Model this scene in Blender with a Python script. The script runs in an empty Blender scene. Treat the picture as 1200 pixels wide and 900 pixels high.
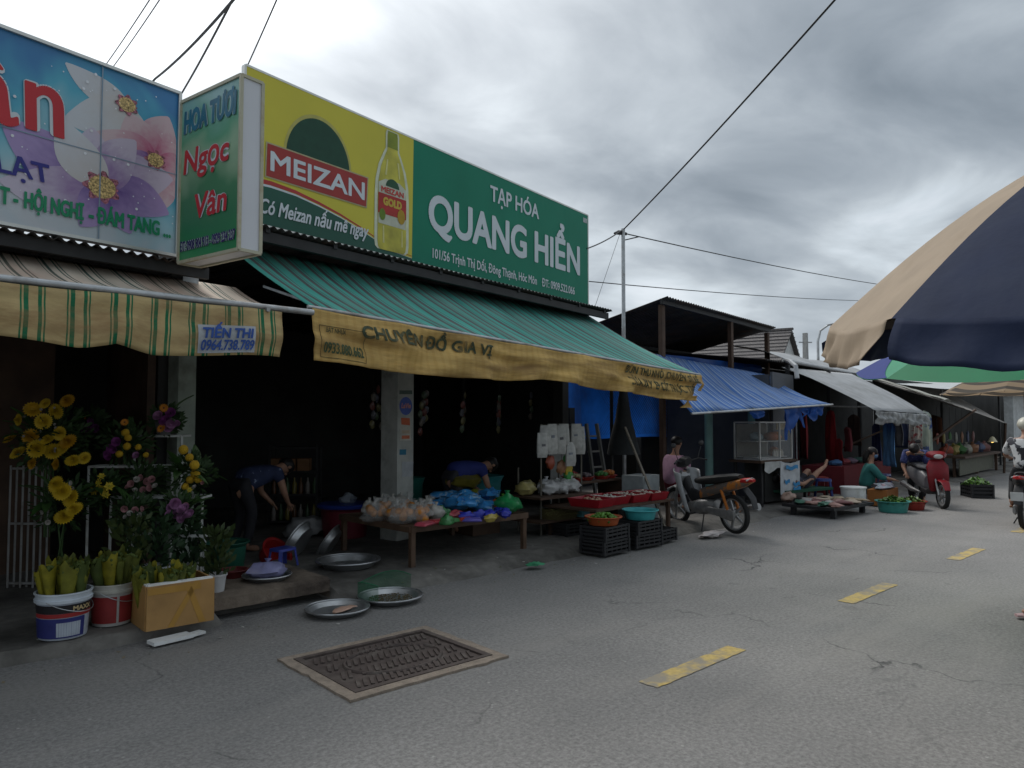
import bpy, bmesh, math, random, os
from mathutils import Vector, Matrix, noise
random.seed(7)
R_ = math.radians
sc = bpy.context.scene
COL = sc.collection

# ------------------------------------------------------------------ camera
cam_d = bpy.data.cameras.new("camera"); cam = bpy.data.objects.new("camera", cam_d); COL.objects.link(cam)
cam.location = (0, 0, 1.7)
cam_d.sensor_width = 36; cam_d.lens = 26.1; cam_d.clip_start = 0.05; cam_d.clip_end = 2000
cam.rotation_euler = (R_(90 + 2.632), 0, R_(46.4 - 90))
sc.camera = cam

# ------------------------------------------------------------------ world: overcast sky
SUN_AZ, SUN_EL = R_(80), R_(52)            # azimuth of the sun in the XY plane, elevation
sun_dir = Vector((math.cos(SUN_EL)*math.cos(SUN_AZ), math.cos(SUN_EL)*math.sin(SUN_AZ), math.sin(SUN_EL)))
W = bpy.data.worlds.new("World"); sc.world = W; W.use_nodes = True
nt = W.node_tree; nt.nodes.clear()
def wn(t, **k):
    n = nt.nodes.new(t)
    for a, b in k.items(): setattr(n, a, b)
    return n
def wl(a, b): nt.links.new(a, b)
out = wn('ShaderNodeOutputWorld'); bg = wn('ShaderNodeBackground'); bg.inputs['Strength'].default_value = 0.1
sky = wn('ShaderNodeTexSky'); sky.sky_type = 'NISHITA'; sky.sun_disc = False
sky.sun_elevation = SUN_EL; sky.sun_rotation = math.pi/2 - SUN_AZ; sky.dust_density = 2.0
tc = wn('ShaderNodeTexCoord'); sep = wn('ShaderNodeSeparateXYZ'); wl(tc.outputs['Generated'], sep.inputs[0])
def wm(op, a, b=None, clamp=False):
    n = wn('ShaderNodeMath', operation=op, use_clamp=clamp)
    for i, v in enumerate((a, b)):
        if v is None: continue
        if hasattr(v, 'links'): wl(v, n.inputs[i])
        else: n.inputs[i].default_value = v
    return n.outputs[0]
zc = wm('ADD', wm('MAXIMUM', sep.outputs['Z'], 0.0), 0.16)
px = wm('DIVIDE', sep.outputs['X'], zc); py = wm('DIVIDE', sep.outputs['Y'], zc)
cmb = wn('ShaderNodeCombineXYZ'); wl(px, cmb.inputs[0]); wl(py, cmb.inputs[1])
def wnoise(scale, detail, rough, off, dist=0.3):
    mp = wn('ShaderNodeMapping'); mp.inputs['Location'].default_value = off
    mp.inputs['Rotation'].default_value = (0, 0, R_(20)); mp.inputs['Scale'].default_value = (1.0, 1.35, 1.0)
    wl(cmb.outputs[0], mp.inputs[0])
    n = wn('ShaderNodeTexNoise'); n.inputs['Scale'].default_value = scale; n.inputs['Detail'].default_value = detail
    n.inputs['Roughness'].default_value = rough; n.inputs['Distortion'].default_value = dist
    wl(mp.outputs[0], n.inputs[0]); return n.outputs['Fac']
big = wnoise(0.5, 3, 0.5, (3.1, 1.7, 0)); small = wnoise(1.7, 7, 0.52, (7.3, 2.2, 0), 0.35)
dens = wm('ADD', wm('MULTIPLY', big, 0.62), wm('MULTIPLY', small, 0.38))
ramp = wn('ShaderNodeValToRGB'); wl(dens, ramp.inputs[0]); cr = ramp.color_ramp
cr.elements[0].position = 0.38; cr.elements[0].color = (0.78, 0.82, 0.86, 1)
cr.elements[1].position = 0.64; cr.elements[1].color = (0.19, 0.23, 0.275, 1)
for p, c in ((0.445, (0.54, 0.60, 0.65, 1)), (0.50, (0.38, 0.43, 0.48, 1)), (0.565, (0.275, 0.32, 0.37, 1))):
    e = cr.elements.new(p); e.color = c
# brighter cloud towards the hidden sun, paler air at the horizon
dp = wn('ShaderNodeVectorMath', operation='DOT_PRODUCT'); wl(tc.outputs['Generated'], dp.inputs[0]); dp.inputs[1].default_value = sun_dir
glow = wm('POWER', wm('MAXIMUM', dp.outputs['Value'], 0.0), 9.0)
hz = wm('POWER', wm('SUBTRACT', 1.0, wm('MAXIMUM', sep.outputs['Z'], 0.0), True), 9.0)
def wmix(bt, fac, a, b):
    n = wn('ShaderNodeMix', data_type='RGBA', blend_type=bt)
    for i, v in ((0, fac), (6, a), (7, b)):
        if hasattr(v, 'links'): wl(v, n.inputs[i])
        else: n.inputs[i].default_value = v
    return n.outputs[2]
c1 = wmix('MIX', wm('MULTIPLY', hz, 0.7), ramp.outputs[0], (0.60, 0.65, 0.68, 1))
thin = wm('MULTIPLY', wm('SUBTRACT', 1.15, small, True), wm('MULTIPLY', glow, 2.6))
c2 = wmix('ADD', thin, c1, (1.0, 1.0, 1.0, 1))
boost = wmix('MULTIPLY', 1.0, c2, (10.0, 10.0, 10.0, 1))      # the sky texture is physically bright: strength 0.1 below
blue_gap = wm('MULTIPLY', wm('SUBTRACT', 0.47, dens, True), 2.2, True)
final = wmix('MIX', blue_gap, boost, sky.outputs[0])
wl(final, bg.inputs['Color']); wl(bg.outputs[0], out.inputs[0])

# ------------------------------------------------------------------ sun behind cloud
sd = bpy.data.lights.new("sun", 'SUN'); sd.energy = 1.5; sd.angle = R_(25); sd.color = (1.0, 0.96, 0.9)
so = bpy.data.objects.new("sun", sd); COL.objects.link(so); so.location = (0, 0, 30)
so.rotation_euler = (-sun_dir).to_track_quat('-Z', 'Y').to_euler()
sc.view_settings.view_transform = 'Standard'; sc.view_settings.look = 'None'
sc.view_settings.exposure = 0.22; sc.view_settings.gamma = 1.0
try: sc.view_settings.use_curve_mapping = False
except Exception: pass
sc.cycles.use_denoising = True
sc.cycles.max_bounces = 6; sc.cycles.diffuse_bounces = 3; sc.cycles.glossy_bounces = 3; sc.cycles.transmission_bounces = 4
sc.cycles.caustics_reflective = False; sc.cycles.caustics_refractive = False

# ------------------------------------------------------------------ materials
MATS = {}
def nodes_of(name):
    m = bpy.data.materials.new(name); m.use_nodes = True
    n = m.node_tree; b = n.nodes['Principled BSDF']
    return m, n, b
def mat(name, col, rough=0.75, var=0.18, scale=6.0, metal=0.0, bump=0.0, bscale=40.0, dirt=None, dscale=2.0, dth=(0.5, 0.68), trans=0.0, alpha=1.0, emit=None, spec=0.35, uv=False):
    """base colour with fine noise, optional dirt of another colour in soft patches, optional bump."""
    if name in MATS: return MATS[name]
    m, n, b = nodes_of(name); L = n.links.new
    t = n.nodes.new('ShaderNodeTexCoord'); oi = n.nodes.new('ShaderNodeObjectInfo'); ad = n.nodes.new('ShaderNodeVectorMath'); ad.operation = 'MULTIPLY_ADD'
    L(oi.outputs['Random'], ad.inputs[0]); ad.inputs[1].default_value = (17.0, 23.0, 11.0); L(t.outputs['UV' if uv else 'Object'], ad.inputs[2]); src = ad.outputs[0]      # every object its own stretch of the pattern
    nz = n.nodes.new('ShaderNodeTexNoise'); nz.inputs['Scale'].default_value = scale; nz.inputs['Detail'].default_value = 5
    L(src, nz.inputs[0])
    r = n.nodes.new('ShaderNodeValToRGB'); L(nz.outputs['Fac'], r.inputs[0])
    lo = [max(0, c*(1-var)) for c in col]; hi = [min(1, c*(1+var)) for c in col]
    r.color_ramp.elements[0].position = 0.3; r.color_ramp.elements[1].position = 0.72
    r.color_ramp.elements[0].color = (*lo, 1); r.color_ramp.elements[1].color = (*hi, 1)
    cs = r.outputs[0]
    if dirt:
        n2 = n.nodes.new('ShaderNodeTexNoise'); n2.inputs['Scale'].default_value = dscale; n2.inputs['Detail'].default_value = 8; n2.inputs['Roughness'].default_value = 0.62
        L(src, n2.inputs[0])
        r2 = n.nodes.new('ShaderNodeMapRange'); L(n2.outputs['Fac'], r2.inputs[0])
        r2.inputs[1].default_value, r2.inputs[2].default_value = dth
        r2.inputs[4].default_value = dirt[3] if len(dirt) > 3 else 0.8
        mx = n.nodes.new('ShaderNodeMix'); mx.data_type = 'RGBA'; L(r2.outputs[0], mx.inputs[0]); L(cs, mx.inputs[6]); mx.inputs[7].default_value = (*dirt[:3], 1)
        cs = mx.outputs[2]
    L(cs, b.inputs['Base Color'])
    b.inputs['Roughness'].default_value = rough; b.inputs['Metallic'].default_value = metal
    b.inputs['Specular IOR Level'].default_value = spec
    if alpha < 1: b.inputs['Alpha'].default_value = alpha
    if emit: b.inputs['Emission Color'].default_value = (*emit[:3], 1); b.inputs['Emission Strength'].default_value = emit[3]
    if bump:
        n3 = n.nodes.new('ShaderNodeTexNoise'); n3.inputs['Scale'].default_value = bscale; n3.inputs['Detail'].default_value = 4; L(src, n3.inputs[0])
        bp = n.nodes.new('ShaderNodeBump'); bp.inputs['Strength'].default_value = bump; bp.inputs['Distance'].default_value = 0.02
        L(n3.outputs['Fac'], bp.inputs['Height']); L(bp.outputs[0], b.inputs['Normal'])
    if trans > 0:
        tl = n.nodes.new('ShaderNodeBsdfTranslucent'); L(cs, tl.inputs[0])
        ms = n.nodes.new('ShaderNodeMixShader'); ms.inputs[0].default_value = trans
        L(b.outputs[0], ms.inputs[1]); L(tl.outputs[0], ms.inputs[2]); L(ms.outputs[0], n.nodes['Material Output'].inputs[0])
    MATS[name] = m; return m
def stripe_mat(name, period, stops, rough=0.7, stain=None, stain_scale=1.2, trans=0.08, fade=0.25, axis=0, stretch=(1, 1), bump=0.15, sth=(0.45, 0.7)):
    """woven stripes along UV.x (metres); stops = [(position 0..1, colour)], faded and stained unevenly."""
    m, n, b = nodes_of(name); L = n.links.new
    uv = n.nodes.new('ShaderNodeUVMap'); sp = n.nodes.new('ShaderNodeSeparateXYZ'); L(uv.outputs[0], sp.inputs[0])
    mm = n.nodes.new('ShaderNodeMath'); mm.operation = 'DIVIDE'; L(sp.outputs[axis], mm.inputs[0]); mm.inputs[1].default_value = period
    fr = n.nodes.new('ShaderNodeMath'); fr.operation = 'FRACT'; L(mm.outputs[0], fr.inputs[0])
    r = n.nodes.new('ShaderNodeValToRGB'); r.color_ramp.interpolation = 'CONSTANT'; L(fr.outputs[0], r.inputs[0])
    r.color_ramp.elements[0].position = 0; r.color_ramp.elements[0].color = (*stops[0][1], 1)
    r.color_ramp.elements[1].position = stops[1][0]; r.color_ramp.elements[1].color = (*stops[1][1], 1)
    for p, c in stops[2:]:
        e = r.color_ramp.elements.new(p); e.color = (*c, 1)
    mp = n.nodes.new('ShaderNodeMapping'); mp.inputs['Scale'].default_value = (*stretch, 1); L(uv.outputs[0], mp.inputs[0])
    nz = n.nodes.new('ShaderNodeTexNoise'); nz.inputs['Scale'].default_value = 2.5; nz.inputs['Detail'].default_value = 7; L(mp.outputs[0], nz.inputs[0])
    mr = n.nodes.new('ShaderNodeMapRange'); L(nz.outputs['Fac'], mr.inputs[0]); mr.inputs[1].default_value = 0.3; mr.inputs[2].default_value = 0.75
    mr.inputs[3].default_value = 1 - fade; mr.inputs[4].default_value = 1 + fade*0.6
    mx = n.nodes.new('ShaderNodeMix'); mx.data_type = 'RGBA'; mx.blend_type = 'MULTIPLY'; mx.inputs[0].default_value = 1
    L(r.outputs[0], mx.inputs[6]); L(mr.outputs[0], mx.inputs[7]); cs = mx.outputs[2]
    if stain:
        n2 = n.nodes.new('ShaderNodeTexNoise'); n2.inputs['Scale'].default_value = stain_scale; n2.inputs['Detail'].default_value = 9; n2.inputs['Roughness'].default_value = 0.65; L(mp.outputs[0], n2.inputs[0])
        r2 = n.nodes.new('ShaderNodeMapRange'); L(n2.outputs['Fac'], r2.inputs[0]); r2.inputs[1].default_value, r2.inputs[2].default_value = sth; r2.inputs[4].default_value = stain[3]
        m2 = n.nodes.new('ShaderNodeMix'); m2.data_type = 'RGBA'; L(r2.outputs[0], m2.inputs[0]); L(cs, m2.inputs[6]); m2.inputs[7].default_value = (*stain[:3], 1); cs = m2.outputs[2]
    L(cs, b.inputs['Base Color']); b.inputs['Roughness'].default_value = rough; b.inputs['Specular IOR Level'].default_value = 0.25
    if bump:
        n3 = n.nodes.new('ShaderNodeTexNoise'); n3.inputs['Scale'].default_value = 9; n3.inputs['Detail'].default_value = 5; L(mp.outputs[0], n3.inputs[0])
        bp = n.nodes.new('ShaderNodeBump'); bp.inputs['Strength'].default_value = bump; bp.inputs['Distance'].default_value = 0.03; L(n3.outputs['Fac'], bp.inputs['Height']); L(bp.outputs[0], b.inputs['Normal'])
    if trans:
        tl = n.nodes.new('ShaderNodeBsdfTranslucent'); L(cs, tl.inputs[0]); ms = n.nodes.new('ShaderNodeMixShader'); ms.inputs[0].default_value = trans
        L(b.outputs[0], ms.inputs[1]); L(tl.outputs[0], ms.inputs[2]); L(ms.outputs[0], n.nodes['Material Output'].inputs[0])
    return m
def plain(c, rough=0.6, **k):
    key = 'plain_%03d_%03d_%03d_%02d' % (int(c[0]*999), int(c[1]*999), int(c[2]*999), int(rough*99)) + ''.join('%s%s' % (a, b) for a, b in sorted(k.items()) if not isinstance(b, tuple))
    return mat(key, c, rough, **{**dict(var=0.14, scale=9.0), **k})

# ------------------------------------------------------------------ mesh helpers
class MB:
    def __init__(s): s.v = []; s.f = []; s.uv = None; s.mi = []
    def add(s, vs, fs, m=0):
        o = len(s.v); s.v += [Vector(v) for v in vs]; s.f += [[i+o for i in f] for f in fs]; s.mi += [m]*len(fs); return s
    def box(s, c, d, rz=0.0, m=0, M=None):
        hx, hy, hz = d[0]/2, d[1]/2, d[2]/2
        vs = [Vector((x*hx, y*hy, z*hz)) for z in (-1, 1) for x, y in ((-1,-1),(1,-1),(1,1),(-1,1))]
        T = Matrix.Translation(Vector(c)) @ (M if M is not None else Matrix.Rotation(rz, 4, 'Z'))
        return s.add([T @ v for v in vs], [(3,2,1,0),(4,5,6,7),(0,1,5,4),(1,2,6,5),(2,3,7,6),(3,0,4,7)], m)
    def bar(s, a, b, w, h=None, m=0):
        a, b = Vector(a), Vector(b); d = b-a; h = h or w
        q = d.to_track_quat('X', 'Z').to_matrix().to_4x4()
        return s.box((a+b)/2, (d.length, w, h), m=m, M=q)
    def tube(s, pts, r, n=8, caps=True, m=0, flat=1.0):
        pts = [Vector(p) for p in pts]; k = len(pts); rr = r if isinstance(r, (list, tuple)) else [r]*k
        rings = []; up = Vector((0, 0, 1)); prev = None
        for i, p in enumerate(pts):
            t = (pts[min(i+1, k-1)] - pts[max(i-1, 0)])
            if t.length < 1e-9: t = Vector((0, 0, 1))
            t.normalize()
            if prev is None:
                a = t.cross(up if abs(t.z) < 0.95 else Vector((1, 0, 0))).normalized()
            else:
                a = (prev - t*prev.dot(t))
                a = a.normalized() if a.length > 1e-6 else t.cross(up).normalized()
            prev = a; b = t.cross(a)
            rings.append([p + (a*math.cos(2*math.pi*j/n) + b*math.sin(2*math.pi*j/n)*flat)*rr[i] for j in range(n)])
        vs = [v for g in rings for v in g]; fs = []
        for i in range(k-1):
            for j in range(n):
                fs.append((i*n+j, i*n+(j+1)%n, (i+1)*n+(j+1)%n, (i+1)*n+j))
        if caps: fs.append(tuple(range(n-1, -1, -1))); fs.append(tuple(range((k-1)*n, k*n)))
        return s.add(vs, fs, m)
    def lathe(s, prof, n=20, c=(0, 0, 0), M=None, m=0, cap0=False, cap1=False):
        T = Matrix.Translation(Vector(c)) @ (M if M is not None else Matrix.Identity(4))
        vs = []; fs = []
        for r, z in prof: vs += [T @ Vector((r*math.cos(2*math.pi*j/n), r*math.sin(2*math.pi*j/n), z)) for j in range(n)]
        for i in range(len(prof)-1):
            for j in range(n): fs.append((i*n+j, i*n+(j+1)%n, (i+1)*n+(j+1)%n, (i+1)*n+j))
        if cap0: fs.append(tuple(range(n-1, -1, -1)))
        if cap1: fs.append(tuple(range((len(prof)-1)*n, len(prof)*n)))
        return s.add(vs, fs, m)
    def ball(s, c, r, n=10, k=7, lump=0.0, seed=0, m=0, M=None):
        r = Vector(r) if isinstance(r, (list, tuple, Vector)) else Vector((r, r, r)); vs = []; fs = []
        R3 = M if M is not None else Matrix.Identity(3)
        for i in range(k+1):
            th = math.pi*i/k
            for j in range(n):
                d = Vector((math.sin(th)*math.cos(2*math.pi*j/n), math.sin(th)*math.sin(2*math.pi*j/n), math.cos(th)))
                q = 1 + (lump*noise.noise(d*1.9 + Vector((seed*3.7, seed*1.3, seed*7.1))) if lump else 0)
                vs.append(Vector(c) + R3 @ Vector((d.x*r.x*q, d.y*r.y*q, d.z*r.z*q)))
        for i in range(k):
            for j in range(n): fs.append((i*n+j, (i+1)*n+j, (i+1)*n+(j+1)%n, i*n+(j+1)%n))
        return s.add(vs, fs, m)
    def loft(s, secs, n=14, e=2.6, m=0, caps=True):
        """secs: (centre, half width along side, half height along up, side, up)"""
        vs = []; fs = []
        for c, hw, hh, sd, up in secs:
            c, sd, up = Vector(c), Vector(sd), Vector(up)
            for j in range(n):
                a = 2*math.pi*j/n; ca, sa = math.cos(a), math.sin(a)
                vs.append(c + sd*hw*math.copysign(abs(ca)**(2/e), ca) + up*hh*math.copysign(abs(sa)**(2/e), sa))
        for i in range(len(secs)-1):
            for j in range(n): fs.append((i*n+j, i*n+(j+1)%n, (i+1)*n+(j+1)%n, (i+1)*n+j))
        if caps: fs.append(tuple(range(n-1, -1, -1))); fs.append(tuple(range((len(secs)-1)*n, len(secs)*n)))
        return s.add(vs, fs, m)
    def grid(s, fn, nu, nv, uvfn=None, m=0):
        """fn(a,b) with a,b in 0..1; stores UV = uvfn(a,b)"""
        o = len(s.v)
        if uvfn and s.uv is None: s.uv = {}
        for i in range(nu+1):
            for j in range(nv+1):
                a, b = i/nu, j/nv
                if uvfn: s.uv[len(s.v)] = uvfn(a, b)
                s.v.append(Vector(fn(a, b)))
        for i in range(nu):
            for j in range(nv):
                s.f.append([o+i*(nv+1)+j, o+(i+1)*(nv+1)+j, o+(i+1)*(nv+1)+j+1, o+i*(nv+1)+j+1]); s.mi.append(m)
        return s
    def mesh(s, name, mats, smooth=35):
        me = bpy.data.meshes.new(name); me.from_pydata([tuple(v) for v in s.v], [], s.f)
        for mm in (mats if isinstance(mats, (list, tuple)) else [mats]): me.materials.append(mm)
        if len(me.materials) > 1: me.polygons.foreach_set('material_index', s.mi)
        if s.uv:
            ul = me.uv_layers.new(name='UVMap')
            for lp in me.loops: ul.data[lp.index].uv = s.uv.get(lp.vertex_index, (0, 0))
        if smooth:
            me.polygons.foreach_set('use_smooth', [True]*len(me.polygons)); me.set_sharp_from_angle(angle=R_(smooth))
        me.update(); return me
    def build(s, name, mats, parent=None, world=False, smooth=35, solid=0.0):
        if world and parent is not None:
            o = parent
            off = Vector(o.location); 
            while o.parent is not None: o = o.parent; off = off + Vector(o.location)
            s.v = [v - off for v in s.v]
        ob = bpy.data.objects.new(name, s.mesh(name, mats, smooth)); COL.objects.link(ob)
        if parent is not None: ob.parent = parent
        if solid:
            md = ob.modifiers.new('thickness', 'SOLIDIFY'); md.thickness = solid; md.offset = 0
        return ob
def tag(o, label=None, cat=None, group=None, kind=None):
    if label: o['label'] = label
    if cat: o['category'] = cat
    if group: o['group'] = group
    if kind: o['kind'] = kind
    return o
def thing(name, label, cat, loc=(0, 0, 0), rz=0.0, group=None):
    o = bpy.data.objects.new(name, None); COL.objects.link(o); o.empty_display_size = 0.1
    o.location = loc; o.rotation_euler = (0, 0, rz); return tag(o, label, cat, group)
def inst(name, me, parent=None, loc=(0, 0, 0), rot=(0, 0, 0), scale=(1, 1, 1)):
    o = bpy.data.objects.new(name, me); COL.objects.link(o)
    if parent is not None: o.parent = parent
    o.location = loc; o.rotation_euler = rot; o.scale = scale; return o
def copy_tree(o, parent=None):
    c = o.copy(); COL.objects.link(c); c.parent = parent
    for ch in list(o.children): copy_tree(ch, c)
    return c
import numpy as np
from mathutils.geometry import delaunay_2d_cdt, interpolate_bezier
def text_loops(body, shear, res):
    """outlines of the built-in font's letters as closed polylines (size 1)"""
    c = bpy.data.curves.new('lettering', 'FONT'); c.body = body; c.size = 1.0; c.shear = shear
    o = bpy.data.objects.new('lettering', c); COL.objects.link(o)
    dg = bpy.context.evaluated_depsgraph_get(); cu = o.evaluated_get(dg).to_curve(dg); loops = []
    for sp in cu.splines:
        pts = []
        if sp.type == 'BEZIER':
            bp = sp.bezier_points; n = len(bp)
            for i in range(n):
                p, q = bp[i], bp[(i+1) % n]
                straight = (p.handle_right-p.co).cross(q.co-p.co).length < 1e-5 and (q.handle_left-q.co).cross(q.co-p.co).length < 1e-5
                seg = [p.co.copy()] if straight else interpolate_bezier(p.co, p.handle_right, q.handle_left, q.co, res+1)[:-1]
                pts += [(v.x, v.y) for v in seg]
        else: pts = [(v.co.x, v.co.y) for v in sp.points]
        clean = [p for i, p in enumerate(pts) if abs(p[0]-pts[i-1][0]) + abs(p[1]-pts[i-1][1]) > 1e-5]
        if len(clean) > 2: loops.append(clean)
    o.to_curve_clear() if hasattr(o, 'to_curve_clear') else None
    bpy.data.objects.remove(o); bpy.data.curves.remove(c); return loops
def text2d(body, w, h, bold=0.0, shear=0.0, res=3, spacing=1.0):
    """letters as flat faces: left baseline at the origin, scaled to width w and capital height h, strokes thickened by bold"""
    loops = text_loops(body, shear, res); xs = [p[0] for l in loops for p in l]; x0, x1 = min(xs), max(xs); ex = bold*1.6*h
    sx = (w-2*ex)/(x1-x0); sy = (h-2*ex)/0.70
    loops = [[((x-x0)*sx+ex, y*sy+ex) for x, y in l] for l in loops]
    # group loops into letters by overlap in x, so that each fill stays small
    loops.sort(key=lambda l: min(p[0] for p in l)); groups = []
    for l in loops:
        a, b = min(p[0] for p in l)-ex*1.1, max(p[0] for p in l)+ex*1.1
        if groups and a <= groups[-1][1]: groups[-1][0].append(l); groups[-1][1] = max(groups[-1][1], b)
        else: groups.append([[l], b])
    V_, F_ = [], []
    for gl, _ in groups:
        vs, es, fs = [], [], []
        for l in gl:
            o = len(vs); n = len(l); vs += [Vector(p) for p in l]; es += [(o+i, o+(i+1) % n) for i in range(n)]
        ns = len(vs)
        if ex > 1e-5:
            for l in gl:
                n = len(l)
                for i in range(n):
                    p, q = Vector(l[i]), Vector(l[(i+1) % n]); d = (q-p)
                    if d.length < 1e-7: continue
                    d.normalize(); nn = Vector((-d.y, d.x))*ex; o = len(vs); vs += [p+nn, p-nn, q-nn, q+nn]; fs.append([o, o+1, o+2, o+3])
                    e0 = p - Vector(l[i-1]); e0 = e0.normalized() if e0.length > 1e-7 else d
                    if e0.dot(d) > 0.86 or ex < 0.0022: continue
                    o = len(vs); vs += [p + Vector((math.cos(k*math.pi/4+.39), math.sin(k*math.pi/4+.39)))*ex*1.02 for k in range(8)]; fs.append(list(range(o, o+8)))
        ov, oe, of, _a, _b, orf = delaunay_2d_cdt(vs, es, fs, 0, 1e-6)
        P2 = np.array([(v.x, v.y) for v in ov]); C2 = np.array([P2[list(f)].mean(0) for f in of]); wind = np.zeros(len(of))
        for l in gl:
            L2 = np.array(l); M2 = np.roll(L2, -1, 0)
            y1, y2 = L2[:, 1][None], M2[:, 1][None]; xx1, xx2 = L2[:, 0][None], M2[:, 0][None]; cx, cy = C2[:, :1], C2[:, 1:]
            side = (xx2-xx1)*(cy-y1) - (cx-xx1)*(y2-y1)
            wind += (((y1 <= cy) & (y2 > cy) & (side > 0)).sum(1) - ((y1 > cy) & (y2 <= cy) & (side < 0)).sum(1))
        o = len(V_); V_ += [(v.x, v.y) for v in ov]
        F_ += [[i+o for i in f] for k, f in enumerate(of) if wind[k] != 0 or len(orf[k]) > 0]
    used = sorted({i for f in F_ for i in f}); mp = {u: i for i, u in enumerate(used)}
    return [V_[u] for u in used], [[mp[i] for i in f] for f in F_]
class Plane:
    """a vertical board: origin, direction angle, face normal towards the viewer side"""
    def __init__(s, o, ang, side=-1):
        s.o = Vector(o); s.u = Vector((math.cos(ang), math.sin(ang), 0)); s.n = Vector((math.sin(ang), -math.cos(ang), 0))*(-side)
    def p(s, u, v, n=0.0): return s.o + s.u*u + Vector((0, 0, v)) + s.n*n
    def put(s, name, vs, fs, material, parent, n, u=0, v=0, slope=0.0, thick=0.0):
        mb = MB()
        mb.add([s.p(u+a, v+b+slope*a, n) for a, b in vs], fs)
        ob = mb.build(name, material, parent, world=True, smooth=0)
        return ob
    def text(s, name, body, u, v, w, h, material, parent, n=0.006, bold=0.0, shear=0.0, slope=0.0, outline=None, res=3):
        if outline:
            vs, fs = text2d(body, w, h, bold + outline[1], shear, res)
            e = outline[2] if len(outline) > 2 else 0.0
            s.put('letter_outline', [(a*(w+2*e)/w - e, b) for a, b in vs], fs, outline[0], parent, n-0.0025, u, v, slope)
        vs, fs = text2d(body, w, h, bold, shear, res)
        return s.put(name, vs, fs, material, parent, n, u, v, slope)
    def poly(s, name, pts, material, parent, n=0.004):
        return s.put(name, pts, [list(range(len(pts)))], material, parent, n)
def circle2(cx, cy, rx, ry, n=28, a0=0, a1=2*math.pi):
    return [(cx+rx*math.cos(a0+(a1-a0)*i/n), cy+ry*math.sin(a0+(a1-a0)*i/n)) for i in range(n if abs(a1-a0-2*math.pi) < 1e-6 else n+1)]
# ================================================================== ground, road, pavement
def asphalt():
    m, n, b = nodes_of('asphalt'); L = n.links.new
    t = n.nodes.new('ShaderNodeTexCoord'); S = t.outputs['Object']
    def nz(scale, det=6, rough=0.6, dist=0.0, mapping=None):
        k = n.nodes.new('ShaderNodeTexNoise'); k.inputs['Scale'].default_value = scale; k.inputs['Detail'].default_value = det; k.inputs['Roughness'].default_value = rough; k.inputs['Distortion'].default_value = dist
        if mapping:
            mp = n.nodes.new('ShaderNodeMapping'); mp.inputs['Scale'].default_value = mapping; L(S, mp.inputs[0]); L(mp.outputs[0], k.inputs[0])
        else: L(S, k.inputs[0])
        return k.outputs['Fac']
    def rng(x, a, b_, c=0.0, d=1.0):
        k = n.nodes.new('ShaderNodeMapRange'); L(x, k.inputs[0])
        for i, v in enumerate((a, b_, c, d)): k.inputs[i+1].default_value = v
        return k.outputs[0]
    def mix(f, a, b_, bt='MIX'):
        k = n.nodes.new('ShaderNodeMix'); k.data_type = 'RGBA'; k.blend_type = bt
        for i, v in ((0, f), (6, a), (7, b_)):
            if hasattr(v, 'links'): L(v, k.inputs[i])
            else: k.inputs[i].default_value = v
        return k.outputs[2]
    base = mix(rng(nz(38, 5, 0.75), 0.36, 0.64), (0.155, 0.149, 0.143, 1), (0.29, 0.280, 0.268, 1))
    base = mix(rng(nz(0.55, 5, 0.55), 0.35, 0.7), base, mix(1.0, base, (0.72, 0.73, 0.74, 1), 'MULTIPLY'))
    base = mix(rng(nz(0.9, 6, 0.6, 0.4, (0.25, 1.6, 1)), 0.5, 0.75, 0, 0.55), base, (0.27, 0.255, 0.235, 1))        # dusty wheel streaks
    base = mix(rng(nz(1.7, 7, 0.7, 1.2), 0.63, 0.72, 0, 0.75), base, (0.11, 0.108, 0.106, 1))                      # oil and damp patches
    vo = n.nodes.new('ShaderNodeTexVoronoi'); vo.feature = 'DISTANCE_TO_EDGE'; vo.inputs['Scale'].default_value = 0.42
    mp = n.nodes.new('ShaderNodeVectorMath'); mp.operation = 'ADD'; nn = n.nodes.new('ShaderNodeTexNoise'); nn.inputs['Scale'].default_value = 2.2; nn.inputs['Detail'].default_value = 7; L(S, nn.inputs[0])
    sv = n.nodes.new('ShaderNodeVectorMath'); sv.operation = 'SCALE'; sv.inputs[3].default_value = 0.55; L(nn.outputs['Color'], sv.inputs[0]); L(S, mp.inputs[0]); L(sv.outputs[0], mp.inputs[1]); L(mp.outputs[0], vo.inputs[0])
    crack = rng(vo.outputs['Distance'], 0.0, 0.006, 1.0, 0.0)
    cm = n.nodes.new('ShaderNodeMath'); cm.operation = 'MULTIPLY'; L(crack, cm.inputs[0]); L(rng(nz(0.6, 3), 0.5, 0.6), cm.inputs[1])
    base = mix(cm.outputs[0], base, (0.05, 0.05, 0.05, 1))
    v2 = n.nodes.new('ShaderNodeTexVoronoi'); v2.inputs['Scale'].default_value = 5.5; L(S, v2.inputs[0])
    base = mix(rng(v2.outputs['Distance'], 0.035, 0.06, 0.6, 0.0), base, (0.4, 0.39, 0.37, 1))                      # scattered grit
    L(base, b.inputs['Base Color']); b.inputs['Roughness'].default_value = 0.82; b.inputs['Specular IOR Level'].default_value = 0.4
    L(rng(nz(1.2, 5), 0.3, 0.7, 0.66, 0.92), b.inputs['Roughness'])
    bp = n.nodes.new('ShaderNodeBump'); bp.inputs['Strength'].default_value = 0.55; bp.inputs['Distance'].default_value = 0.012; L(nz(70, 4, 0.7), bp.inputs['Height']); L(bp.outputs[0], b.inputs['Normal'])
    return m
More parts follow.
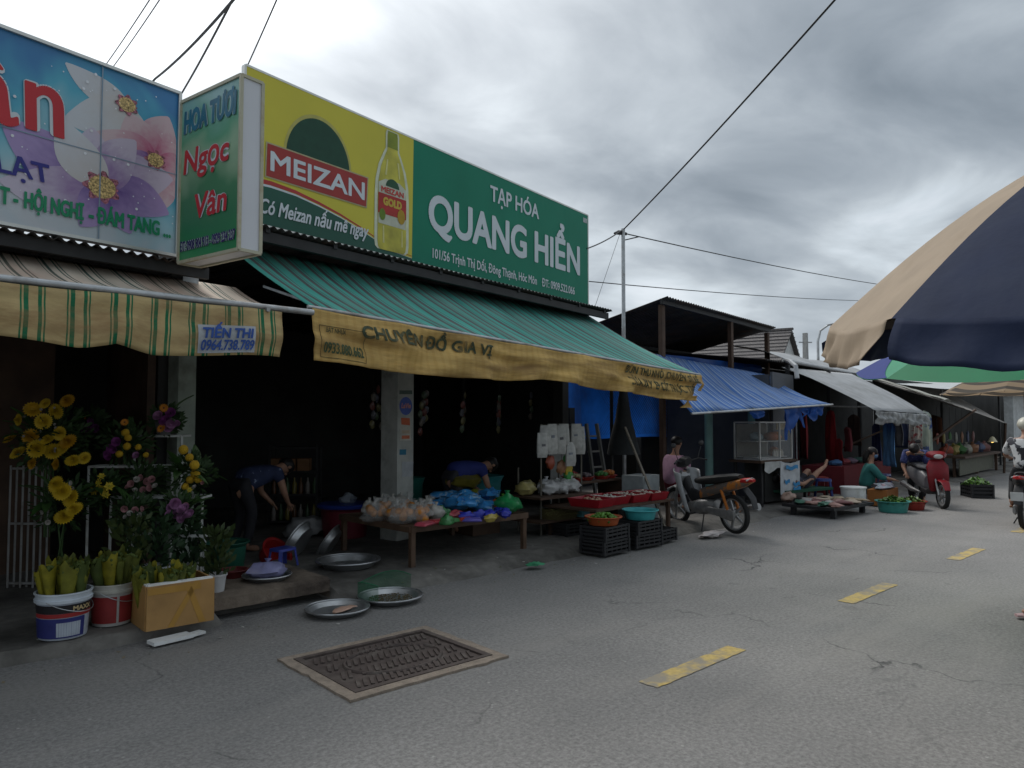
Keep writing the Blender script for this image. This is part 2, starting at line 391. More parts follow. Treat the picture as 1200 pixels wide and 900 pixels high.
def concrete(name, col, dark=(0.05, 0.047, 0.043), amt=0.8, bump=0.5, sc_=1.1):
    return mat(name, col, 0.85, var=0.22, scale=9, dirt=(*dark, amt), dscale=sc_, dth=(0.45, 0.66), bump=bump, bscale=22)
M_road = asphalt()
M_pave = concrete('pavement_concrete', (0.17, 0.16, 0.145), (0.04, 0.037, 0.033), 0.85)
M_step = concrete('step_concrete', (0.17, 0.135, 0.105), (0.04, 0.03, 0.025), 0.9, 0.7, 1.8)
M_dirt = concrete('dry_ground', (0.16, 0.145, 0.12))
M_dark = mat('darkened_plaster', (0.05, 0.05, 0.048), 0.9, var=0.3, scale=2, dirt=(0.02, 0.02, 0.02, 0.7), dscale=1.0)  # plaster; near-black base puts the shop interiors' shade into the colour
M_dkwood = mat('dark_brown_wood', (0.075, 0.045, 0.03), 0.7, var=0.3, scale=4)
M_steel = mat('galvanised_steel', (0.42, 0.44, 0.45), 0.45, var=0.15, scale=12, metal=0.7, dirt=(0.16, 0.11, 0.08, 0.6), dscale=4)
M_dsteel = mat('dark_steel', (0.035, 0.035, 0.036), 0.6, var=0.2, metal=0.3)
M_white = mat('white_paint', (0.72, 0.73, 0.72), 0.55, var=0.08, dirt=(0.35, 0.33, 0.28, 0.5), dscale=5)
M_black = mat('black_plastic', (0.022, 0.022, 0.024), 0.5, var=0.2)
M_corr = mat('rusty_dark_roofing', (0.05, 0.047, 0.046), 0.75, var=0.3, scale=3, metal=0.2, dirt=(0.09, 0.05, 0.03, 0.6), dscale=2.5)

g = MB(); g.add([(-150,-150,-.03),(250,-150,-.03),(250,250,-.03),(-150,250,-.03)], [(0,1,2,3)])
tag(g.build('ground', M_dirt, smooth=0), kind='structure')
def road_z(x, y): return 0.008*noise.noise(Vector((x*0.5, y*0.5, 0)))
rd = MB()
rd.grid(lambda a, b: (-30+120*a, -1.2+8.2*b, road_z(-30+120*a, -1.2+8.2*b) if 0 < b < 1 else 0), 240, 24)
road = tag(rd.build('road', M_road), kind='structure')
pn = MB(); pn.grid(lambda a, b: (-30+120*a, -1.2-8*b, 0.10), 20, 2); tag(pn.build('pavement_near', M_pave, smooth=0), kind='structure')
kb = MB()
for i in range(60): kb.box((-29+i*2.0, -1.19, 0.05), (1.985, 0.16, 0.14))
tag(kb.build('kerb_near', M_pave, smooth=0), kind='structure')
M_yel = mat('worn_yellow_road_paint', (0.46, 0.34, 0.12), 0.8, var=0.15, scale=30, dirt=(0.22, 0.205, 0.18, 0.9), dscale=7, dth=(0.44, 0.6))
for i in range(-2, 8):
    x0 = 3.95 + 3.06*i; L_ = 1.1
    mb = MB(); y0 = 2.89 + 0.012*math.sin(i*2.3)
    def edge(a, b, x0=x0, y0=y0, i=i):
        x, y = x0 + L_*a + 0.02*noise.noise(Vector((b*9, i, 0))), y0 + 0.15*(b-0.5) + 0.012*noise.noise(Vector((a*14, b*3, i))); return (x, y, road_z(x, y) + 0.0045)
    mb.grid(edge, 24, 4); mb.build('lane_dash', M_yel, road, smooth=0)
def sidewalk_z(x, y):
    e = 6.1 + 0.06*noise.noise(Vector((x*0.9, 0, 3))) + 0.03*noise.noise(Vector((x*5.0, 0, 8)))
    if 2.52 < x < 3.6: e = 6.5
    if x < 3.6:
        t = max(0, min(1, (y-e)/0.04)); top = 0.095
    else:
        w = 0.35 if x < 7 else 0.5
        t = max(0, min(1, (y-e+0.1)/w)); t = t*t*(3-2*t); top = 0.1
    if x > 11.8: top = 0.06
    return -0.02 + t*(top+0.02) + (0.012*noise.noise(Vector((x*1.3, y*1.3, 1))) + 0.009*noise.noise(Vector((x*4.5, y*4.5, 2))))*t
ys = [5.9, 6.0, 6.04, 6.07, 6.1, 6.13, 6.16, 6.2, 6.26, 6.34, 6.44, 6.6, 6.8, 7.1, 7.4, 7.8, 8.3, 9, 10, 12, 15, 22]
pv = MB(); NX = 520
pv.grid(lambda a, b: (-8+44*a, ys[round(b*(len(ys)-1))], sidewalk_z(-8+44*a, ys[round(b*(len(ys)-1))])), NX, len(ys)-1)
tag(pv.build('pavement', M_pave), kind='structure')
# the raised concrete step in front of the grocery's first bay
st = MB()
def stepbox(mb, x0, x1, y0, y1, z0, z1, n=26):
    mb.grid(lambda a, b: (x0+(x1-x0)*a + 0.02*noise.noise(Vector((a*7, b*5, 2))), (y0 + 0.035*noise.noise(Vector((a*9, 1, 5))) if b < .2 else y0+(y1-y0)*(b-.2)/.8 + (0.035*noise.noise(Vector((a*9, 1, 5))) if b < .3 else 0)),
              z0 if b < .05 else (z0+(z1-z0)*min(1, b/.2) - (0.02 if b < .25 else 0) + 0.012*noise.noise(Vector((a*8, b*8, 0))))), n, 20)
stepbox(st, 2.42, 3.62, 6.27, 7.4, 0.085, 0.205)
st.add([(2.42, 6.28, 0.085), (2.42, 7.4, 0.085), (2.42, 7.4, .2), (2.42, 6.28, .19)], [(0,1,2,3)]); st.add([(3.62, 6.28, 0.02), (3.62, 7.4, 0.02), (3.62, 7.4, .2), (3.62, 6.28, .19)], [(3,2,1,0)]); st.add([(2.42, 6.28, .086), (3.62, 6.28, .086), (3.62, 7.4, .086), (2.42, 7.4, .086)], [(3,2,1,0)])
tag(st.build('pavement_step', M_step), kind='structure')

# ================================================================== cast-iron drain cover
M_iron = mat('cast_iron', (0.085, 0.065, 0.058), 0.65, var=0.25, scale=14, metal=0.15, dirt=(0.17, 0.15, 0.13, 0.6), dscale=6)
M_sur = mat('cover_surround_concrete', (0.27, 0.22, 0.175), 0.9, var=0.2, scale=20, bump=0.6, bscale=60)
dc = thing('drain_cover', 'square cast iron drain cover with slanted ribs set in the road', 'drain cover', (3.06, 4.42, 0.0), R_(-2))
mb = MB()
def ring(mb, ox, oy, ix, iy, z0, z1, jit=0.0):
    n = 16; pts_o = []; pts_i = []
    for sx, sy, ex, ey in ((-1,-1,1,-1), (1,-1,1,1), (1,1,-1,1), (-1,1,-1,-1)):
        for k in range(n):
            t = k/n; x = sx+(ex-sx)*t; y = sy+(ey-sy)*t
            j = 1 + jit*noise.noise(Vector((x*4, y*4, 0)))
            pts_o.append((x*ox*j, y*oy*j)); pts_i.append((x*ix, y*iy))
    N = len(pts_o); vs = [(x, y, z1) for x, y in pts_o] + [(x, y, z1) for x, y in pts_i] + [(x, y, z0) for x, y in pts_o] + [(x, y, z0) for x, y in pts_i]
    fs = [(i, (i+1)%N, N+(i+1)%N, N+i) for i in range(N)] + [(2*N+i, 2*N+(i+1)%N, (i+1)%N, i) for i in range(N)] + [(N+i, N+(i+1)%N, 3*N+(i+1)%N, 3*N+i) for i in range(N)]
    mb.add(vs, fs)
ring(mb, 0.63, 0.51, 0.55, 0.43, -0.03, 0.019, 0.05); mb.build('surround', M_sur, dc, smooth=0)
mb = MB(); ring(mb, 0.548, 0.428, 0.50, 0.385, -0.03, 0.024); mb.build('frame', M_iron, dc, smooth=0)
mb = MB(); mb.box((0, 0, -0.004), (1.0, 0.77, 0.026)); plate = mb.build('plate', M_iron, dc, smooth=0)
mb = MB(); mb.box((0, 0, 0), (0.024, 0.15, 0.016)); ribm = mb.mesh('rib', M_iron, 0)
def oval(x, y): return (x/0.36)**2 + (y/0.27)**2
for r in range(4):
    for k in range(19):
        x = -0.45 + k*0.05; y = -0.29 + r*0.193
        if 0.84 < oval(x, y) < 1.12: continue
        inst('rib', ribm, plate, (x, y, 0.012), (0, 0, R_(-24 if oval(x, y) > 1 else -24)), (1, 0.92, 1))
mb = MB(); mb.tube([(0.36*math.cos(a*math.pi/16), 0.27*math.sin(a*math.pi/16), 0.012) for a in range(33)], 0.014, 6, caps=False); mb.build('oval_ring', M_iron, plate)

# ================================================================== corrugated roofing helper
def corrugated(name, A, B, Cc, Dd, material, parent, period=0.09, amp=0.014, n=None, rows=4, sag=0.0):
    """A->B front edge, D->C rear edge; waves run from front to rear"""
    A, B, Cc, Dd = map(Vector, (A, B, Cc, Dd)); L_ = (B-A).length; N = n or int(L_/period*6)
    mb = MB()
    def fn(a, b):
        p = A.lerp(B, a).lerp(Dd.lerp(Cc, a), b); w = amp*math.sin(2*math.pi*a*L_/period)
        return p + Vector((0, 0, w - sag*math.sin(math.pi*b) + 0.01*noise.noise(Vector((a*L_*0.8, b*3, 1)))))
    mb.grid(fn, N, rows); return mb.build(name, material, parent, world=True, smooth=60, solid=0.004)
FA = R_(10.6); FU = Vector((math.cos(FA), math.sin(FA), 0)); FN = Vector((math.sin(FA), -math.cos(FA), 0))      # facade direction, normal to the street
def fp(x0, y0, u, n, z): return Vector((x0, y0, 0)) + FU*u + FN*n + Vector((0, 0, z))
def slab(mb, a, b, t, z0, z1):
    """a wall between plan points a and b"""
    a, b = Vector((a[0], a[1], 0)), Vector((b[0], b[1], 0)); d = (b-a); ang = math.atan2(d.y, d.x)
    c = (a+b)/2; mb.box((c.x, c.y, (z0+z1)/2), (d.length, t, z1-z0), ang)

# ------------------------------------------------------------------ grocery shop building
M_pil = mat('pale_green_plaster', (0.30, 0.34, 0.29), 0.85, var=0.15, scale=4, dirt=(0.12, 0.12, 0.10, 0.7), dscale=2.2, bump=0.2)
M_pilw = mat('whitewashed_plaster', (0.42, 0.43, 0.40), 0.85, var=0.18, scale=5, dirt=(0.16, 0.16, 0.14, 0.7), dscale=3, bump=0.2)
gs = thing('grocery_shop', 'open-fronted grocery shop with dark interior under the green sign', 'shop', (6.3, 9.0, 0.1))
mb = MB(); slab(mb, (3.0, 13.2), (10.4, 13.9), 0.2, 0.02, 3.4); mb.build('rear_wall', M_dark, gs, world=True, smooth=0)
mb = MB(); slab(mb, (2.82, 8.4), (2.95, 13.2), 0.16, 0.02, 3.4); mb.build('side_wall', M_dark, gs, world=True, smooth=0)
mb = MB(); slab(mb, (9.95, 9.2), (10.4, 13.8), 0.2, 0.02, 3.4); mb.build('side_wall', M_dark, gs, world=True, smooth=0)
mb = MB(); slab(mb, (10.3, 11.6), (12.2, 11.98), 0.1, 0.02, 3.35); mb.build('gap_wall', M_dark, gs, world=True, smooth=0)  # added wall, closes the bright sky gap between side wall and tarp
p0 = fp(3.0, 6.897, 0, 0, 0)
corrugated('roof_sheet', fp(3, 6.897, -0.15, 0.28, 3.52), fp(3, 6.897, 6.95, 0.28, 3.52), (10.6, 14.0, 3.40), (2.5, 13.4, 3.40), M_corr, gs)
mb = MB()
mb.bar(fp(3, 6.897, -0.1, 0.2, 3.43), fp(3, 6.897, 6.9, 0.2, 3.43), 0.06, 0.10)
mb.bar(fp(3, 6.897, -0.1, -0.6, 3.40), fp(3, 6.897, 6.9, -0.6, 3.40), 0.10, 0.16); mb.build('eave_beam', M_dsteel, gs, world=True, smooth=0)
for k in range(9):
    mb = MB(); mb.bar(fp(3, 6.897, 0.1+k*0.83, 0.25, 3.49), fp(3, 6.897, 0.1+k*0.83, -5.5, 3.36), 0.05, 0.05); mb.build('rafter', M_dsteel, gs, world=True, smooth=0)
# pillar with pasted leaflets
PX, PY = 5.72, 8.22
mb = MB(); mb.box((PX, PY, 1.76), (0.30, 0.30, 3.3), FA); pil = mb.build('pillar', M_pilw, gs, world=True, smooth=0)
pp = Plane(Vector((PX, PY, 0)) + FN*0.151 - FU*0.15, FA, -1)
def leaflet(n, u0, v0, w, h, cols, par, jag=0.008):
    random.seed(n)
    pts = [(u0+random.uniform(-jag, jag), v0+random.uniform(-jag, jag)), (u0+w, v0+random.uniform(-jag, jag)), (u0+w+random.uniform(-jag, jag), v0+h), (u0, v0+h+random.uniform(-jag, jag))]
    o = pp.poly('leaflet', pts, plain(cols[0], 0.7), par, 0.003 + n*0.0004)
    for i, c in enumerate(cols[1:]):
        hh = h/(len(cols)+0.5); pp.poly('leaflet', [(u0+w*.12, v0+hh*(i+.4)), (u0+w*.86, v0+hh*(i+.4)), (u0+w*.86, v0+hh*(i+1.05)), (u0+w*.12, v0+hh*(i+1.05))], plain(c, 0.7), par, 0.006+n*0.0004)
    return o
leaflet(1, .05, 1.40, .2, .24, [(0.5, 0.48, 0.42), (0.55, 0.16, 0.08), (0.5, 0.4, 0.3)], pil)
leaflet(2, .06, 1.61, .17, .09, [(0.55, 0.13, 0.06)], pil)
leaflet(3, .04, 1.22, .12, .07, [(0.03, 0.16, 0.25)], pil)
leaflet(4, .03, 2.02, .24, .05, [(0.10, 0.14, 0.12)], pil)
leaflet(5, .08, .92, .2, .2, [(0.38, 0.40, 0.42)], pil, 0.02)
pp.poly('leaflet', circle2(.15, 1.86, .12, .12, 24), plain((0.08, 0.13, 0.42), 0.6), pil, 0.004)
pp.text('leaflet_lettering', 'LaVie', .06, 1.83, .18, .07, plain((0.6, 0.25, 0.2), 0.6), pil, 0.007, bold=0.03, shear=0.2)
# pillar between the two shops
mb = MB(); mb.box((2.93, 8.22, 1.7), (0.20, 0.2, 3.2), FA); mb.build('pillar', M_pil, gs, world=True, smooth=0)
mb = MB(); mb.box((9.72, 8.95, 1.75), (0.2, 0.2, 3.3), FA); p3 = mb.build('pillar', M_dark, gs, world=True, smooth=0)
mb = MB(); mb.box((9.25, 8.6, 1.25), (0.03, 0.34, 0.7), R_(80)); mb.box((9.25, 8.6, 0.5), (0.025, 0.3, 0.8), R_(80)); mb.build('notice_board', plain((0.3, 0.3, 0.29), 0.8, dirt=(0.1, 0.1, 0.1, .7)), gs, world=True, smooth=0)

# ------------------------------------------------------------------ flower shop building
fsb = thing('flower_shop', 'dark flower shop behind the bouquet rack at the end of the row', 'shop', (1.0, 8.0, 0.1))
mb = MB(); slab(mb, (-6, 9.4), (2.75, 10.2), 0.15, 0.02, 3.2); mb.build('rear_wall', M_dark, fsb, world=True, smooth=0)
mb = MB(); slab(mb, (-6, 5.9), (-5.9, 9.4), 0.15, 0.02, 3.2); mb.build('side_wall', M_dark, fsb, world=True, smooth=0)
mb = MB(); slab(mb, (2.66, 8.35), (2.74, 10.1), 0.08, 0.02, 3.0); mb.build('partition', M_dkwood, fsb, world=True, smooth=0)
corrugated('roof_sheet', fp(2.25, 6.6, -8.0, 0.14, 3.03), fp(2.25, 6.6, 0.25, 0.14, 3.03), (2.8, 10.4, 3.15), (-6, 9.0, 3.15), M_corr, fsb)
mb = MB(); mb.bar(fp(2.25, 6.6, -8, 0.05, 2.98), fp(2.25, 6.6, 0.3, 0.05, 2.98), 0.05, 0.1); mb.build('eave_beam', M_dsteel, fsb, world=True, smooth=0)
mb = MB(); mb.bar((2.5, 6.85, 2.95), (2.5, 7.3, 2.95), 0.14, 0.16); mb.build('bracket', M_steel, fsb, world=True, smooth=0)
M_shut = mat('grey_roller_shutter', (0.14, 0.14, 0.14), 0.6, var=0.2, metal=0.3)
for k in range(3):
    mb = MB(); mb.box((0.1 + k*0.75, 8.9 + k*0.14, 1.4), (0.7, 0.05, 2.6), FA); mb.build('door_leaf', [M_dkwood, M_shut, M_dkwood][k], fsb, world=True, smooth=0)
# ================================================================== signboards
M_edge = mat('aluminium_edge', (0.62, 0.63, 0.60), 0.4, var=0.08, metal=0.5)
M_letter_w = mat('white_vinyl', (0.58, 0.64, 0.68), 0.5, var=0.05, scale=3)
M_gr = mat('green_vinyl', (0.006, 0.19, 0.115), 0.5, var=0.08, scale=1.2, dirt=(0.012, 0.21, 0.14, 0.5), dscale=0.9, spec=0.2)
M_dgr = mat('dark_green_vinyl', (0.008, 0.085, 0.055), 0.45, var=0.08, scale=2)
M_ye = mat('yellow_vinyl', (0.60, 0.54, 0.07), 0.5, var=0.05, scale=1.5, dirt=(0.52, 0.48, 0.07, 0.6), dscale=1.2, spec=0.2)
M_rd = mat('red_vinyl', (0.42, 0.035, 0.03), 0.45, var=0.08, scale=3)
# --- green grocery sign
sg = thing('grocery_sign', 'long green and yellow grocery signboard over the striped awning', 'sign', fp(3, 6.897, 3.35, 0, 3.6))
S = Plane((3.0, 6.897, 3.6), FA, -1); SW, SH = 6.62, 1.53
mb = MB(); mb.add([S.p(u, v, n) for n in (0, -0.05) for u, v in ((0, 0), (SW, 0), (SW, SH), (0, SH))], [(0,1,2,3), (7,6,5,4), (0,4,5,1), (1,5,6,2), (2,6,7,3), (3,7,4,0)])
mb.build('panel', M_gr, sg, world=True, smooth=0)
S.poly('yellow_field', [(0, 0.0), (2.33, 0.0), (2.35, SH), (0, SH)], M_ye, sg, 0.002)
crv = [(0.0, .375), (.3, .395), (.6, .385), (.9, .345), (1.2, .29), (1.5, .215), (1.8, .125), (2.05, .06), (2.33, .04)]
S.put('green_swoosh', [(u, 0.0) for u, v in crv] + [(u, v) for u, v in crv], [(i, i+1, len(crv)+i+1, len(crv)+i) for i in range(len(crv)-1)], M_dgr, sg, 0.004)
band = lambda o, w: ([(u, v+o) for u, v in crv] + [(u, v+o+w*max(0.15, 1-u/2.2)) for u, v in crv], [(i, i+1, len(crv)+i+1, len(crv)+i) for i in range(len(crv)-1)])
a, b = band(0.0, 0.025); S.put('white_band', a, b, M_letter_w, sg, 0.005)
a, b = band(0.024, 0.05); S.put('red_band', a, b, M_rd, sg, 0.0045)
S.poly('emblem_outline', circle2(.9, .79, .455, .53, 30, 0, math.pi), plain((0.45, 0.42, 0.12)), sg, 0.004)
S.poly('emblem_arch', circle2(.9, .79, .425, .49, 30, 0, math.pi), plain((0.01, 0.06, 0.035)), sg, 0.006)
S.poly('banner_outline', [(.225, .485), (1.585, .485), (1.605, .845), (.235, .845)], plain((0.42, 0.38, 0.22)), sg, 0.008)
S.poly('banner', [(.24, .50), (1.57, .50), (1.59, .83), (.25, .83)], mat('brand_red', (0.33, 0.03, 0.025), 0.45, var=0.06), sg, 0.010)
S.text('brand_lettering', 'MEIZAN', .285, .565, 1.26, .205, M_letter_w, sg, 0.013, bold=0.02)
S.text('slogan_lettering', 'Có Meizan nấu mê ngay', .17, .115, 1.44, .155, M_letter_w, sg, 0.013, bold=0.016, shear=0.28, slope=0.02)
# printed oil bottle
bp_ = [(.0, .0), (.19, .0), (.225, .03), (.235, .1), (.235, .62), (.225, .8), (.185, .98), (.12, 1.13), (.085, 1.2), (.085, 1.38), (.07, 1.42)]
def bottle(off, sx=1.0):
    r = [(x*sx+off, y) for x, y in bp_]; return [(1.985+x, .06+y) for x, y in r] + [(1.985-x, .06+y) for x, y in reversed(r)]
S.poly('bottle_halo', [(1.985+(u-1.985)*1.14, .03+(v-.03)*1.012) for u, v in bottle(0.012)], plain((0.62, 0.66, 0.5)), sg, 0.007)
M_oil = mat('printed_oil', (0.47, 0.43, 0.05), 0.4, var=0.35, scale=4)
S.poly('bottle_body', bottle(0), M_oil, sg, 0.010)
S.poly('bottle_cap', [(1.90, 1.29), (2.07, 1.29), (2.06, 1.485), (1.91, 1.485)], plain((0.22, 0.27, 0.03)), sg, 0.012)
S.poly('bottle_label', [(1.76, .36), (2.21, .36), (2.21, .84), (2.1, .9), (1.87, .9), (1.76, .84)], plain((0.5, 0.52, 0.42)), sg, 0.012)
S.poly('bottle_label', [(1.755, .48), (2.215, .48), (2.215, .72), (1.755, .72)], plain((0.40, 0.035, 0.03)), sg, 0.014)
S.text('bottle_lettering', 'MEIZAN', 1.80, .735, .37, .07, plain((0.5, 0.05, 0.04)), sg, 0.016, bold=0.03)
S.text('bottle_lettering', 'GOLD', 1.83, .585, .31, .10, plain((0.55, 0.40, 0.06)), sg, 0.016, bold=0.05)
S.poly('bottle_emblem', circle2(1.985, .82, .11, .1, 16, 0, math.pi), plain((0.02, 0.08, 0.04)), sg, 0.015)
S.poly('bottle_label', circle2(2.13, .5, .065, .09, 12), plain((0.4, 0.25, 0.02)), sg, 0.017); S.poly('bottle_label', circle2(1.82, .47, .05, .07, 12), plain((0.12, 0.2, 0.02)), sg, 0.017)
for hx, hw in ((1.83, .03), (2.14, .02)):
    S.poly('bottle_highlight', [(hx, .14), (hx+hw, .14), (hx+hw*.7, .34), (hx, .34)], plain((0.62, 0.6, 0.25)), sg, 0.013)
    S.poly('bottle_highlight', [(hx+(.03 if hx < 2 else -.05), .95), (hx+hw+(.03 if hx < 2 else -.05), .95), (hx+.08 if hx < 2 else hx-.05, 1.14), (hx+.06 if hx < 2 else hx-.08, 1.14)], plain((0.62, 0.6, 0.25)), sg, 0.013)
S.text('title_lettering', 'TẠP HÓA', 3.89, 1.13, 1.22, .225, M_letter_w, sg, 0.008, bold=0.018)
S.text('name_lettering', 'QUANG HIỂN', 2.62, .455, 3.71, .49, M_letter_w, sg, 0.008, bold=0.026, res=6)
S.text('address_lettering', '101/56 Trịnh Thị Dối, Đông Thạnh, Hóc Môn', 2.70, .115, 2.35, .125, M_letter_w, sg, 0.008, bold=0.012)
S.text('phone_lettering', 'ĐT: 0909.522.066', 5.19, .115, .97, .125, M_letter_w, sg, 0.008, bold=0.012)
S.poly('sticker', [(6.45, 1.38), (6.58, 1.38), (6.58, 1.46), (6.45, 1.46)], plain((0.4, 0.45, 0.45)), sg, 0.004)
mb = MB()
for (u0, v0), (u1, v1) in (((0, SH), (SW, SH)), ((0, 0), (SW, 0)), ((0, 0), (0, SH)), ((SW, 0), (SW, SH))):
    mb.bar(S.p(u0, v0, -0.03), S.p(u1, v1, -0.03), 0.07, 0.022)
mb.build('edge_trim', M_edge, sg, world=True, smooth=0)
mb = MB()
for k in range(7):
    u = 0.15 + k*1.05
    mb.bar(S.p(u, -0.1, -0.09), S.p(u, SH-0.02, -0.09), 0.04); mb.bar(S.p(u, SH-0.2, -0.1), S.p(u, -0.08, -0.9), 0.04)
mb.bar(S.p(0, 0.35, -0.085), S.p(SW, 0.35, -0.085), 0.035); mb.bar(S.p(0, 1.2, -0.085), S.p(SW, 1.2, -0.085), 0.035)
mb.build('support_frame', M_dsteel, sg, world=True, smooth=0)

# --- flower shop signboard
def printed_flower_bg():
    m, n, b = nodes_of('printed_pastel_background'); L = n.links.new
    uv = n.nodes.new('ShaderNodeUVMap'); nz = n.nodes.new('ShaderNodeTexNoise'); nz.inputs['Scale'].default_value = 1.15; nz.inputs['Detail'].default_value = 3; nz.inputs['Distortion'].default_value = 0.8
    mp = n.nodes.new('ShaderNodeMapping'); mp.inputs['Location'].default_value = (0.35, 0.1, 0.4); L(uv.outputs[0], mp.inputs[0]); L(mp.outputs[0], nz.inputs[0])
    sp = n.nodes.new('ShaderNodeSeparateXYZ'); L(uv.outputs[0], sp.inputs[0])
    # print ink: cyan at the top right, pale lilac and white at the bottom left
    a = n.nodes.new('ShaderNodeMath'); a.operation = 'MULTIPLY_ADD'; L(sp.outputs[1], a.inputs[0]); a.inputs[1].default_value = 0.42; a.inputs[2].default_value = -0.08
    c = n.nodes.new('ShaderNodeMath'); c.operation = 'MULTIPLY_ADD'; L(sp.outputs[0], c.inputs[0]); c.inputs[1].default_value = 0.10; L(a.outputs[0], c.inputs[2])
    d = n.nodes.new('ShaderNodeMath'); d.operation = 'ADD'; L(c.outputs[0], d.inputs[0])
    k = n.nodes.new('ShaderNodeMath'); k.operation = 'MULTIPLY_ADD'; L(nz.outputs['Fac'], k.inputs[0]); k.inputs[1].default_value = 0.9; k.inputs[2].default_value = -0.2; L(k.outputs[0], d.inputs[1])
    r = n.nodes.new('ShaderNodeValToRGB'); L(d.outputs[0], r.inputs[0]); e = r.color_ramp.elements
    e[0].position = 0.12; e[0].color = (0.55, 0.53, 0.55, 1); e[1].position = 1.0; e[1].color = (0.03, 0.18, 0.40, 1)
    for p, col in ((0.32, (0.56, 0.56, 0.58, 1)), (0.52, (0.45, 0.53, 0.58, 1)), (0.66, (0.26, 0.50, 0.58, 1)), (0.8, (0.07, 0.38, 0.52, 1))):
        x = e.new(p); x.color = col
    L(r.outputs[0], b.inputs['Base Color']); b.inputs['Roughness'].default_value = 0.4
    return m
def petal_mat(name, inner, outer):
    m, n, b = nodes_of(name); L = n.links.new
    uv = n.nodes.new('ShaderNodeUVMap'); sp = n.nodes.new('ShaderNodeSeparateXYZ'); L(uv.outputs[0], sp.inputs[0])
    nz = n.nodes.new('ShaderNodeTexNoise'); nz.inputs['Scale'].default_value = 7; nz.inputs['Detail'].default_value = 3; L(uv.outputs[0], nz.inputs[0])
    ad = n.nodes.new('ShaderNodeMath'); ad.operation = 'MULTIPLY_ADD'; L(nz.outputs['Fac'], ad.inputs[0]); ad.inputs[1].default_value = 0.5; L(sp.outputs[0], ad.inputs[2])
    r = n.nodes.new('ShaderNodeValToRGB'); L(ad.outputs[0], r.inputs[0]); e = r.color_ramp.elements
    e[0].position = 0.2; e[0].color = (*inner, 1); e[1].position = 1.1; e[1].color = (*outer, 1)
    L(r.outputs[0], b.inputs['Base Color']); b.inputs['Roughness'].default_value = 0.4; b.inputs['Alpha'].default_value = 0.82
    return m
fs_ = thing('flower_sign', 'pastel flower-print signboard with red and green letters', 'sign', fp(2.25, 6.6, -1.5, 0, 3.1))
A0 = -4.2; SF = Plane(fp(2.25, 6.6, A0, 0, 3.1), FA, -1); FW, FH = 4.24, 1.43
mb = MB(); mb.grid(lambda a, b: SF.p(FW*a, FH*b, 0), 1, 1, lambda a, b: (FW*a, FH*b)); M_fbg = printed_flower_bg()
mb.add([SF.p(u, v, -0.06) for u, v in ((0, 0), (FW, 0), (FW, FH), (0, FH))] + [SF.p(u, v, 0) for u, v in ((0, 0), (FW, 0), (FW, FH), (0, FH))], [(3,2,1,0), (0,1,5,4), (1,2,6,5), (2,3,7,6), (3,0,4,7)], 1)
mb.build('panel', [M_fbg, M_edge], fs_, world=True, smooth=0)
def petal(c, ang, ln, wd, M_, n, notch=0.0):
    mb = MB(); N = 12
    def fn(a, b):
        w = wd*(math.sin(math.pi*min(1, a**0.8*0.97+0.02))**0.8)*(b-0.5); q = ln*(a + notch*(b-0.5)**2*(a > .9))
        bend = 0.12*ln*math.sin(a*2.2)
        u = c[0] + q*math.cos(ang) - (w+bend)*math.sin(ang); v = c[1] + q*math.sin(ang) + (w+bend)*math.cos(ang)
        u = min(FW-0.03, u); v = max(0.02, min(FH-0.03, v)); return SF.p(u, v, n + 0.0001*a)
    mb.grid(fn, N, 4, lambda a, b: (a, b)); mb.build('printed_petal', M_, fs_, world=True, smooth=0)
P_lil = petal_mat('petal_lilac', (0.20, 0.05, 0.32), (0.62, 0.55, 0.68)); P_pnk = petal_mat('petal_pink', (0.55, 0.08, 0.22), (0.70, 0.52, 0.55)); P_vio = petal_mat('petal_violet', (0.10, 0.04, 0.26), (0.42, 0.30, 0.58)); P_wht = petal_mat('petal_white', (0.62, 0.58, 0.55), (0.66, 0.68, 0.72))
layer = 0.002
def flower(c, spec, petals):
    global layer
    for ang, ln, wd, M_ in petals:
        layer += 0.0003; petal(c, R_(ang), ln, wd, M_, layer)
f3 = (A0*-1-0.42, 1.17); f2 = (A0*-1-0.17, .78); f1 = (A0*-1-0.60, .44)
flower(f3, 0, [(155, .5, .22, P_wht), (205, .55, .3, P_wht), (250, .5, .26, P_wht), (285, .4, .18, P_wht)])
flower(f2, 0, [(70, .42, .34, P_pnk), (120, .40, .36, P_pnk), (165, .5, .36, P_pnk), (215, .42, .34, P_lil), (265, .45, .34, P_pnk), (310, .4, .3, P_pnk), (20, .3, .26, P_pnk), (340, .3, .26, P_pnk)])
flower(f1, 0, [(15, .62, .4, P_lil), (345, .56, .34, P_vio), (150, .78, .42, P_vio), (185, .72, .36, P_lil), (95, .46, .34, P_lil), (55, .52, .32, P_lil), (300, .4, .3, P_vio), (240, .38, .28, P_vio), (120, .55, .34, P_wht)])
M_sta = mat('printed_stamens', (0.55, 0.38, 0.16), 0.5, var=0.9, scale=70); M_stb = mat('printed_stamen_ring', (0.34, 0.12, 0.16), 0.5, var=0.9, scale=60)
for c, r in ((f1, .115), (f2, .075), (f3, .075)):
    layer += 0.0004; SF.poly('printed_flower_heart', [(c[0]+r*1.15*(1+.18*math.sin(k*5))*math.cos(k*2*math.pi/36), c[1]+r*(1+.18*math.sin(k*5))*math.sin(k*2*math.pi/36)) for k in range(36)], M_stb, fs_, layer)
    layer += 0.0004; SF.poly('printed_flower_heart', circle2(c[0], c[1], r*.92, r*.78, 20), M_sta, fs_, layer)
random.seed(11); mbs = MB()
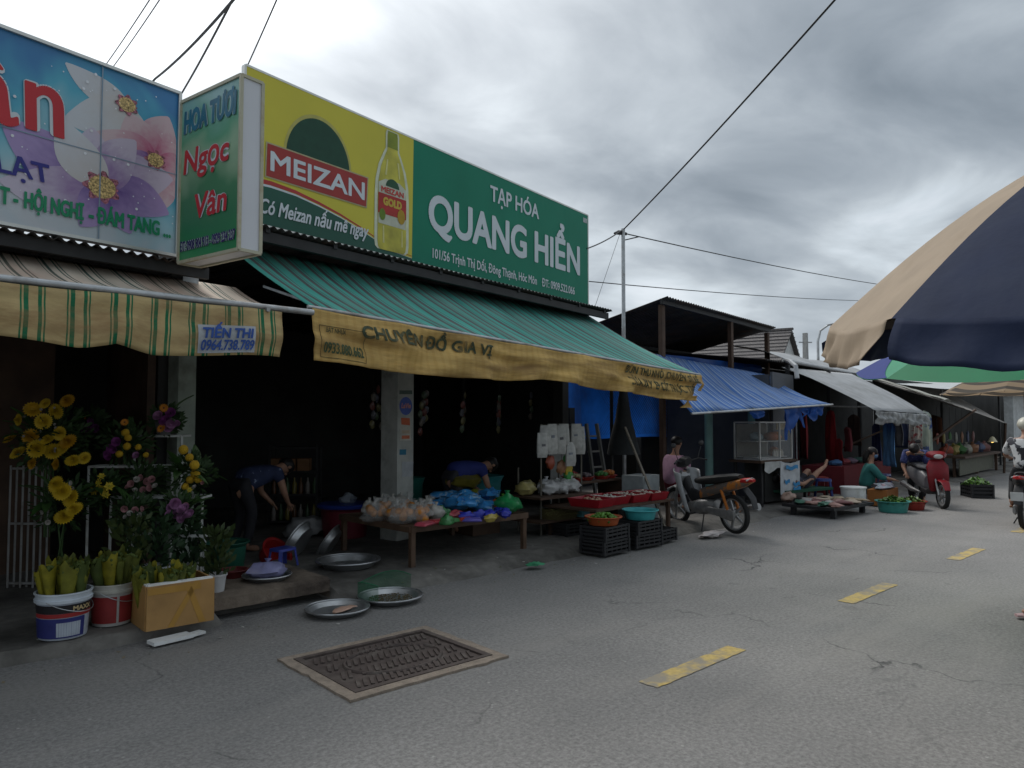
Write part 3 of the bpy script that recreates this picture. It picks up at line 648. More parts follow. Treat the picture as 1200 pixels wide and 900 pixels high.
for k in range(60):
    u, v, r = FW-1.3+random.random()*1.25, .25+random.random()*1.1, random.choice((.004, .006, .006, .012)); q = len(mbs.v)
    mbs.add([SF.p(u+r*math.cos(t*math.pi/3), v+r*math.sin(t*math.pi/3), layer+0.001) for t in range(6)], [tuple(range(6))])
mbs.build('printed_sparkles', plain((0.72, 0.74, 0.78)), fs_, world=True, smooth=0)
N0 = layer + 0.0045; M_fr = mat('red_letter_vinyl', (0.50, 0.03, 0.04), 0.45, var=0.05); M_fg = mat('green_letter_vinyl', (0.01, 0.24, 0.11), 0.45, var=0.05); M_fb = mat('navy_letter_vinyl', (0.03, 0.03, 0.22), 0.45, var=0.05)
U = -A0
SF.text('name_lettering', 'n', U-1.175, .735, .285, .55, M_fr, fs_, N0, bold=0.012, shear=-0.05, outline=(M_letter_w, 0.018, 0.006), res=6)
SF.text('name_lettering', 'Vâ', U-2.12, .72, .92, .56, M_fr, fs_, N0, bold=0.012, shear=-0.12, outline=(M_letter_w, 0.02, 0.008), res=6)
SF.text('name_lettering', 'Ngọc', U-3.7, .72, 1.55, .56, M_fr, fs_, N0, bold=0.012, shear=-0.12, outline=(M_letter_w, 0.02, 0.008), res=6)
SF.text('word_lettering', 'ĐÀ LẠT', U-1.70, .365, .71, .145, M_fb, fs_, N0, bold=0.02, shear=-.15)
SF.text('word_lettering', 'HOA TƯƠI', U-2.9, .375, 1.05, .145, M_fb, fs_, N0, bold=0.02, shear=-.15)
for wd, u0, u1 in (('CƯỚI HỎI - SINH NHẬ', 2.5, 1.32), ('T -', 1.31, 1.19), ('HỘI NGHỊ', 1.154, .735), ('-', .70, .66), ('ĐÁM TANG', .64, .125), ('...', .095, .025)):
    SF.text('word_lettering', wd, U-u0, .14, u0-u1, .13, M_fg, fs_, N0, bold=0.026)
M_seam = plain((0.22, 0.3, 0.38))
SF.poly('panel_seam', [(U-.625, 0.02), (U-.615, .02), (U-.615, FH-.02), (U-.625, FH-.02)], M_seam, fs_, N0-0.003)
SF.poly('panel_seam', [(0.02, .70), (FW-.02, .70), (FW-.02, .708), (.02, .708)], M_seam, fs_, N0-0.0028)
mb = MB()
for (u0, v0), (u1, v1) in (((0, FH), (FW, FH)), ((0, 0), (FW, 0)), ((FW, 0), (FW, FH)), ((0, 0), (0, FH))):
    mb.bar(SF.p(u0, v0, -0.02), SF.p(u1, v1, -0.02), 0.09, 0.025)
mb.build('edge_trim', M_edge, fs_, world=True, smooth=0)
mb = MB()
for k in range(6):
    u = .1+k*.8; mb.bar(SF.p(u, -.1, -.09), SF.p(u, FH-.03, -.09), .04); mb.bar(SF.p(u, FH-.2, -.1), SF.p(u, -.05, -.8), .035)
mb.build('support_frame', M_dsteel, fs_, world=True, smooth=0)

# --- projecting light box
lb = thing('projecting_sign', 'green projecting light box with a white end between the two signs', 'sign', (2.4, 6.0, 3.0))
BA = R_(-80); SB = Plane((2.232, 6.40, 3.0), BA, -1); BW, BH, BT = 0.86, 1.37, 0.19
def sb_green():
    m, n, b = nodes_of('printed_green_gradient'); L = n.links.new
    uv = n.nodes.new('ShaderNodeUVMap'); sp = n.nodes.new('ShaderNodeSeparateXYZ'); L(uv.outputs[0], sp.inputs[0])
    nz = n.nodes.new('ShaderNodeTexNoise'); nz.inputs['Scale'].default_value = 2.4; nz.inputs['Detail'].default_value = 2; L(uv.outputs[0], nz.inputs[0])
    ad = n.nodes.new('ShaderNodeMath'); ad.operation = 'MULTIPLY_ADD'; L(nz.outputs['Fac'], ad.inputs[0]); ad.inputs[1].default_value = 0.7; L(sp.outputs[1], ad.inputs[2])
    r = n.nodes.new('ShaderNodeValToRGB'); L(ad.outputs[0], r.inputs[0]); e = r.color_ramp.elements
    e[0].position = 0.3; e[0].color = (0.02, 0.26, 0.08, 1); e[1].position = 1.55; e[1].color = (0.25, 0.46, 0.46, 1)
    for p, col in ((0.55, (0.03, 0.20, 0.09, 1)), (0.8, (0.05, 0.22, 0.10, 1)), (1.1, (0.30, 0.46, 0.30, 1)), (1.25, (0.10, 0.34, 0.20, 1))):
        x = e.new(min(1, p/1.6)); x.color = col
    e[0].position = 0.15
    dv = n.nodes.new('ShaderNodeMath'); dv.operation = 'DIVIDE'; L(ad.outputs[0], dv.inputs[0]); dv.inputs[1].default_value = 1.75; L(dv.outputs[0], r.inputs[0])
    L(r.outputs[0], b.inputs['Base Color']); b.inputs['Roughness'].default_value = 0.4; return m
mb = MB(); mb.grid(lambda a, b: SB.p(BW*a, BH*b, 0), 1, 1, lambda a, b: (BW*a, BH*b)); mb.build('printed_face', sb_green(), lb, world=True, smooth=0)
mb = MB(); mb.add([SB.p(u, v, n) for n in (-0.004, -BT) for u, v in ((0, 0), (BW, 0), (BW, BH), (0, BH))], [(0,1,2,3), (7,6,5,4), (0,4,5,1), (1,5,6,2), (2,6,7,3), (3,7,4,0)])
mb.build('casing', mat('white_acrylic', (0.60, 0.62, 0.66), 0.4, var=0.04, scale=2), lb, world=True, smooth=0)
mb = MB()
for n_ in (0.0, -BT):
    for (u0, v0), (u1, v1) in (((0, BH), (BW, BH)), ((0, 0), (BW, 0)), ((BW, 0), (BW, BH)), ((0, 0), (0, BH))): mb.bar(SB.p(u0, v0, n_), SB.p(u1, v1, n_), 0.026, 0.026)
for v in (0, BH):
    for u in (0, BW): mb.bar(SB.p(u, v, 0), SB.p(u, v, -BT), 0.024)
mb.build('corner_trim', mat('yellowed_trim', (0.46, 0.45, 0.34), 0.5, var=0.1, dirt=(0.3, 0.2, 0.1, .6), dscale=6), lb, world=True, smooth=0)
M_bl = mat('blue_letter_vinyl', (0.02, 0.14, 0.22), 0.45, var=0.3, scale=5); M_bn = plain((0.03, 0.02, 0.13), 0.5)
SB.text('word_lettering', 'HOA TƯƠI', .05, 1.075, .76, .20, M_bl, lb, 0.008, bold=0.03, shear=0.1, outline=(plain((0.35, 0.48, 0.5)), 0.025))
SB.text('name_lettering', 'Ngọc', .06, .73, .66, .21, M_fr, lb, 0.008, bold=0.02, shear=0.1, outline=(M_letter_w, 0.035), res=5)
SB.text('name_lettering', 'Vân', .24, .33, .46, .21, M_fr, lb, 0.008, bold=0.02, shear=0.1, outline=(M_letter_w, 0.035), res=5)
SB.text('phone_lettering', 'ĐT: 0908 904 913 - 0929 234 237', .03, .085, .79, .085, M_bn, lb, 0.008, bold=0.018, outline=(plain((0.4, 0.5, 0.48)), 0.04))

# ================================================================== awnings
def awning(par, name, FL, FR, BR, BL, material, sag=0.05, nu=60, nv=12, wrinkle=0.012, seed=0, uscale=1.0, thick=0.004):
    FL, FR, BR, BL = map(Vector, (FL, FR, BR, BL)); wid = (FR-FL).length; dep = (BL-FL).length
    def fn(a, b):
        p = FL.lerp(FR, a).lerp(BL.lerp(BR, a), b)
        z = -sag*math.sin(math.pi*b)*(0.75+0.4*math.sin(a*wid*2.1+seed)) + wrinkle*noise.noise(Vector((a*wid*3.0, b*dep*0.9, seed)))*2*math.sin(math.pi*min(1, b+.08))
        return p + Vector((0, 0, z))
    mb = MB(); mb.grid(fn, nu, nv, lambda a, b: (a*wid*uscale, b*dep)); return mb.build(name, material, par, world=True, smooth=80, solid=thick), fn
def valance(par, name, L_, R_e, drop, material, seed=0, nu=120, nv=12, fold=0.03, low=None, outd=None, wave=0.02, tear=None):
    L_, R_e = Vector(L_), Vector(R_e); wid = (R_e-L_).length; d = (R_e-L_).normalized(); nrm = Vector((d.y, -d.x, 0))
    def fn(a, b):
        p = L_.lerp(R_e, a); h = (drop(a) if callable(drop) else drop)
        h *= 1 + wave*3*noise.noise(Vector((a*wid*1.1, seed, 0)))
        o = fold*b*(noise.noise(Vector((a*wid*2.2 + b*0.8, seed, b*0.6)))*1.6 + 0.5*noise.noise(Vector((a*wid*6, seed+4, b)))) + 0.012*math.sin(b*3) + fold*0.9*math.sin(math.pi*min(1, b*1.1))*noise.noise(Vector((a*wid*1.25 - b*1.3, b*2.6 - a*wid*0.25, seed+9)))
        return p + nrm*(o+0.01) + Vector((0, 0, -h*b - 0.012*(1-b)*abs(math.sin(a*wid*3.3))))
    mb = MB(); mb.grid(fn, nu, nv, lambda a, b: (a*wid, b))
    if tear: mb.f = [f for f in mb.f if not tear(sum((mb.uv[i][0] for i in f))/4/wid, sum((mb.uv[i][1] for i in f))/4)]; mb.mi = [0]*len(mb.f)
    ob = mb.build(name, material, par, world=True, smooth=80, solid=0.003); return ob, fn, nrm, wid
def cloth_text(fn, nrm, wid, body, a0, b0, w, h, drop, material, par, bold=0.02, slope=0.0, shear=0.0, name='lettering', fade=None):
    """letters laid on a hanging cloth (b measured downwards, baseline at b0)"""
    vs, fs = text2d(body, w, h, bold, shear)
    mb = MB(); mb.add([fn(min(1, a0 + x/wid), b0 - (y + slope*x)/drop) + nrm*0.013 for x, y in vs], fs); return mb.build(name, material, par, world=True, smooth=0)

# --- flower shop awning: beige with dark green stripes on a steel bar
G1 = (0.015, 0.17, 0.075); B1 = (0.54, 0.41, 0.20)
M_fv = stripe_mat('beige_green_valance', 0.272, [(0, B1), (0.22, G1), (0.26, B1), (0.30, G1), (0.40, B1), (0.60, G1), (0.68, B1), (0.72, G1), (0.76, B1)], stain=(0.27, 0.15, 0.07, 0.75), stain_scale=1.6, stretch=(1.4, 1.5))
T1 = (0.66, 0.57, 0.47); T2 = (0.07, 0.12, 0.10); T3 = (0.30, 0.13, 0.10)
M_ft = stripe_mat('faded_striped_canopy', 0.272, [(0, T1), (0.18, T2), (0.21, T1), (0.27, T2), (0.36, T1), (0.55, T2), (0.60, T1), (0.66, T2), (0.70, T1)], stain=(0.42, 0.20, 0.14, 0.6), stain_scale=1.1, stretch=(2.0, 0.6))
fa = thing('flower_awning', 'beige awning with green stripes in front of the flower shop', 'awning', (1.2, 5.9, 2.6))
bL, bR = Vector((-3.2, 5.62, 2.595)), Vector((3.13, 5.76, 2.605))
awning(fa, 'canopy', (-3.15, 5.64, 2.615), (2.98, 5.78, 2.622), (2.98, 7.0, 2.96), (-3.15, 5.95, 2.96), M_ft, sag=0.06, seed=2)
drF = lambda a: 0.40 + 0.03*math.sin(a*6.33*2.4) - 0.05*math.cos(a*6.33*3.1) - (0.07 if abs(a*6.33-5.02) < .25 else 0)*(1-abs(a*6.33-5.02)/.25)
vl, fnv, nv_, wv = valance(fa, 'valance', (-3.15, 5.615, 2.575), (2.83, 5.74, 2.585), drF, M_fv, seed=3, fold=0.045, wave=0.03)
mb = MB(); mb.tube([bL, bR], 0.026, 12); mb.build('front_bar', M_steel, fa, world=True)
mb = MB(); mb.grid(lambda a, b: fnv(.885+.075*a, .40+.55*b) + nv_*.012, 8, 6, lambda a, b: (a, b)); pt = mb.build('phone_patch', plain((0.42, 0.45, 0.48), 0.8, dirt=(.25, .25, .25, .6)), fa, world=True)
M_pb = plain((0.03, 0.08, 0.30), 0.7)
cloth_text(lambda a, b: fnv(a, b) + nv_*.012, nv_, wv, 'TIẾN THI', .890, .66, .40, .085, .40, M_pb, fa, 0.03, name='patch_lettering', shear=.15)
cloth_text(lambda a, b: fnv(a, b) + nv_*.012, nv_, wv, '0964.738.789', .888, .90, .42, .085, .40, M_pb, fa, 0.02, name='patch_lettering', shear=.15)
mb = MB()
for x in (-2.2, 0.4, 2.7): mb.bar((x, 5.68+.02*x/3, 2.58), (x+.05, 7.0+.18*x, 2.75), 0.03)
mb.build('arm', M_steel, fa, world=True, smooth=0)

# --- grocery awning: teal and grey stripes with a stained tan valance
K1 = (0.075, 0.42, 0.35); K2 = (0.105, 0.105, 0.11)
M_gt = stripe_mat('teal_grey_canopy', 0.36, [(0, K1), (0.20, K2), (0.34, K1), (0.40, K2), (0.43, K1), (0.58, K2), (0.76, K1), (0.84, K2), (0.88, K1)], stain=(0.20, 0.22, 0.20, 0.6), stain_scale=1.3, stretch=(1.6, 0.5), fade=0.3)
M_gv = stripe_mat('stained_tan_valance', 0.09, [(0, (0.66, 0.44, 0.15)), (0.5, (0.655, 0.435, 0.147)), (0.62, (0.62, 0.40, 0.13))], stain=(0.20, 0.115, 0.045, 0.85), stain_scale=1.5, stretch=(0.55, 1.5), fade=0.35, bump=0.2, sth=(0.44, 0.66))
ga = thing('grocery_awning', 'teal and grey striped awning with a tan lettered valance', 'awning', (6.5, 6.3, 2.5))
gL, gR = Vector((3.27, 6.06, 2.70)), Vector((9.86, 6.2, 2.36))
awning(ga, 'canopy', gL, gR, fp(3, 6.897, 7.0, -0.25, 3.50), fp(3, 6.897, -0.05, -0.25, 3.42), M_gt, sag=0.07, nu=90, seed=5, wrinkle=0.02)
drG = lambda a: 0.475 - 0.10*a + 0.035*math.sin(a*9)
vg, fng, ng, wg = valance(ga, 'valance', gL + Vector((0, -.015, -.01)), gR + Vector((0, -.015, -.01)), drG, M_gv, seed=8, nu=260, nv=26, fold=0.10, wave=0.03, tear=lambda a, b: (a > .965 and a < .985 and b > .35 and b < .8) or (a > .985 and b > .62))
mb = MB(); mb.grid(lambda a, b: fng(.945+.022*a-.008*b, .97+.30*b) + ng*(.03*math.sin(a*5+b*3)), 6, 8, lambda a, b: (wg*.95+a*.1, .6+b*.3)); mb.build('torn_flap', M_gv, ga, world=True, smooth=80)
mb = MB(); mb.tube([gL + Vector((-.03, 0, -.0)), gR], 0.018, 10); mb.build('front_bar', M_steel, ga, world=True)
M_ink = mat('faded_dark_green_ink', (0.055, 0.07, 0.04), 0.8, var=0.5, scale=14, dirt=(0.26, 0.17, 0.06, 0.85), dscale=5, dth=(.5, .66))
cloth_text(fng, ng, wg, 'CHUYÊN ĐỒ GIA VỊ', .075, .42, 1.72, .125, .47, M_ink, ga, 0.03, name='valance_lettering')
cloth_text(fng, ng, wg, 'BÚN THU NHỎ  CHUYÊN SỈ LẺ', .715, .32, 1.72, .10, .40, M_ink, ga, 0.02, name='valance_lettering')
cloth_text(fng, ng, wg, 'DỪA XAY ÉP CỐT TRỰC TIẾP', .715, .74, 1.66, .115, .40, M_ink, ga, 0.01, name='valance_lettering')
cloth_text(fng, ng, wg, '0933.080.662', .0135, .83, .42, .10, .47, plain((0.05, 0.08, 0.04), .8), ga, 0.015, name='valance_lettering')
cloth_text(fng, ng, wg, 'BẠT NHỰA', .02, .42, .2, .045, .47, M_ink, ga, 0.01, name='valance_lettering')
for (a0, b0), (a1, b1) in (((.010, .30), (.082, .30)), ((.010, .92), (.082, .92)), ((.010, .30), (.010, .92)), ((.082, .30), (.082, .92))):
    mb = MB(); mb.tube([fng(a0+(a1-a0)*k/6, b0+(b1-b0)*k/6) + ng*.006 for k in range(7)], 0.0025, 4); mb.build('stencil_border', M_ink, ga, world=True)
mb = MB()
for u in (0.4, 2.4, 4.4, 6.4):
    q = gL.lerp(gR, u/6.6); mb.bar(q + Vector((0, 0, -.02)), fp(3, 6.897, u+.2, -0.5, 3.1), 0.025)
mb.build('arm', M_steel, ga, world=True, smooth=0)
# ================================================================== third stall: dark mono-pitch roof, blue awning, tarps
bs = thing('blue_stall', 'market stall with a dark corrugated lean-to roof over blue tarps', 'stall', (13.5, 9.0, 0.06))
corrugated('roof_sheet', (11.28, 7.76, 3.9), (16.9, 8.52, 3.88), (17.1, 12.0, 3.25), (11.6, 11.6, 3.25), M_corr, bs, period=0.11, amp=0.02)
mb = MB(); mb.bar((11.3, 7.9, 3.84), (16.8, 8.62, 3.82), 0.06, 0.1); mb.bar((11.5, 10.5, 3.40), (16.9, 10.9, 3.40), 0.06, 0.1); mb.build('roof_beam', M_dsteel, bs, world=True, smooth=0)
for x, y, h in ((11.45, 8.0, 3.8), (14.5, 8.35, 3.8), (16.7, 8.65, 3.75), (11.6, 11.2, 3.3), (16.9, 11.6, 3.3)):
    mb = MB(); mb.box((x, y, h/2), (0.09, 0.09, h)); mb.build('post', M_dkwood, bs, world=True, smooth=0)
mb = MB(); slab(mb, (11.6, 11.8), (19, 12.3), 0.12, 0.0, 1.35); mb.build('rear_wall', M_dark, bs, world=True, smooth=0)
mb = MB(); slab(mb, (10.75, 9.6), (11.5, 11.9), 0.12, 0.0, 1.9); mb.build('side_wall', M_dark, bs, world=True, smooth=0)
M_tarp = mat('blue_tarpaulin', (0.012, 0.10, 0.42), 0.45, var=0.2, scale=3, trans=0.45, bump=0.5, bscale=5, dirt=(0.02, 0.05, 0.2, .5))
def tarp(name, A, B, z0, z1, par, seed, bulge=0.12, nu=26, nv=14):
    A, B = Vector((*A, 0)), Vector((*B, 0)); d = (B-A).normalized(); nr = Vector((d.y, -d.x, 0)); mb = MB()
    mb.grid(lambda a, b: A.lerp(B, a) + nr*(bulge*noise.noise(Vector((a*(B-A).length*1.4, b*2, seed)))) + Vector((0, 0, z0+(z1-z0)*b + 0.06*noise.noise(Vector((a*5, seed, 3)))*(1-b))), nu, nv)
    return mb.build(name, M_tarp, par, world=True, smooth=80)
tarp('blue_tarp', (11.9, 10.4), (17.2, 10.9), 1.25, 3.0, bs, 1); tarp('blue_tarp', (10.45, 9.75), (11.9, 10.4), 1.25, 3.1, bs, 2, 0.06)
tarp('blue_tarp', (12.6, 8.75), (17.0, 9.0), 2.55, 3.0, bs, 4, 0.1)
# chain link in front of the tarp
mb = MB()
for k in range(46):
    x = 11.9 + k*0.075
    mb.tube([(x, 9.95, 1.35), (min(14.9, x+1.0), 10.0, 1.35+min(14.9-x, 1.0))], 0.003, 3, caps=False); mb.tube([(x, 9.96, 2.35), (min(14.9, x+1.0), 10.01, 2.35-min(14.9-x, 1.0))], 0.003, 3, caps=False)
tag(mb.build('wire_mesh', M_dsteel, bs, world=True), kind='stuff')
Q1 = (0.03, 0.13, 0.42); Q2 = (0.27, 0.36, 0.50)
M_bt = stripe_mat('blue_striped_canopy', 0.20, [(0, Q1), (0.42, Q2), (0.62, Q1), (0.80, (0.16, 0.26, 0.45))], stain=(0.12, 0.15, 0.20, 0.65), stain_scale=1.2, stretch=(1.4, 0.5), trans=0.15)
ba = thing('blue_awning', 'sagging blue and white striped awning over the parked motorbike', 'awning', (12, 6.5, 1.9))
awning(ba, 'canopy', (9.6, 6.2, 1.78), (14.5, 6.2, 1.98), (15.5, 8.0, 2.66), (10.6, 8.0, 2.9), M_bt, sag=0.10, nu=80, seed=11, wrinkle=0.035)
mb = MB(); mb.tube([(9.6, 6.19, 1.765), (12.0, 6.19, 1.86), (14.55, 6.19, 1.965)], 0.018, 8); mb.build('front_bar', M_steel, ba, world=True)
def rag(x0, x1, zt, drop, seed, y=6.2):
    mb = MB(); mb.grid(lambda a, b: (x0+(x1-x0)*a + b*0.12*math.sin(seed), y + 0.06*noise.noise(Vector((a*4, b*3, seed)))+0.03, zt - b*drop*(0.45+0.55*abs(math.sin(a*3+seed)))), 12, 8, lambda a, b: (a*(x1-x0), b)); mb.build('torn_strip', M_tarp, ba, world=True, smooth=80)
rag(12.6, 13.3, 1.90, 0.42, 1.2); rag(13.3, 13.9, 1.92, 0.28, 2.5); rag(11.4, 11.9, 1.84, 0.15, 3.1); rag(13.0, 13.25, 1.91, 0.62, 4.0, 6.35); rag(13.75, 14.25, 1.94, 0.2, 5.0)
for (x, y, zt) in ((9.9, 7.95, 2.9), (14.6, 7.7, 2.5)):
    mb = MB(); mb.tube([(x, y, 0.05), (x, y, zt)], 0.03, 8); mb.build('post', M_dsteel, ba, world=True)

# ================================================================== shutter wall and clothes stall beyond
cs_ = thing('clothes_stall', 'clothes stall behind a dark grey shutter wall under grey awnings', 'stall', (18, 9, 0.06))
M_gshut = mat('dark_grey_shutter', (0.075, 0.08, 0.09), 0.6, var=0.15, scale=2, dirt=(.04, .04, .05, .6), dscale=1.2)
mb = MB()
slab(mb, (14.35, 7.35), (15.9, 7.65), 0.05, 0.0, 2.65)
mb.build('shutter', M_gshut, cs_, world=True, smooth=0)
mb = MB(); slab(mb, (14.35, 7.4), (14.5, 10.0), 0.06, 0.0, 2.6); mb.build('side_wall', M_gshut, cs_, world=True, smooth=0)
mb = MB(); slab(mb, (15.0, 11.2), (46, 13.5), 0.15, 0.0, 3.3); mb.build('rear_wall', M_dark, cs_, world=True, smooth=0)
corrugated('roof_sheet', (15.2, 7.9, 2.98), (30, 9.6, 2.98), (32, 13, 3.4), (15.0, 11.4, 3.4), M_corr, cs_, period=0.14, amp=0.02)
for x, y in ((16.0, 7.8), (18.6, 8.0), (21.0, 8.2), (24.0, 8.6)):
    mb = MB(); mb.box((x, y, 1.45), (0.08, 0.08, 2.9)); mb.build('post', M_dsteel, cs_, world=True, smooth=0)
# pale cylinder-edged membrane above
M_grey = mat('grey_vinyl_tarp', (0.36, 0.37, 0.38), 0.5, var=0.12, scale=3, trans=0.12, dirt=(0.22, 0.22, 0.21, .7), dscale=1.4, bump=0.3, bscale=6)
M_grey2 = mat('pale_olive_tarp', (0.34, 0.34, 0.30), 0.6, var=0.12, scale=3, trans=0.10, dirt=(0.2, 0.19, 0.16, .7), dscale=1.0, bump=0.3, bscale=6)
M_brown = mat('brown_grey_tarp', (0.235, 0.215, 0.195), 0.65, var=0.12, scale=3, trans=0.12, dirt=(0.15, 0.13, 0.11, .7), dscale=1.0, bump=0.3, bscale=6)
pm = thing('membrane_roof', 'pale grey membrane roof with a rolled pipe edge above the clothes stall', 'awning', (19, 8.6, 3.0))
awning(pm, 'canopy', (16.3, 8.0, 3.05), (24.0, 9.0, 3.0), (24.6, 10.2, 3.42), (16.4, 9.6, 3.50), M_grey, sag=-0.10, nu=40, seed=3)
mb = MB(); mb.tube([(15.4, 7.3, 2.55), (15.45, 7.35, 2.82), (15.7, 7.6, 2.95), (16.3, 8.0, 3.03), (24.0, 9.0, 2.98)], 0.05, 8); mb.build('edge_pipe', mat('pale_pipe', (0.45, 0.46, 0.47), .5, var=.1), pm, world=True)
gw = thing('grey_awning', 'grey awning with a pleated skirt over the clothes stall', 'awning', (18.3, 6.6, 1.9))
awning(gw, 'canopy', (16.7, 6.2, 1.87), (20.0, 6.2, 1.81), (20.5, 8.2, 2.9), (15.9, 7.9, 2.85), M_grey, sag=-0.06, nu=40, seed=9, wrinkle=0.02)
M_skirt = stripe_mat('grey_patterned_skirt', 0.5, [(0, (0.40, 0.41, 0.41)), (0.35, (0.30, 0.31, 0.31)), (0.55, (0.42, 0.43, 0.44)), (0.8, (0.26, 0.27, 0.28))], stain=(0.14, 0.15, 0.15, .8), stain_scale=5, stretch=(2, 1))
valance(gw, 'skirt', (16.7, 6.18, 1.86), (20.0, 6.18, 1.80), lambda a: 0.28+0.03*math.sin(a*20), M_skirt, seed=6, nu=80, nv=8, fold=0.10)
mb = MB(); mb.bar((19.9, 6.3, 1.8), (18.2, 7.6, 0.95), 0.035); mb.bar((20.0, 6.22, 1.8), (20.2, 7.9, 2.6), 0.03); mb.build('strut', M_dkwood, gw, world=True, smooth=0)
oa = thing('olive_awning', 'long drooping brown-grey awning beside the far vegetable stalls', 'awning', (23, 6.5, 1.9))
awning(oa, 'canopy', (20.75, 6.0, 2.11), (27.0, 6.05, 1.50), (29.5, 8.6, 2.75), (22.65, 9.0, 3.02), M_brown, sag=0.05, nu=50, seed=4, wrinkle=0.03)
mb = MB(); mb.grid(lambda a, b: Vector((20.72, 5.98, 2.13)).lerp(Vector((22.5, 9.0, 3.06)), a) + Vector((0.55*b, 0.02, 0.03+0.05*math.sin(b*3.1)-0.06*b)) + Vector((0, 0, 0.02*noise.noise(Vector((a*9, b*2, 0))))), 30, 5); mb.build('folded_edge', M_grey2, oa, world=True, smooth=80)
mb = MB(); mb.bar((23.3, 6.0, 1.93), (21.6, 6.9, 0.85), 0.05); mb.bar((26.8, 6.1, 1.55), (26.9, 6.2, 0.0), 0.05); mb.build('prop_pole', M_dkwood, oa, world=True, smooth=0)
fw = thing('far_awning', 'white sheet roof far down the street behind the green umbrella', 'awning', (27, 8, 2.8))
awning(fw, 'canopy', (23.8, 7.0, 2.55), (31, 6.6, 2.6), (33, 9.0, 3.1), (24.6, 9.4, 2.95), mat('white_sheet_roof', (0.6, 0.62, 0.62), .5, var=.06, trans=.25), sag=0.02, seed=1)
for x in (24.2, 30.4):
    mb = MB(); mb.bar((x, 7.1, 0.0), (x, 7.1, 2.55), 0.06); mb.build('post', M_dsteel, fw, world=True, smooth=0)
ph = thing('pale_building', 'pale low building wall at the far end of the street', 'building', (40, 9, 0))
mb = MB(); slab(mb, (33, 7.4), (52, 8.0), 0.3, 0, 2.6); mb.build('wall', plain((0.5, 0.52, 0.52), .8, dirt=(.3, .3, .3, .6)), ph, world=True, smooth=0)
mb = MB(); mb.box((42.5, 7.7, 2.67), (19.6, 1.2, 0.10), R_(1.8)); mb.build('roof_edge', M_dsteel, ph, world=True, smooth=0)

# ================================================================== hanging clothes
def garment(kind, label, x, y, zt, w, h, col, rz, seed, mat_=None):
    t = thing(kind, label, 'clothing', (x, y, zt - h), rz); m = mat_ or plain(col, 0.85, bump=0.3, bscale=14)
    mb = MB()
    def fn(a, b):
        ww = w*(0.5 if b > .93 else 0.85 + 0.2*(1-b)); s = (a-.5)*ww
        return (s, 0.04*noise.noise(Vector((a*5, b*1.2, seed)))*3*(1-b*.6) + 0.02*math.sin(a*18+seed), h*b - (0.04*abs(a-.5)*2 if b > .9 else 0) + .03*noise.noise(Vector((a*4, seed, 0)))*(1-b))
    mb.grid(fn, 14, 14); mb.build('cloth', m, t, smooth=80, solid=.006)
    mb = MB(); mb.tube([(0, 0, h-0.02), (0, 0, h+0.05), (.03, 0, h+.08), (.05, 0, h+.05)], 0.004, 5); mb.tube([(-w*.25, 0, h-.03), (0, 0, h), (w*.25, 0, h-.03)], 0.006, 5); mb.build('hanger', M_dsteel, t)
    return t
garment('red_dress', 'dark red patterned dress hanging nearest the grey shutter', 16.3, 7.6, 1.95, .85, 1.15, (0.16, 0.012, 0.015), R_(35), 1)
garment('red_dress', 'plain red long dress hanging second from the shutter', 17.5, 7.5, 1.9, .7, 1.35, (0.22, 0.01, 0.015), R_(40), 2)
garment('pink_blouse', 'dull pink blouse hanging between red dress and blue towel', 18.2, 7.4, 1.5, .45, .6, (0.22, 0.05, 0.06), R_(40), 8)
tm = mat('blue_gradient_towel', (0.10, 0.24, 0.45), 0.9, var=.25, scale=3, dirt=(0.02, 0.09, 0.35, .8), dscale=1.4)
garment('blue_towel', 'pale blue towel hanging under the grey awning skirt', 18.5, 6.55, 1.62, .52, 1.05, None, R_(50), 3, tm)
fm = mat('flower_print_cloth', (0.38, 0.36, 0.33), 0.9, var=.2, scale=8, dirt=(0.25, 0.03, 0.04, .9), dscale=7, dth=(.52, .58))
garment('print_dress', 'white dress with red flower print on the stall front', 20.9, 6.75, 1.7, .5, .9, None, R_(55), 4, fm)
fm2 = mat('blue_print_cloth', (0.36, 0.42, 0.36), 0.9, var=.15, scale=6, dirt=(0.04, 0.08, 0.28, .9), dscale=4, dth=(.52, .6))
garment('print_sarong', 'pale green sarong with blue print beside the prop pole', 21.4, 6.7, 1.9, .55, 1.15, None, R_(55), 5, fm2)
garment('dark_shirt', 'dark navy shirt hanging behind the white flower-print dress', 21.6, 7.3, 1.7, .6, .8, (0.03, 0.04, 0.09), R_(55), 6)
garment('brown_shirt', 'brown checked shirt hanging deepest in the clothes stall', 19.6, 7.8, 1.8, .6, .8, (0.08, 0.05, 0.04), R_(55), 7)
garment('red_skirt', 'short bright red skirt hanging below the plain red dress', 17.0, 7.1, 1.25, .5, .55, (0.20, 0.012, 0.016), R_(38), 12)
garment('maroon_coat', 'wide maroon coat hanging at the back of the clothes stall', 16.9, 8.1, 2.0, 1.0, 1.3, (0.10, 0.01, 0.014), R_(30), 13)
garment('navy_trousers', 'navy trousers hanging between brown shirt and blue towel', 19.2, 7.1, 1.6, .4, .95, (0.02, 0.03, 0.09), R_(50), 14)
garment('striped_shirt', 'grey shirt hanging over the stall counter end', 20.2, 7.0, 1.7, .5, .7, (0.16, 0.16, 0.17), R_(55), 15)
garment('teal_dress', 'dark teal dress hanging behind the pale green sarong', 22.3, 7.2, 1.9, .6, 1.0, (0.02, 0.07, 0.07), R_(55), 16)
garment('rust_cloth', 'rust brown cloth hanging near the market lamp', 24.2, 7.4, 1.8, .9, .8, (0.10, 0.04, 0.02), R_(60), 17)
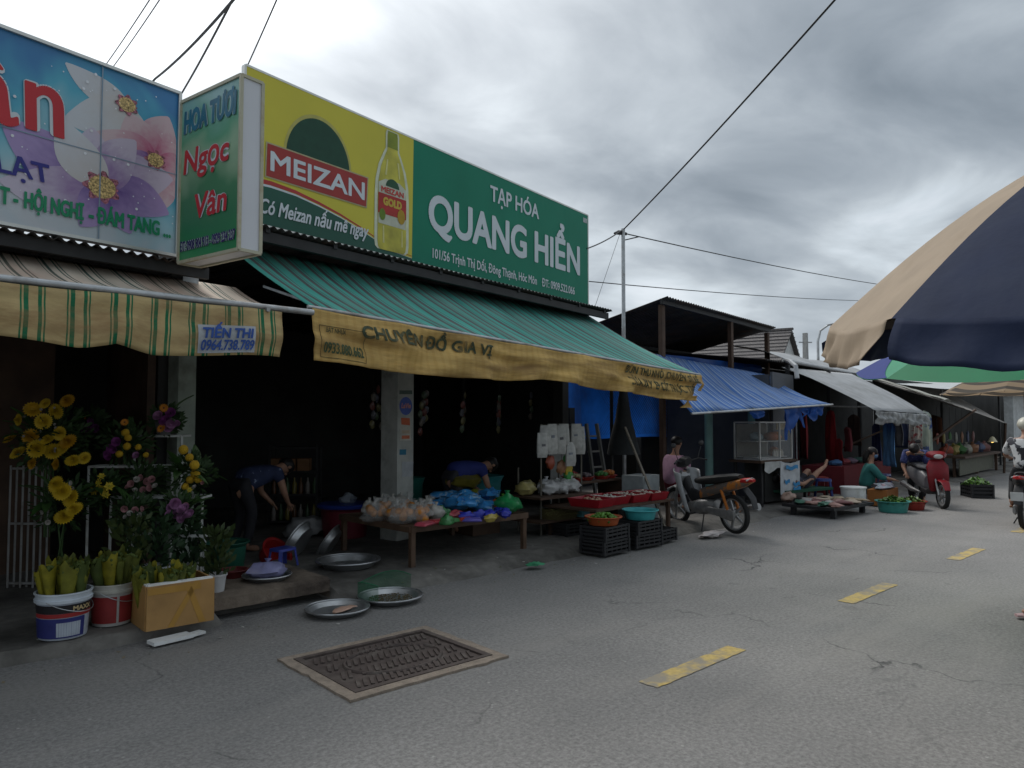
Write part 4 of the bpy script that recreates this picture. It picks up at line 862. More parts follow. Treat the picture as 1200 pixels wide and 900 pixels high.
cr_ = thing('clothes_rail', 'steel rail carrying the hanging clothes across the stall front', 'rail', (18.5, 7.4, 0.06))
mb = MB(); mb.tube([(15.9, 7.6, 1.98), (19.8, 7.4, 1.98), (22.0, 7.3, 1.95)], 0.018, 8); mb.build('bar', M_steel, cr_, world=True)
for x, y in ((15.95, 7.6), (19.8, 7.4), (21.95, 7.3)):
    mb = MB(); mb.tube([(x, y, 0.03), (x, y, 1.98)], 0.02, 8); mb.build('upright', M_steel, cr_, world=True)
# cloths on the stall's low counter, and far produce hangings: tiny, dark
random.seed(21)
ct = thing('stall_counter', 'low red-draped counter of the clothes stall', 'counter', (17.8, 7.2, 0.06))
mb = MB(); mb.box((18.0, 7.3, 0.35), (3.6, 0.9, 0.6), R_(5)); mb.build('drape', plain((0.13, 0.015, 0.02), .85), ct, world=True, smooth=0)
names = [('folded_cloth', 'folded %s cloth lying on the red-draped counter')]
for i, (c, nm) in enumerate([((.05, .12, .25), 'blue'), ((.22, .05, .06), 'dull red'), ((.2, .15, .2), 'mauve'), ((.06, .14, .12), 'teal'), ((.25, .22, .16), 'beige'), ((.08, .04, .1), 'plum')]):
    mb = MB(); mb.ball((0, 0, .06), (.2, .15, .07), 10, 6, .4, i); o = mb.build('folded_cloth', plain(c, .9), None); o.location = (16.6+i*.52, 7.02+i*.04, .65); tag(o, 'folded %s cloth lying on the red-draped counter' % nm, 'cloth')
# far stall with a lamp
fst = thing('far_produce_stall', 'dark produce stall with a lit yellow lamp at the far awning', 'stall', (25.5, 7.0, 0.05))
mb = MB(); mb.box((25.2, 6.9, 0.62), (4.6, 1.2, 0.06), R_(3)); mb.build('counter_top', M_dkwood, fst, world=True, smooth=0)
for x in (23.1, 25.2, 27.3): mb = MB(); mb.box((x, 6.5, .32), (.07, .07, .6)); mb.build('leg', M_dkwood, fst, world=True, smooth=0)
mb = MB(); slab(mb, (23.0, 6.35), (27.4, 6.6), .03, .12, .55); mb.build('front_board', plain((.12, .12, .09), .8), fst, world=True, smooth=0)
mb = MB(); slab(mb, (22.6, 8.4), (48, 9.4), .08, 0, 2.9); mb.build('rear_screen', M_dark, fst, world=True, smooth=0)
lp = thing('market_lamp', 'small lit yellow lamp hanging in the far stall', 'lamp', (25.3, 6.1, 1.0))
mb = MB(); mb.lathe([(.02, .16), (.05, .14), (.12, .02), (.13, 0)], 14); mb.build('shade', plain((.5, .45, .3), .5), lp)
mb = MB(); mb.ball((0, 0, .03), .05, 10, 6); mb.build('bulb', mat('lit_bulb', (.9, .7, .25), .5, emit=(1, .62, .15, 2.5)), lp)
mb = MB(); mb.tube([(0, 0, .16), (0, .02, .55)], .005, 4); mb.build('cord', M_black, lp)
random.seed(5)
cols = [((.3, .08, .05), 'red'), ((.25, .2, .06), 'mustard'), ((.06, .16, .05), 'green'), ((.3, .3, .26), 'off-white'), ((.28, .14, .08), 'orange-brown'), ((.1, .12, .2), 'slate blue'), ((.3, .15, .14), 'pink')]
for i, (c, nm) in enumerate(cols):
    x = 23.3 + i*.62
    t = thing('produce_bag', '%s bag standing on the far produce counter' % nm, 'bag', (x, 6.75, .65)); mb = MB(); mb.ball((0, 0, .13), (.2, .18, .15), 10, 7, .5, i); mb.build('bag', plain(c, .6), t)
    mb = MB(); mb.tube([(0, 0, .26), (.01, 0, .33)], [.02, .045], 6); mb.build('knot', plain(c, .6), t)
for i, (c, nm) in enumerate(cols):
    x = 22.4 + i*.55; t = thing('hanging_pouch', '%s pouch hanging from the far awning' % nm, 'pouch', (x, 6.7, 1.25)); mb = MB(); mb.ball((0, 0, -.1), (.07, .04, .16), 8, 6, .3, i+9); mb.build('pouch', plain(tuple(q*.8 for q in c), .5), t)
    mb = MB(); mb.tube([(0, 0, .05), (0, 0, .75)], .004, 4); mb.build('string', M_dsteel, t)

# ================================================================== house, street lamp, poles and wires
hs = thing('gabled_house', 'house with grey tiled roof and white gable behind the market', 'house', (32.6, 20.2, 0), R_(-77))
def tiles():
    m, n, b = nodes_of('grey_roof_tiles'); L = n.links.new
    t = n.nodes.new('ShaderNodeTexCoord'); w = n.nodes.new('ShaderNodeTexBrick'); w.inputs['Scale'].default_value = 3.0; w.inputs['Color1'].default_value = (.13, .12, .12, 1); w.inputs['Color2'].default_value = (.17, .155, .15, 1); w.inputs['Mortar'].default_value = (.07, .065, .065, 1); w.inputs['Mortar Size'].default_value = 0.03
    L(t.outputs['Object'], w.inputs[0]); L(w.outputs[0], b.inputs['Base Color']); b.inputs['Roughness'].default_value = .8; return m
M_rt = tiles()
mb = MB(); mb.box((0, 0, 2.2), (8.0, 3.6, 4.4)); mb.build('wall', plain((.55, .55, .53), .8, dirt=(.35, .35, .33, .5)), hs, smooth=0)
mb = MB(); mb.add([(4.0, -1.8, 4.4), (4.0, 1.8, 4.4), (4.0, 0, 5.75), (-4, -1.8, 4.4), (-4, 1.8, 4.4), (-4, 0, 5.75)], [(0, 1, 2), (5, 4, 3)]); mb.build('gable', plain((.62, .63, .62), .8), hs, smooth=0)
rf = None
for s in (-1, 1):
    mb = MB(); a = math.atan2(1.35, 1.8); ln = math.hypot(2.15, 1.61)
    mb.add([(x, s*y, z+dz) for dz in (0, .1) for x, y, z in ((-4.2, 2.15, 4.16), (4.2, 2.15, 4.16), (4.2, 0, 5.78), (-4.2, 0, 5.78))], [(0,1,2,3), (7,6,5,4), (0,4,5,1), (1,5,6,2), (2,6,7,3), (3,7,4,0)]); rf = mb.build('roof', M_rt, hs, smooth=0)
    for k in range(9):
        mb = MB(); t0 = k/9; mb.bar((-4.22, s*(2.15*(1-t0)), 4.27+1.62*t0), (4.22, s*(2.15*(1-t0)), 4.27+1.62*t0), 0.06, 0.04); mb.build('tile_course', M_rt, rf, smooth=0)
mb = MB(); mb.bar((-4.25, 0, 5.9), (4.25, 0, 5.9), .2, .1); mb.build('ridge_cap', M_rt, hs, smooth=0)
sl = thing('street_lamp', 'thin street lamp with a curved arm far behind the stalls', 'lamp post', (27.6, 12.25, 0))
mb = MB(); mb.tube([(0, 0, 0), (0, 0, 4.6), (.08, -.07, 5.0), (.3, -.26, 5.2)], [.06, .05, .04, .03], 8); mb.build('post', M_steel, sl)
mb = MB(); mb.loft([((.28, -.24, 5.21), .05, .03, (.66, .75, 0), (0, 0, 1)), ((.5, -.43, 5.26), .09, .045, (.66, .75, 0), (0, 0, 1)), ((.66, -.57, 5.26), .05, .03, (.66, .75, 0), (0, 0, 1))], 10); mb.build('lamp_head', plain((.3, .3, .3), .5), sl)
cp = thing('concrete_pole', 'short square concrete utility pole beside the far street lamp', 'utility pole', (27.2, 12.55, 0))
mb = MB(); mb.loft([((0, 0, 0), .13, .13, (1, 0, 0), (0, 1, 0)), ((0, 0, 4.9), .08, .08, (1, 0, 0), (0, 1, 0))], 8, 6); mb.build('shaft', plain((.4, .4, .39), .85), cp)
mb = MB(); mb.bar((-.2, .16, 4.55), (.2, -.16, 4.55), .04); mb.build('cross_arm', M_steel, cp, smooth=0)
up = thing('steel_wire_post', 'thin steel post carrying wires beside the end of the green sign', 'utility pole', (10.95, 8.5, 0.1))
mb = MB(); mb.tube([(0, 0, 0), (-.02, -.02, 3.5), (-.03, -.03, 5.12)], .035, 10); mb.build('post', M_steel, up)
mb = MB(); mb.tube([(-.25, 0, 5.0), (-.12, 0, 5.04), (.1, 0, 5.05)], [.02, .045, .03], 8); mb.tube([(-.03, -.03, 4.9), (.35, -.1, 5.02)], .012, 6); mb.build('insulator', M_black, up)
def toward(px_, py_, dep): 
    f = 870.0; pit = math.atan(40/870); yw = R_(46.4)
    Fv = Vector((math.cos(yw)*math.cos(pit), math.sin(yw)*math.cos(pit), math.sin(pit))); Rv = Vector((math.sin(yw), -math.cos(yw), 0)); Uv = Rv.cross(Fv)
    return Vector((0, 0, 1.7)) + (Fv*f + Rv*(px_-600) + Uv*(450-py_))*(dep/f)
def wire(name, label, pts, r=0.009, sag=0.0, n=14):
    pts = [Vector(p) for p in pts]; mb = MB(); path = []
    for i in range(len(pts)-1):
        for k in range(n + (i == len(pts)-2)):
            t = k/n; q = pts[i].lerp(pts[i+1], t); q = q + Vector((0, 0, -sag*4*t*(1-t))); path.append(q)
    mb.tube(path, r, 5); return tag(mb.build(name, M_black, None), label, 'wire', 'overhead wires')
TP = Vector((10.93, 8.48, 5.2))
wire('overhead_wire', 'thick black wire rising steeply from the steel post over the street', [TP, (6.2, 0.4, 6.85), (4.0, -3.5, 7.8)], .013, .10)
wire('overhead_wire', 'black wire from the steel post into the end of the green sign', [TP + Vector((-.05, 0, -.02)), (9.45, 8.1, 4.55)], .012, .03)
wire('overhead_wire', 'thin wire running level from the steel post toward the far umbrellas', [TP + Vector((0, 0, -.06)), toward(1140, 344, 38)], .012, .25)
wire('overhead_wire', 'lowest thin wire crossing behind the green sign', [toward(660, 327, 16), toward(1080, 352, 46)], .012, .2)
wire('overhead_wire', 'slack thin stay wire slanting down from the steel post', [TP + Vector((-.1, 0, -.1)), (10.2, 8.6, 3.6)], .004, .0)
wire('overhead_wire', 'twisted dark wire above the pastel flower sign', [toward(130, 135, 13), toward(182, 92, 11), toward(290, -20, 7)], .016, .06)
wire('overhead_wire', 'dark wire crossing close to the twisted wire above the flower sign', [toward(200, 125, 13), toward(216, 104, 12), toward(285, -25, 8)], .014, .03)
wire('overhead_wire', 'thin pale wire furthest to the side above the flower sign', [toward(120, 95, 14), toward(200, -20, 9)], .008, .03)
wire('overhead_wire', 'thin wire next to the pale one above the flower sign', [toward(110, 95, 14), toward(188, -20, 9)], .008, .03)
wire('overhead_wire', 'thin wire rising behind the projecting light box', [toward(270, 120, 12), toward(335, -25, 8)], .009, .02)

# ================================================================== umbrellas
def umbrella(name, label, c, z_rim, r, rise, rot, nrib, cols, flap, lining, zg=0.0, tri=None, curve=0.12, tilt=0.0):
    t = thing(name, label, 'umbrella', (c[0], c[1], zg)); zr = z_rim - zg
    def pt(th, q, dz=0.0):
        # q 0 apex .. 1 rim ; slight dome and inward scallop between ribs
        ph = ((math.degrees(th)-rot) % (360/nrib))/(360/nrib); sc_ = 1 - 0.045*math.sin(math.pi*ph)*q
        zz = zr + rise*(1-q) + curve*math.sin(math.pi*q) - 0.03*math.sin(math.pi*ph)*q
        return Vector((r*q*sc_*math.cos(th), r*q*sc_*math.sin(th), zz+dz))
    for k in range(nrib):
        a0, a1 = R_(rot + k*360/nrib), R_(rot + (k+1)*360/nrib); m = cols[k % len(cols)]
        mb = MB(); mb.grid(lambda a, b: pt(a0+(a1-a0)*a, .03+.97*b), 10, 14); pn_ = mb.build('panel', m, t, smooth=60)
        if lining is not None:
            mb = MB(); mb.grid(lambda a, b: pt(a0+(a1-a0)*a, .03+.965*b, -0.012), 10, 14); mb.build('lining', lining, pn_, smooth=60)
        if flap:
            mb = MB(); sd = k*1.7
            def ff(a, b):
                th = a0+(a1-a0)*(0.02+.95*a); p = pt(th, 1.0); o = Vector((math.cos(th), math.sin(th), 0))
                d = flap*(0.85+.15*math.sin(a*math.pi)) * (1.0 if a < .93 else .55 + .45*(1-a)/.07)
                return p + o*(0.05*b + 0.035*b*noise.noise(Vector((a*6, sd, b)))*2) + Vector((0, 0, -d*b + .02*noise.noise(Vector((a*5, sd, 7)))*b))
            mb.grid(ff, 26, 7); mb.build('flap', m, t, smooth=80, solid=.002)
    for k in range(nrib):
        th = R_(rot + k*360/nrib); mb = MB(); mb.tube([pt(th, q, -.022) for q in (.04, .3, .6, .8, .99)], .006, 5); mb.build('rib', M_dsteel, t)
    mb = MB(); mb.tube([(0, 0, 0.05), (0, 0, zr+rise+.02)], .022, 10); mb.build('pole', M_steel, t)
    mb = MB(); mb.lathe([(.0, 0), (.22, 0), (.24, .03), (.22, .08), (.05, .10), (.03, .14)], 20); mb.build('base', M_dark, t)
    mb = MB(); mb.ball((0, 0, zr+rise+.03), .035, 8, 6); mb.build('finial', M_black, t)
    if tri is not None:
        a0 = R_(rot); a1 = R_(rot + 360/nrib); mb = MB()
        mb.grid(lambda a, b: pt(a0 + (a1-a0)*a*b, (.70 + .30*b), .006), 10, 10); mb.build('blue_patch', tri, t, smooth=60)
    if tilt:
        ax = Vector((-c[1], c[0], 0)).normalized(); t.rotation_mode = 'QUATERNION'; t.rotation_quaternion = Matrix.Rotation(-tilt, 3, ax).to_quaternion()
    return t
M_navy = mat('navy_canvas', (0.018, 0.026, 0.056), 0.75, var=0.12, scale=5, bump=0.25, bscale=9, dirt=(0.026, 0.034, 0.06, .5), dscale=3, trans=.03, spec=.12)
M_beige = mat('beige_canvas', (0.36, 0.28, 0.20), 0.75, var=0.1, scale=5, bump=0.25, bscale=9, dirt=(0.24, 0.18, 0.12, .6), dscale=2.5, trans=.18)
M_lin = mat('dark_brown_lining', (0.035, 0.024, 0.02), 0.8, var=.2)
umbrella('market_umbrella', 'large navy and beige market umbrella beside the viewer', (4.31, 0.37), 2.20, 1.3, .80, 103, 8, [M_beige, M_navy, M_navy, M_navy], 0.17, M_lin, curve=.10, tilt=R_(6))
M_ug = mat('bright_green_nylon', (0.0, 0.22, 0.085), 0.5, var=.06, trans=.45); M_ul = mat('light_green_nylon', (0.09, 0.42, 0.24), 0.5, var=.06, trans=.45); M_ub = mat('royal_blue_nylon', (0.015, 0.04, 0.28), 0.5, var=.06, trans=.4)
umbrella('green_umbrella', 'bright green umbrella with a blue panel behind the navy one', (7.74, 1.42), 2.14, 1.5, .6, 100, 8, [M_ul, M_ug, M_ug, M_ug, M_ug, M_ug, M_ug, M_ul], 0.0, None, curve=.07, tri=M_ub, tilt=R_(6))
def striped_par():
    m, n, b = nodes_of('striped_parasol'); L = n.links.new
    t = n.nodes.new('ShaderNodeTexCoord'); vl_ = n.nodes.new('ShaderNodeVectorMath'); vl_.operation = 'LENGTH'
    mp = n.nodes.new('ShaderNodeMapping'); mp.inputs['Scale'].default_value = (1, 1, 0); L(t.outputs['Object'], mp.inputs[0]); L(mp.outputs[0], vl_.inputs[0])
    ml = n.nodes.new('ShaderNodeMath'); ml.operation = 'MULTIPLY'; ml.inputs[1].default_value = 4.2; L(vl_.outputs['Value'], ml.inputs[0]); fr = n.nodes.new('ShaderNodeMath'); fr.operation = 'FRACT'; L(ml.outputs[0], fr.inputs[0])
    r = n.nodes.new('ShaderNodeValToRGB'); r.color_ramp.interpolation = 'CONSTANT'; r.color_ramp.elements[0].color = (.34, .25, .16, 1); r.color_ramp.elements[1].position = .6; r.color_ramp.elements[1].color = (.09, .075, .06, 1); L(fr.outputs[0], r.inputs[0])
    L(r.outputs[0], b.inputs['Base Color']); b.inputs['Roughness'].default_value = .8
    tl = n.nodes.new('ShaderNodeBsdfTranslucent'); L(r.outputs[0], tl.inputs[0]); ms = n.nodes.new('ShaderNodeMixShader'); ms.inputs[0].default_value = .45; L(b.outputs[0], ms.inputs[1]); L(tl.outputs[0], ms.inputs[2]); L(ms.outputs[0], n.nodes['Material Output'].inputs[0])
    return m
umbrella('striped_parasol', 'beige and brown striped parasol far down the street', (17.3, 3.6), 2.2, 1.5, .5, 90, 8, [striped_par()], 0.0, None)
ORD = ['first', 'second', 'third', 'fourth', 'fifth', 'sixth', 'seventh', 'eighth', 'ninth', 'tenth', 'eleventh', 'twelfth', 'thirteenth', 'fourteenth', 'fifteenth', 'sixteenth']
def nth(vals, i): return ORD[sorted(vals).index(vals[i])]
# ================================================================== flowers
def leaf_mesh(name, l, w, col, bend=0.25, rough=.55):
    mb = MB(); mb.grid(lambda a, b: ((b-.5)*w*math.sin(math.pi*min(1, a*.96+.03))**.8, l*a, bend*l*a*a*-1 + abs(b-.5)*w*.3), 5, 2); return mb.mesh(name, plain(col, rough), 80)
def facing(seed=0, tilt=0.6):
    random.seed(seed); return (R_(90) + random.uniform(-tilt, tilt) - .25, 0, R_(-43) + random.uniform(-tilt, tilt))     # bloom axis towards the street
def bloom_daisy(name, r, pet, heart, n=18, layers=3):
    mb = MB()
    for ly in range(layers):
        for k in range(n):
            a = 2*math.pi*(k+.5*ly)/n; rr = r*(1-.22*ly); w = rr*.17; z0, z1 = .01*ly*r*8, r*(.10+.16*ly)
            d = Vector((math.cos(a), math.sin(a), 0)); s = Vector((-d.y, d.x, 0))
            mb.add([d*rr*.12 - s*w*.5 + Vector((0, 0, z0)), d*rr*.12 + s*w*.5 + Vector((0, 0, z0)), d*rr*.7 + s*w + Vector((0, 0, z1)), d*rr*.98 + Vector((0, 0, z1*.8)), d*rr*.7 - s*w + Vector((0, 0, z1))], [(0, 1, 2, 3, 4)])
    mb.ball((0, 0, r*.15), (r*.22, r*.22, r*.16), 8, 5, m=1); return mb.mesh(name, [plain(pet, .6), plain(heart, .7)], 0)
def bloom_rose(name, r, col):
    mb = MB()
    for ly in range(4):
        for k in range(5):
            a0 = 2*math.pi*(k/5 + ly*.13); rr = r*(1-.21*ly); hh = r*(.55+.12*ly)
            def fn(a, b): 
                th = a0 + (a-.5)*1.75; q = rr*(.35+.65*math.sin(b*1.45)); return (q*math.cos(th), q*math.sin(th), hh*b - .12*r*(a-.5)**2*b*4)
            mb.grid(fn, 4, 3)
    return mb.mesh(name, plain(col, .6), 60)
def bloom_ball(name, r, col):
    mb = MB(); mb.ball((0, 0, 0), r, 10, 8, .12); return mb.mesh(name, plain(col, .8, bump=.8, bscale=140), 80)
YE = (0.55, 0.33, 0.015)
BL = {'daisy': bloom_daisy('bloom', .075, YE, (0.42, 0.25, 0.02)), 'pom': bloom_daisy('bloom', .085, (0.58, 0.40, 0.02), (0.5, 0.36, 0.03), 22, 5), 'ball': bloom_ball('bloom', .034, (0.55, 0.34, 0.02)),
      'purple': bloom_rose('bloom', .05, (0.26, 0.06, 0.25)), 'mauve': bloom_rose('bloom', .05, (0.42, 0.20, 0.38)), 'orange': bloom_daisy('bloom', .05, (0.52, 0.2, 0.02), (.12, .06, .03), 14, 2),
      'pink': bloom_rose('bloom', .033, (0.52, 0.28, 0.29)), 'white': bloom_rose('bloom', .028, (0.55, 0.52, 0.48)), 'daisy2': bloom_daisy('bloom', .08, (0.60, 0.42, 0.03), (0.30, 0.16, 0.02), 24, 4), 'pom2': bloom_daisy('bloom', .08, (0.50, 0.27, 0.012), (0.42, 0.25, 0.02), 20, 5), 'lily': bloom_daisy('bloom', .06, (0.5, 0.38, 0.03), (.3, .3, .03), 6, 2)}
LV = leaf_mesh('leaf', .16, .05, (0.035, 0.075, 0.02)); LVL = leaf_mesh('leaf', .32, .075, (0.045, 0.11, 0.025), .35); LVd = leaf_mesh('leaf', .1, .035, (0.03, 0.055, 0.02))
def bouquet(label, px_, py_, dep, fr, blooms, big=0, seed=0, pot=None, stem_to=None, nleaf=420):
    """blooms: (pixel x, pixel y, kind, scale)"""
    c = toward(px_, py_, dep); random.seed(seed)
    t = thing('bouquet', label, 'bouquet', c, 0, 'bouquets on and around the flower rack')
    mb = MB()                                          # dense small foliage spread through the volume
    for k in range(nleaf):
        d = Vector((random.gauss(0, 1), random.gauss(0, 1), random.gauss(0, 1))).normalized()*fr*random.uniform(.25, 1.0); d.z *= .9; d += Vector((.04, .05, 0))
        l = random.uniform(.04, .10); w = l*.38; ax = (d.normalized() + Vector((random.uniform(-.5, .5), random.uniform(-.5, .5), random.uniform(-.2, .6)))).normalized(); sd = ax.cross(Vector((random.random(), random.random(), random.random()))).normalized()
        mb.add([d, d+ax*l*.5+sd*w*.5, d+ax*l, d+ax*l*.5-sd*w*.5], [(0, 1, 2, 3)])
    tag(mb.build('foliage', plain((0.028, 0.06, 0.018), .65), t, smooth=0), kind='stuff')
    for k, (bx, by, kind, s) in enumerate(blooms):
        q = toward(bx, by, dep - .10 - .12*random.random()) - c
        inst('bloom', BL[kind], t, q, facing(seed*31+k), (s, s, s))
    for k in range(big):
        a = random.uniform(0, 6.28); inst('leaf', LVL, t, (fr*.4*math.cos(a), fr*.4*math.sin(a), fr*.1), (R_(random.uniform(0, 60)), 0, a), (1, random.uniform(.8, 1.3), 1))
    mb = MB()
    for k in range(5): mb.tube([(random.uniform(-.05, .05), random.uniform(-.05, .05), 0), (random.uniform(-.02, .02), random.uniform(-.02, .02), -(stem_to or fr))], .005, 4)
    mb.build('stem', plain((0.05, 0.10, 0.03)), t)
    if pot:
        z0 = -(stem_to or fr); mb = MB(); mb.lathe([(.0, z0), (.06, z0), (.085, z0+.14), (.09, z0+.15), (.08, z0+.15)], 16); mb.build('pot', plain(pot, .6), t)
    return t
D_ = [(12, 514), (21, 531), (36, 512), (43, 526), (51, 494), (38, 480), (22, 492), (70, 508), (80, 518), (62, 529), (74, 524), (66, 544), (86, 540), (99, 537), (79, 470), (66, 482), (53, 473), (38, 543), (56, 515)]
bouquet('tall spreading bouquet of large yellow daisies at the left edge', 58, 515, 6.9, .33, [(x, y, ('pom', 'daisy2', 'pom2')[i % 3] if i not in (0, 5) else 'daisy', random.uniform(.7, 1.12)) for i, (x, y) in enumerate(D_)] + [(47+7*math.sin(k*2.1)*3, 505+9*math.cos(k*1.7)*3, 'white', .45) for k in range(16)], 12, 1, stem_to=.9, nleaf=900)
bouquet('upright yellow chrysanthemum spray with long leaves below the tall bouquet', 72, 592, 6.5, .24, [(50, 600, 'white', .7), (66, 568, 'pom', .95), (73, 576, 'pom', 1.0), (83, 584, 'pom', 1.0), (87, 597, 'pom', .95), (75, 606, 'pom', 1.0), (56, 612, 'white', .8), (84, 566, 'white', .8), (86, 572, 'white', .7)], 14, 2, stem_to=.45)
bouquet('small yellow lily bunch in the middle of the rack', 119, 572, 6.8, .16, [(110, 575, 'lily', .8), (116, 566, 'lily', .8), (121, 574, 'lily', .9), (128, 570, 'lily', .8), (119, 558, 'lily', .6), (124, 580, 'lily', .7)], 4, 3, stem_to=.25)
bouquet('purple orchid bouquet dotted with yellow balls on the second shelf', 146, 520, 7.2, .22, [(132, 525, 'purple', 1), (128, 533, 'purple', 1), (137, 518, 'purple', .9), (147, 507, 'ball', 1.1), (150, 513, 'ball', 1), (149, 523, 'ball', 1.1), (162, 524, 'ball', .9), (146, 495, 'orange', .8), (160, 534, 'mauve', .7), (140, 532, 'ball', 1), (171, 533, 'ball', .8)], 3, 4, stem_to=.2)
bouquet('pink and white rose bouquet on the third shelf', 166, 563, 7.0, .19, [(154, 567, 'pink', 1), (160, 562, 'white', 1), (166, 560, 'pink', 1), (172, 564, 'pink', 1.1), (178, 562, 'pink', 1), (182, 570, 'white', 1), (168, 574, 'pink', .9), (158, 575, 'white', .9), (176, 572, 'pink', 1), (150, 571, 'pink', .8)], 3, 5, stem_to=.16)
bouquet('purple and orange posy standing on the top shelf', 192, 492, 7.4, .15, [(186, 488, 'mauve', 1), (194, 494, 'purple', 1.1), (201, 496, 'mauve', 1), (200, 484, 'purple', 1), (206, 498, 'mauve', .9), (192, 478, 'orange', .9), (189, 502, 'orange', 1.0), (197, 501, 'mauve', 1)], 2, 6, pot=(.1, .1, .1), stem_to=.15)
bouquet('loose spray of round yellow blooms at the open end of the rack', 222, 555, 6.9, .2, [(215, 527, 'ball', 1.3), (222, 536, 'ball', 1.1), (228, 545, 'ball', 1.3), (229, 555, 'ball', 1.3), (223, 562, 'ball', 1.1), (232, 562, 'ball', 1.0), (217, 570, 'ball', 1.0), (228, 571, 'white', .8), (238, 565, 'pink', .7), (222, 574, 'lily', .5)], 9, 7, stem_to=.22)
bouquet('small pale pink rose bunch on the lowest shelf', 152, 604, 6.6, .18, [(146, 596, 'pink', .9), (152, 602, 'white', .9), (158, 598, 'pink', .9), (164, 604, 'white', .9), (168, 596, 'pink', .8), (156, 610, 'pink', .8), (147, 606, 'white', .7)], 5, 8, stem_to=.25)
bouquet('mauve carnation cluster on the lowest shelf end', 210, 600, 6.6, .17, [(202, 596, 'mauve', 1), (208, 602, 'mauve', 1.1), (216, 598, 'mauve', 1.1), (205, 590, 'mauve', 1), (214, 606, 'mauve', 1), (222, 604, 'mauve', 1), (219, 593, 'pink', 1), (200, 604, 'mauve', .9)], 6, 9, stem_to=.2)
bouquet('dark red rose posy half hidden behind the tall daisies', 104, 498, 7.6, .17, [(100, 490, 'orange', .3), (108, 494, 'purple', .9), (112, 502, 'purple', .9), (99, 502, 'purple', .9)], 2, 10, stem_to=.3)
# ---- white stepped flower rack
M_wst = mat('chipped_white_steel', (0.50, 0.52, 0.50), 0.5, var=.1, dirt=(.25, .2, .15, .6), dscale=8)
rk = thing('flower_rack', 'stepped white steel flower rack in front of the flower shop', 'rack', (2.0, 7.3, .1))
rails = [((158, 511), (213, 512), 7.45), ((104, 547), (202, 546), 7.2), ((130, 583), (237, 578), 6.9), ((150, 628), (240, 622), 6.6)]
mb = MB()
for (a, b, d) in rails:
    p = toward(*a, d); q = toward(*b, d); q.z = p.z; r_ = (q-p).normalized(); n_ = Vector((-r_.y, r_.x, 0))
    mb = MB(); mb.bar(p, q, .022); mb.bar(p+n_*.2, q+n_*.2, .022); mb.bar(p, p+n_*.2, .02); mb.bar(q, q+n_*.2, .02)
    for k in range(3): mb.bar(p+n_*(.05+.05*k), q+n_*(.05+.05*k), .012)
    mb.build('shelf', M_wst, rk, world=True, smooth=0)
    for e in (p, q):
        mb = MB(); mb.bar((e.x, e.y, e.z), (e.x, e.y, .1), .02); mb.build('leg', M_wst, rk, world=True, smooth=0)
# ---- folding gate
M_gate = mat('grimy_grey_steel', (0.26, 0.26, 0.25), 0.5, var=.15, dirt=(.12, .1, .08, .6), dscale=8)
fg = thing('folding_gate', 'folded white steel grille gate at the left edge', 'gate', (1.45, 8.0, .1))
for k in range(7):
    p = toward(8+k*7.5, 700-k*1, 7.0+.05*(k % 2)); mb = MB(); mb.bar((p.x, p.y, .1), (p.x, p.y, 1.25), .016); mb.build('bar', M_gate, fg, world=True, smooth=0)
p = toward(8, 700, 7.02); q = toward(53, 694, 7.02)
for zz in (.14, .7, 1.22): mb = MB(); mb.bar((p.x, p.y, zz), (q.x, q.y, zz), .02); mb.build('rail', M_gate, fg, world=True, smooth=0)
rc = thing('red_curtain', 'dull red cloth hanging at the left edge behind the gate', 'curtain', toward(4, 690, 7.6)); rc.location.z = .12
mb = MB(); mb.grid(lambda a, b: (-.55+.6*a, .05*math.sin(a*22)+.3*a, 1.5*b), 24, 4); mb.build('cloth', plain((.14, .012, .018), .9), rc, smooth=80)
# ---- buckets, box, pots with wrapped bundles
def bucket(name, label, loc, r, h, body, stripe=None, rim=(.55, .6, .65), text=None):
    t = thing(name, label, 'bucket', loc); mb = MB()
    mb.lathe([(0, .005), (r*.86, .005), (r*.88, .02), (r*.97, h*.80)], 28); mb.build('side', body, t)
    mb = MB(); mb.lathe([(r*.965, h*.79), (r*1.05, h*.80), (r*1.06, h*.86), (r*1.0, h*.87), (r*1.02, h*.96), (r*1.06, h*.97), (r*1.06, h), (r*.98, h), (r*.95, h*.9), (r*.82, .05), (0, .04)], 28); mb.build('rim', plain(rim, .45), t)
    if stripe:
        for (c, z0, z1, a0, a1) in stripe:
            mb = MB(); rr = lambda z: r*(.885+.092*(z/(h*.8)))+.0025+ (.001 if a1-a0 < 3 else 0)
            mb.grid(lambda a, b: (rr(z0+(z1-z0)*b)*math.cos(a0+(a1-a0)*a), rr(z0+(z1-z0)*b)*math.sin(a0+(a1-a0)*a), z0+(z1-z0)*b), 24, 1); mb.build('printed_band', plain(c, .45), t)
    mb = MB(); mb.tube([(r*1.06*math.cos(a), r*1.06*math.sin(a), h*.84 - .10*math.sin((a+.6)/3.0*math.pi) if 0 else h*.84 - .09*math.sin(max(0, min(math.pi, a+2.4)))) for a in [(-2.4+.2*i) for i in range(16)]], .003, 4); mb.build('handle', M_steel, t)
    return t
b1 = bucket('paint_bucket', 'blue and white paint bucket lettered MAXX full of wrapped flowers', (1.43, 6.3, .1), .18, .335, plain((.42, .46, .52), .45), [((.03, .035, .16), .02, .16, -3.2, -.9), ((.40, .44, .5), .03, .13, -2.05, -1.1), ((.32, .03, .03), .165, .195, -3.2, 0), ((.02, .018, .02), .196, .255, -3.2, 0)])
vs, fs2 = text2d('MAXX', .15, .035, .03); mb = MB(); mb.add([(.1795*math.cos(-1.45+x/.18), .1795*math.sin(-1.45+x/.18), .208+y) for x, y in vs], fs2); mb.build('brand_lettering', plain((.5, .38, .2), .5), b1, smooth=0)
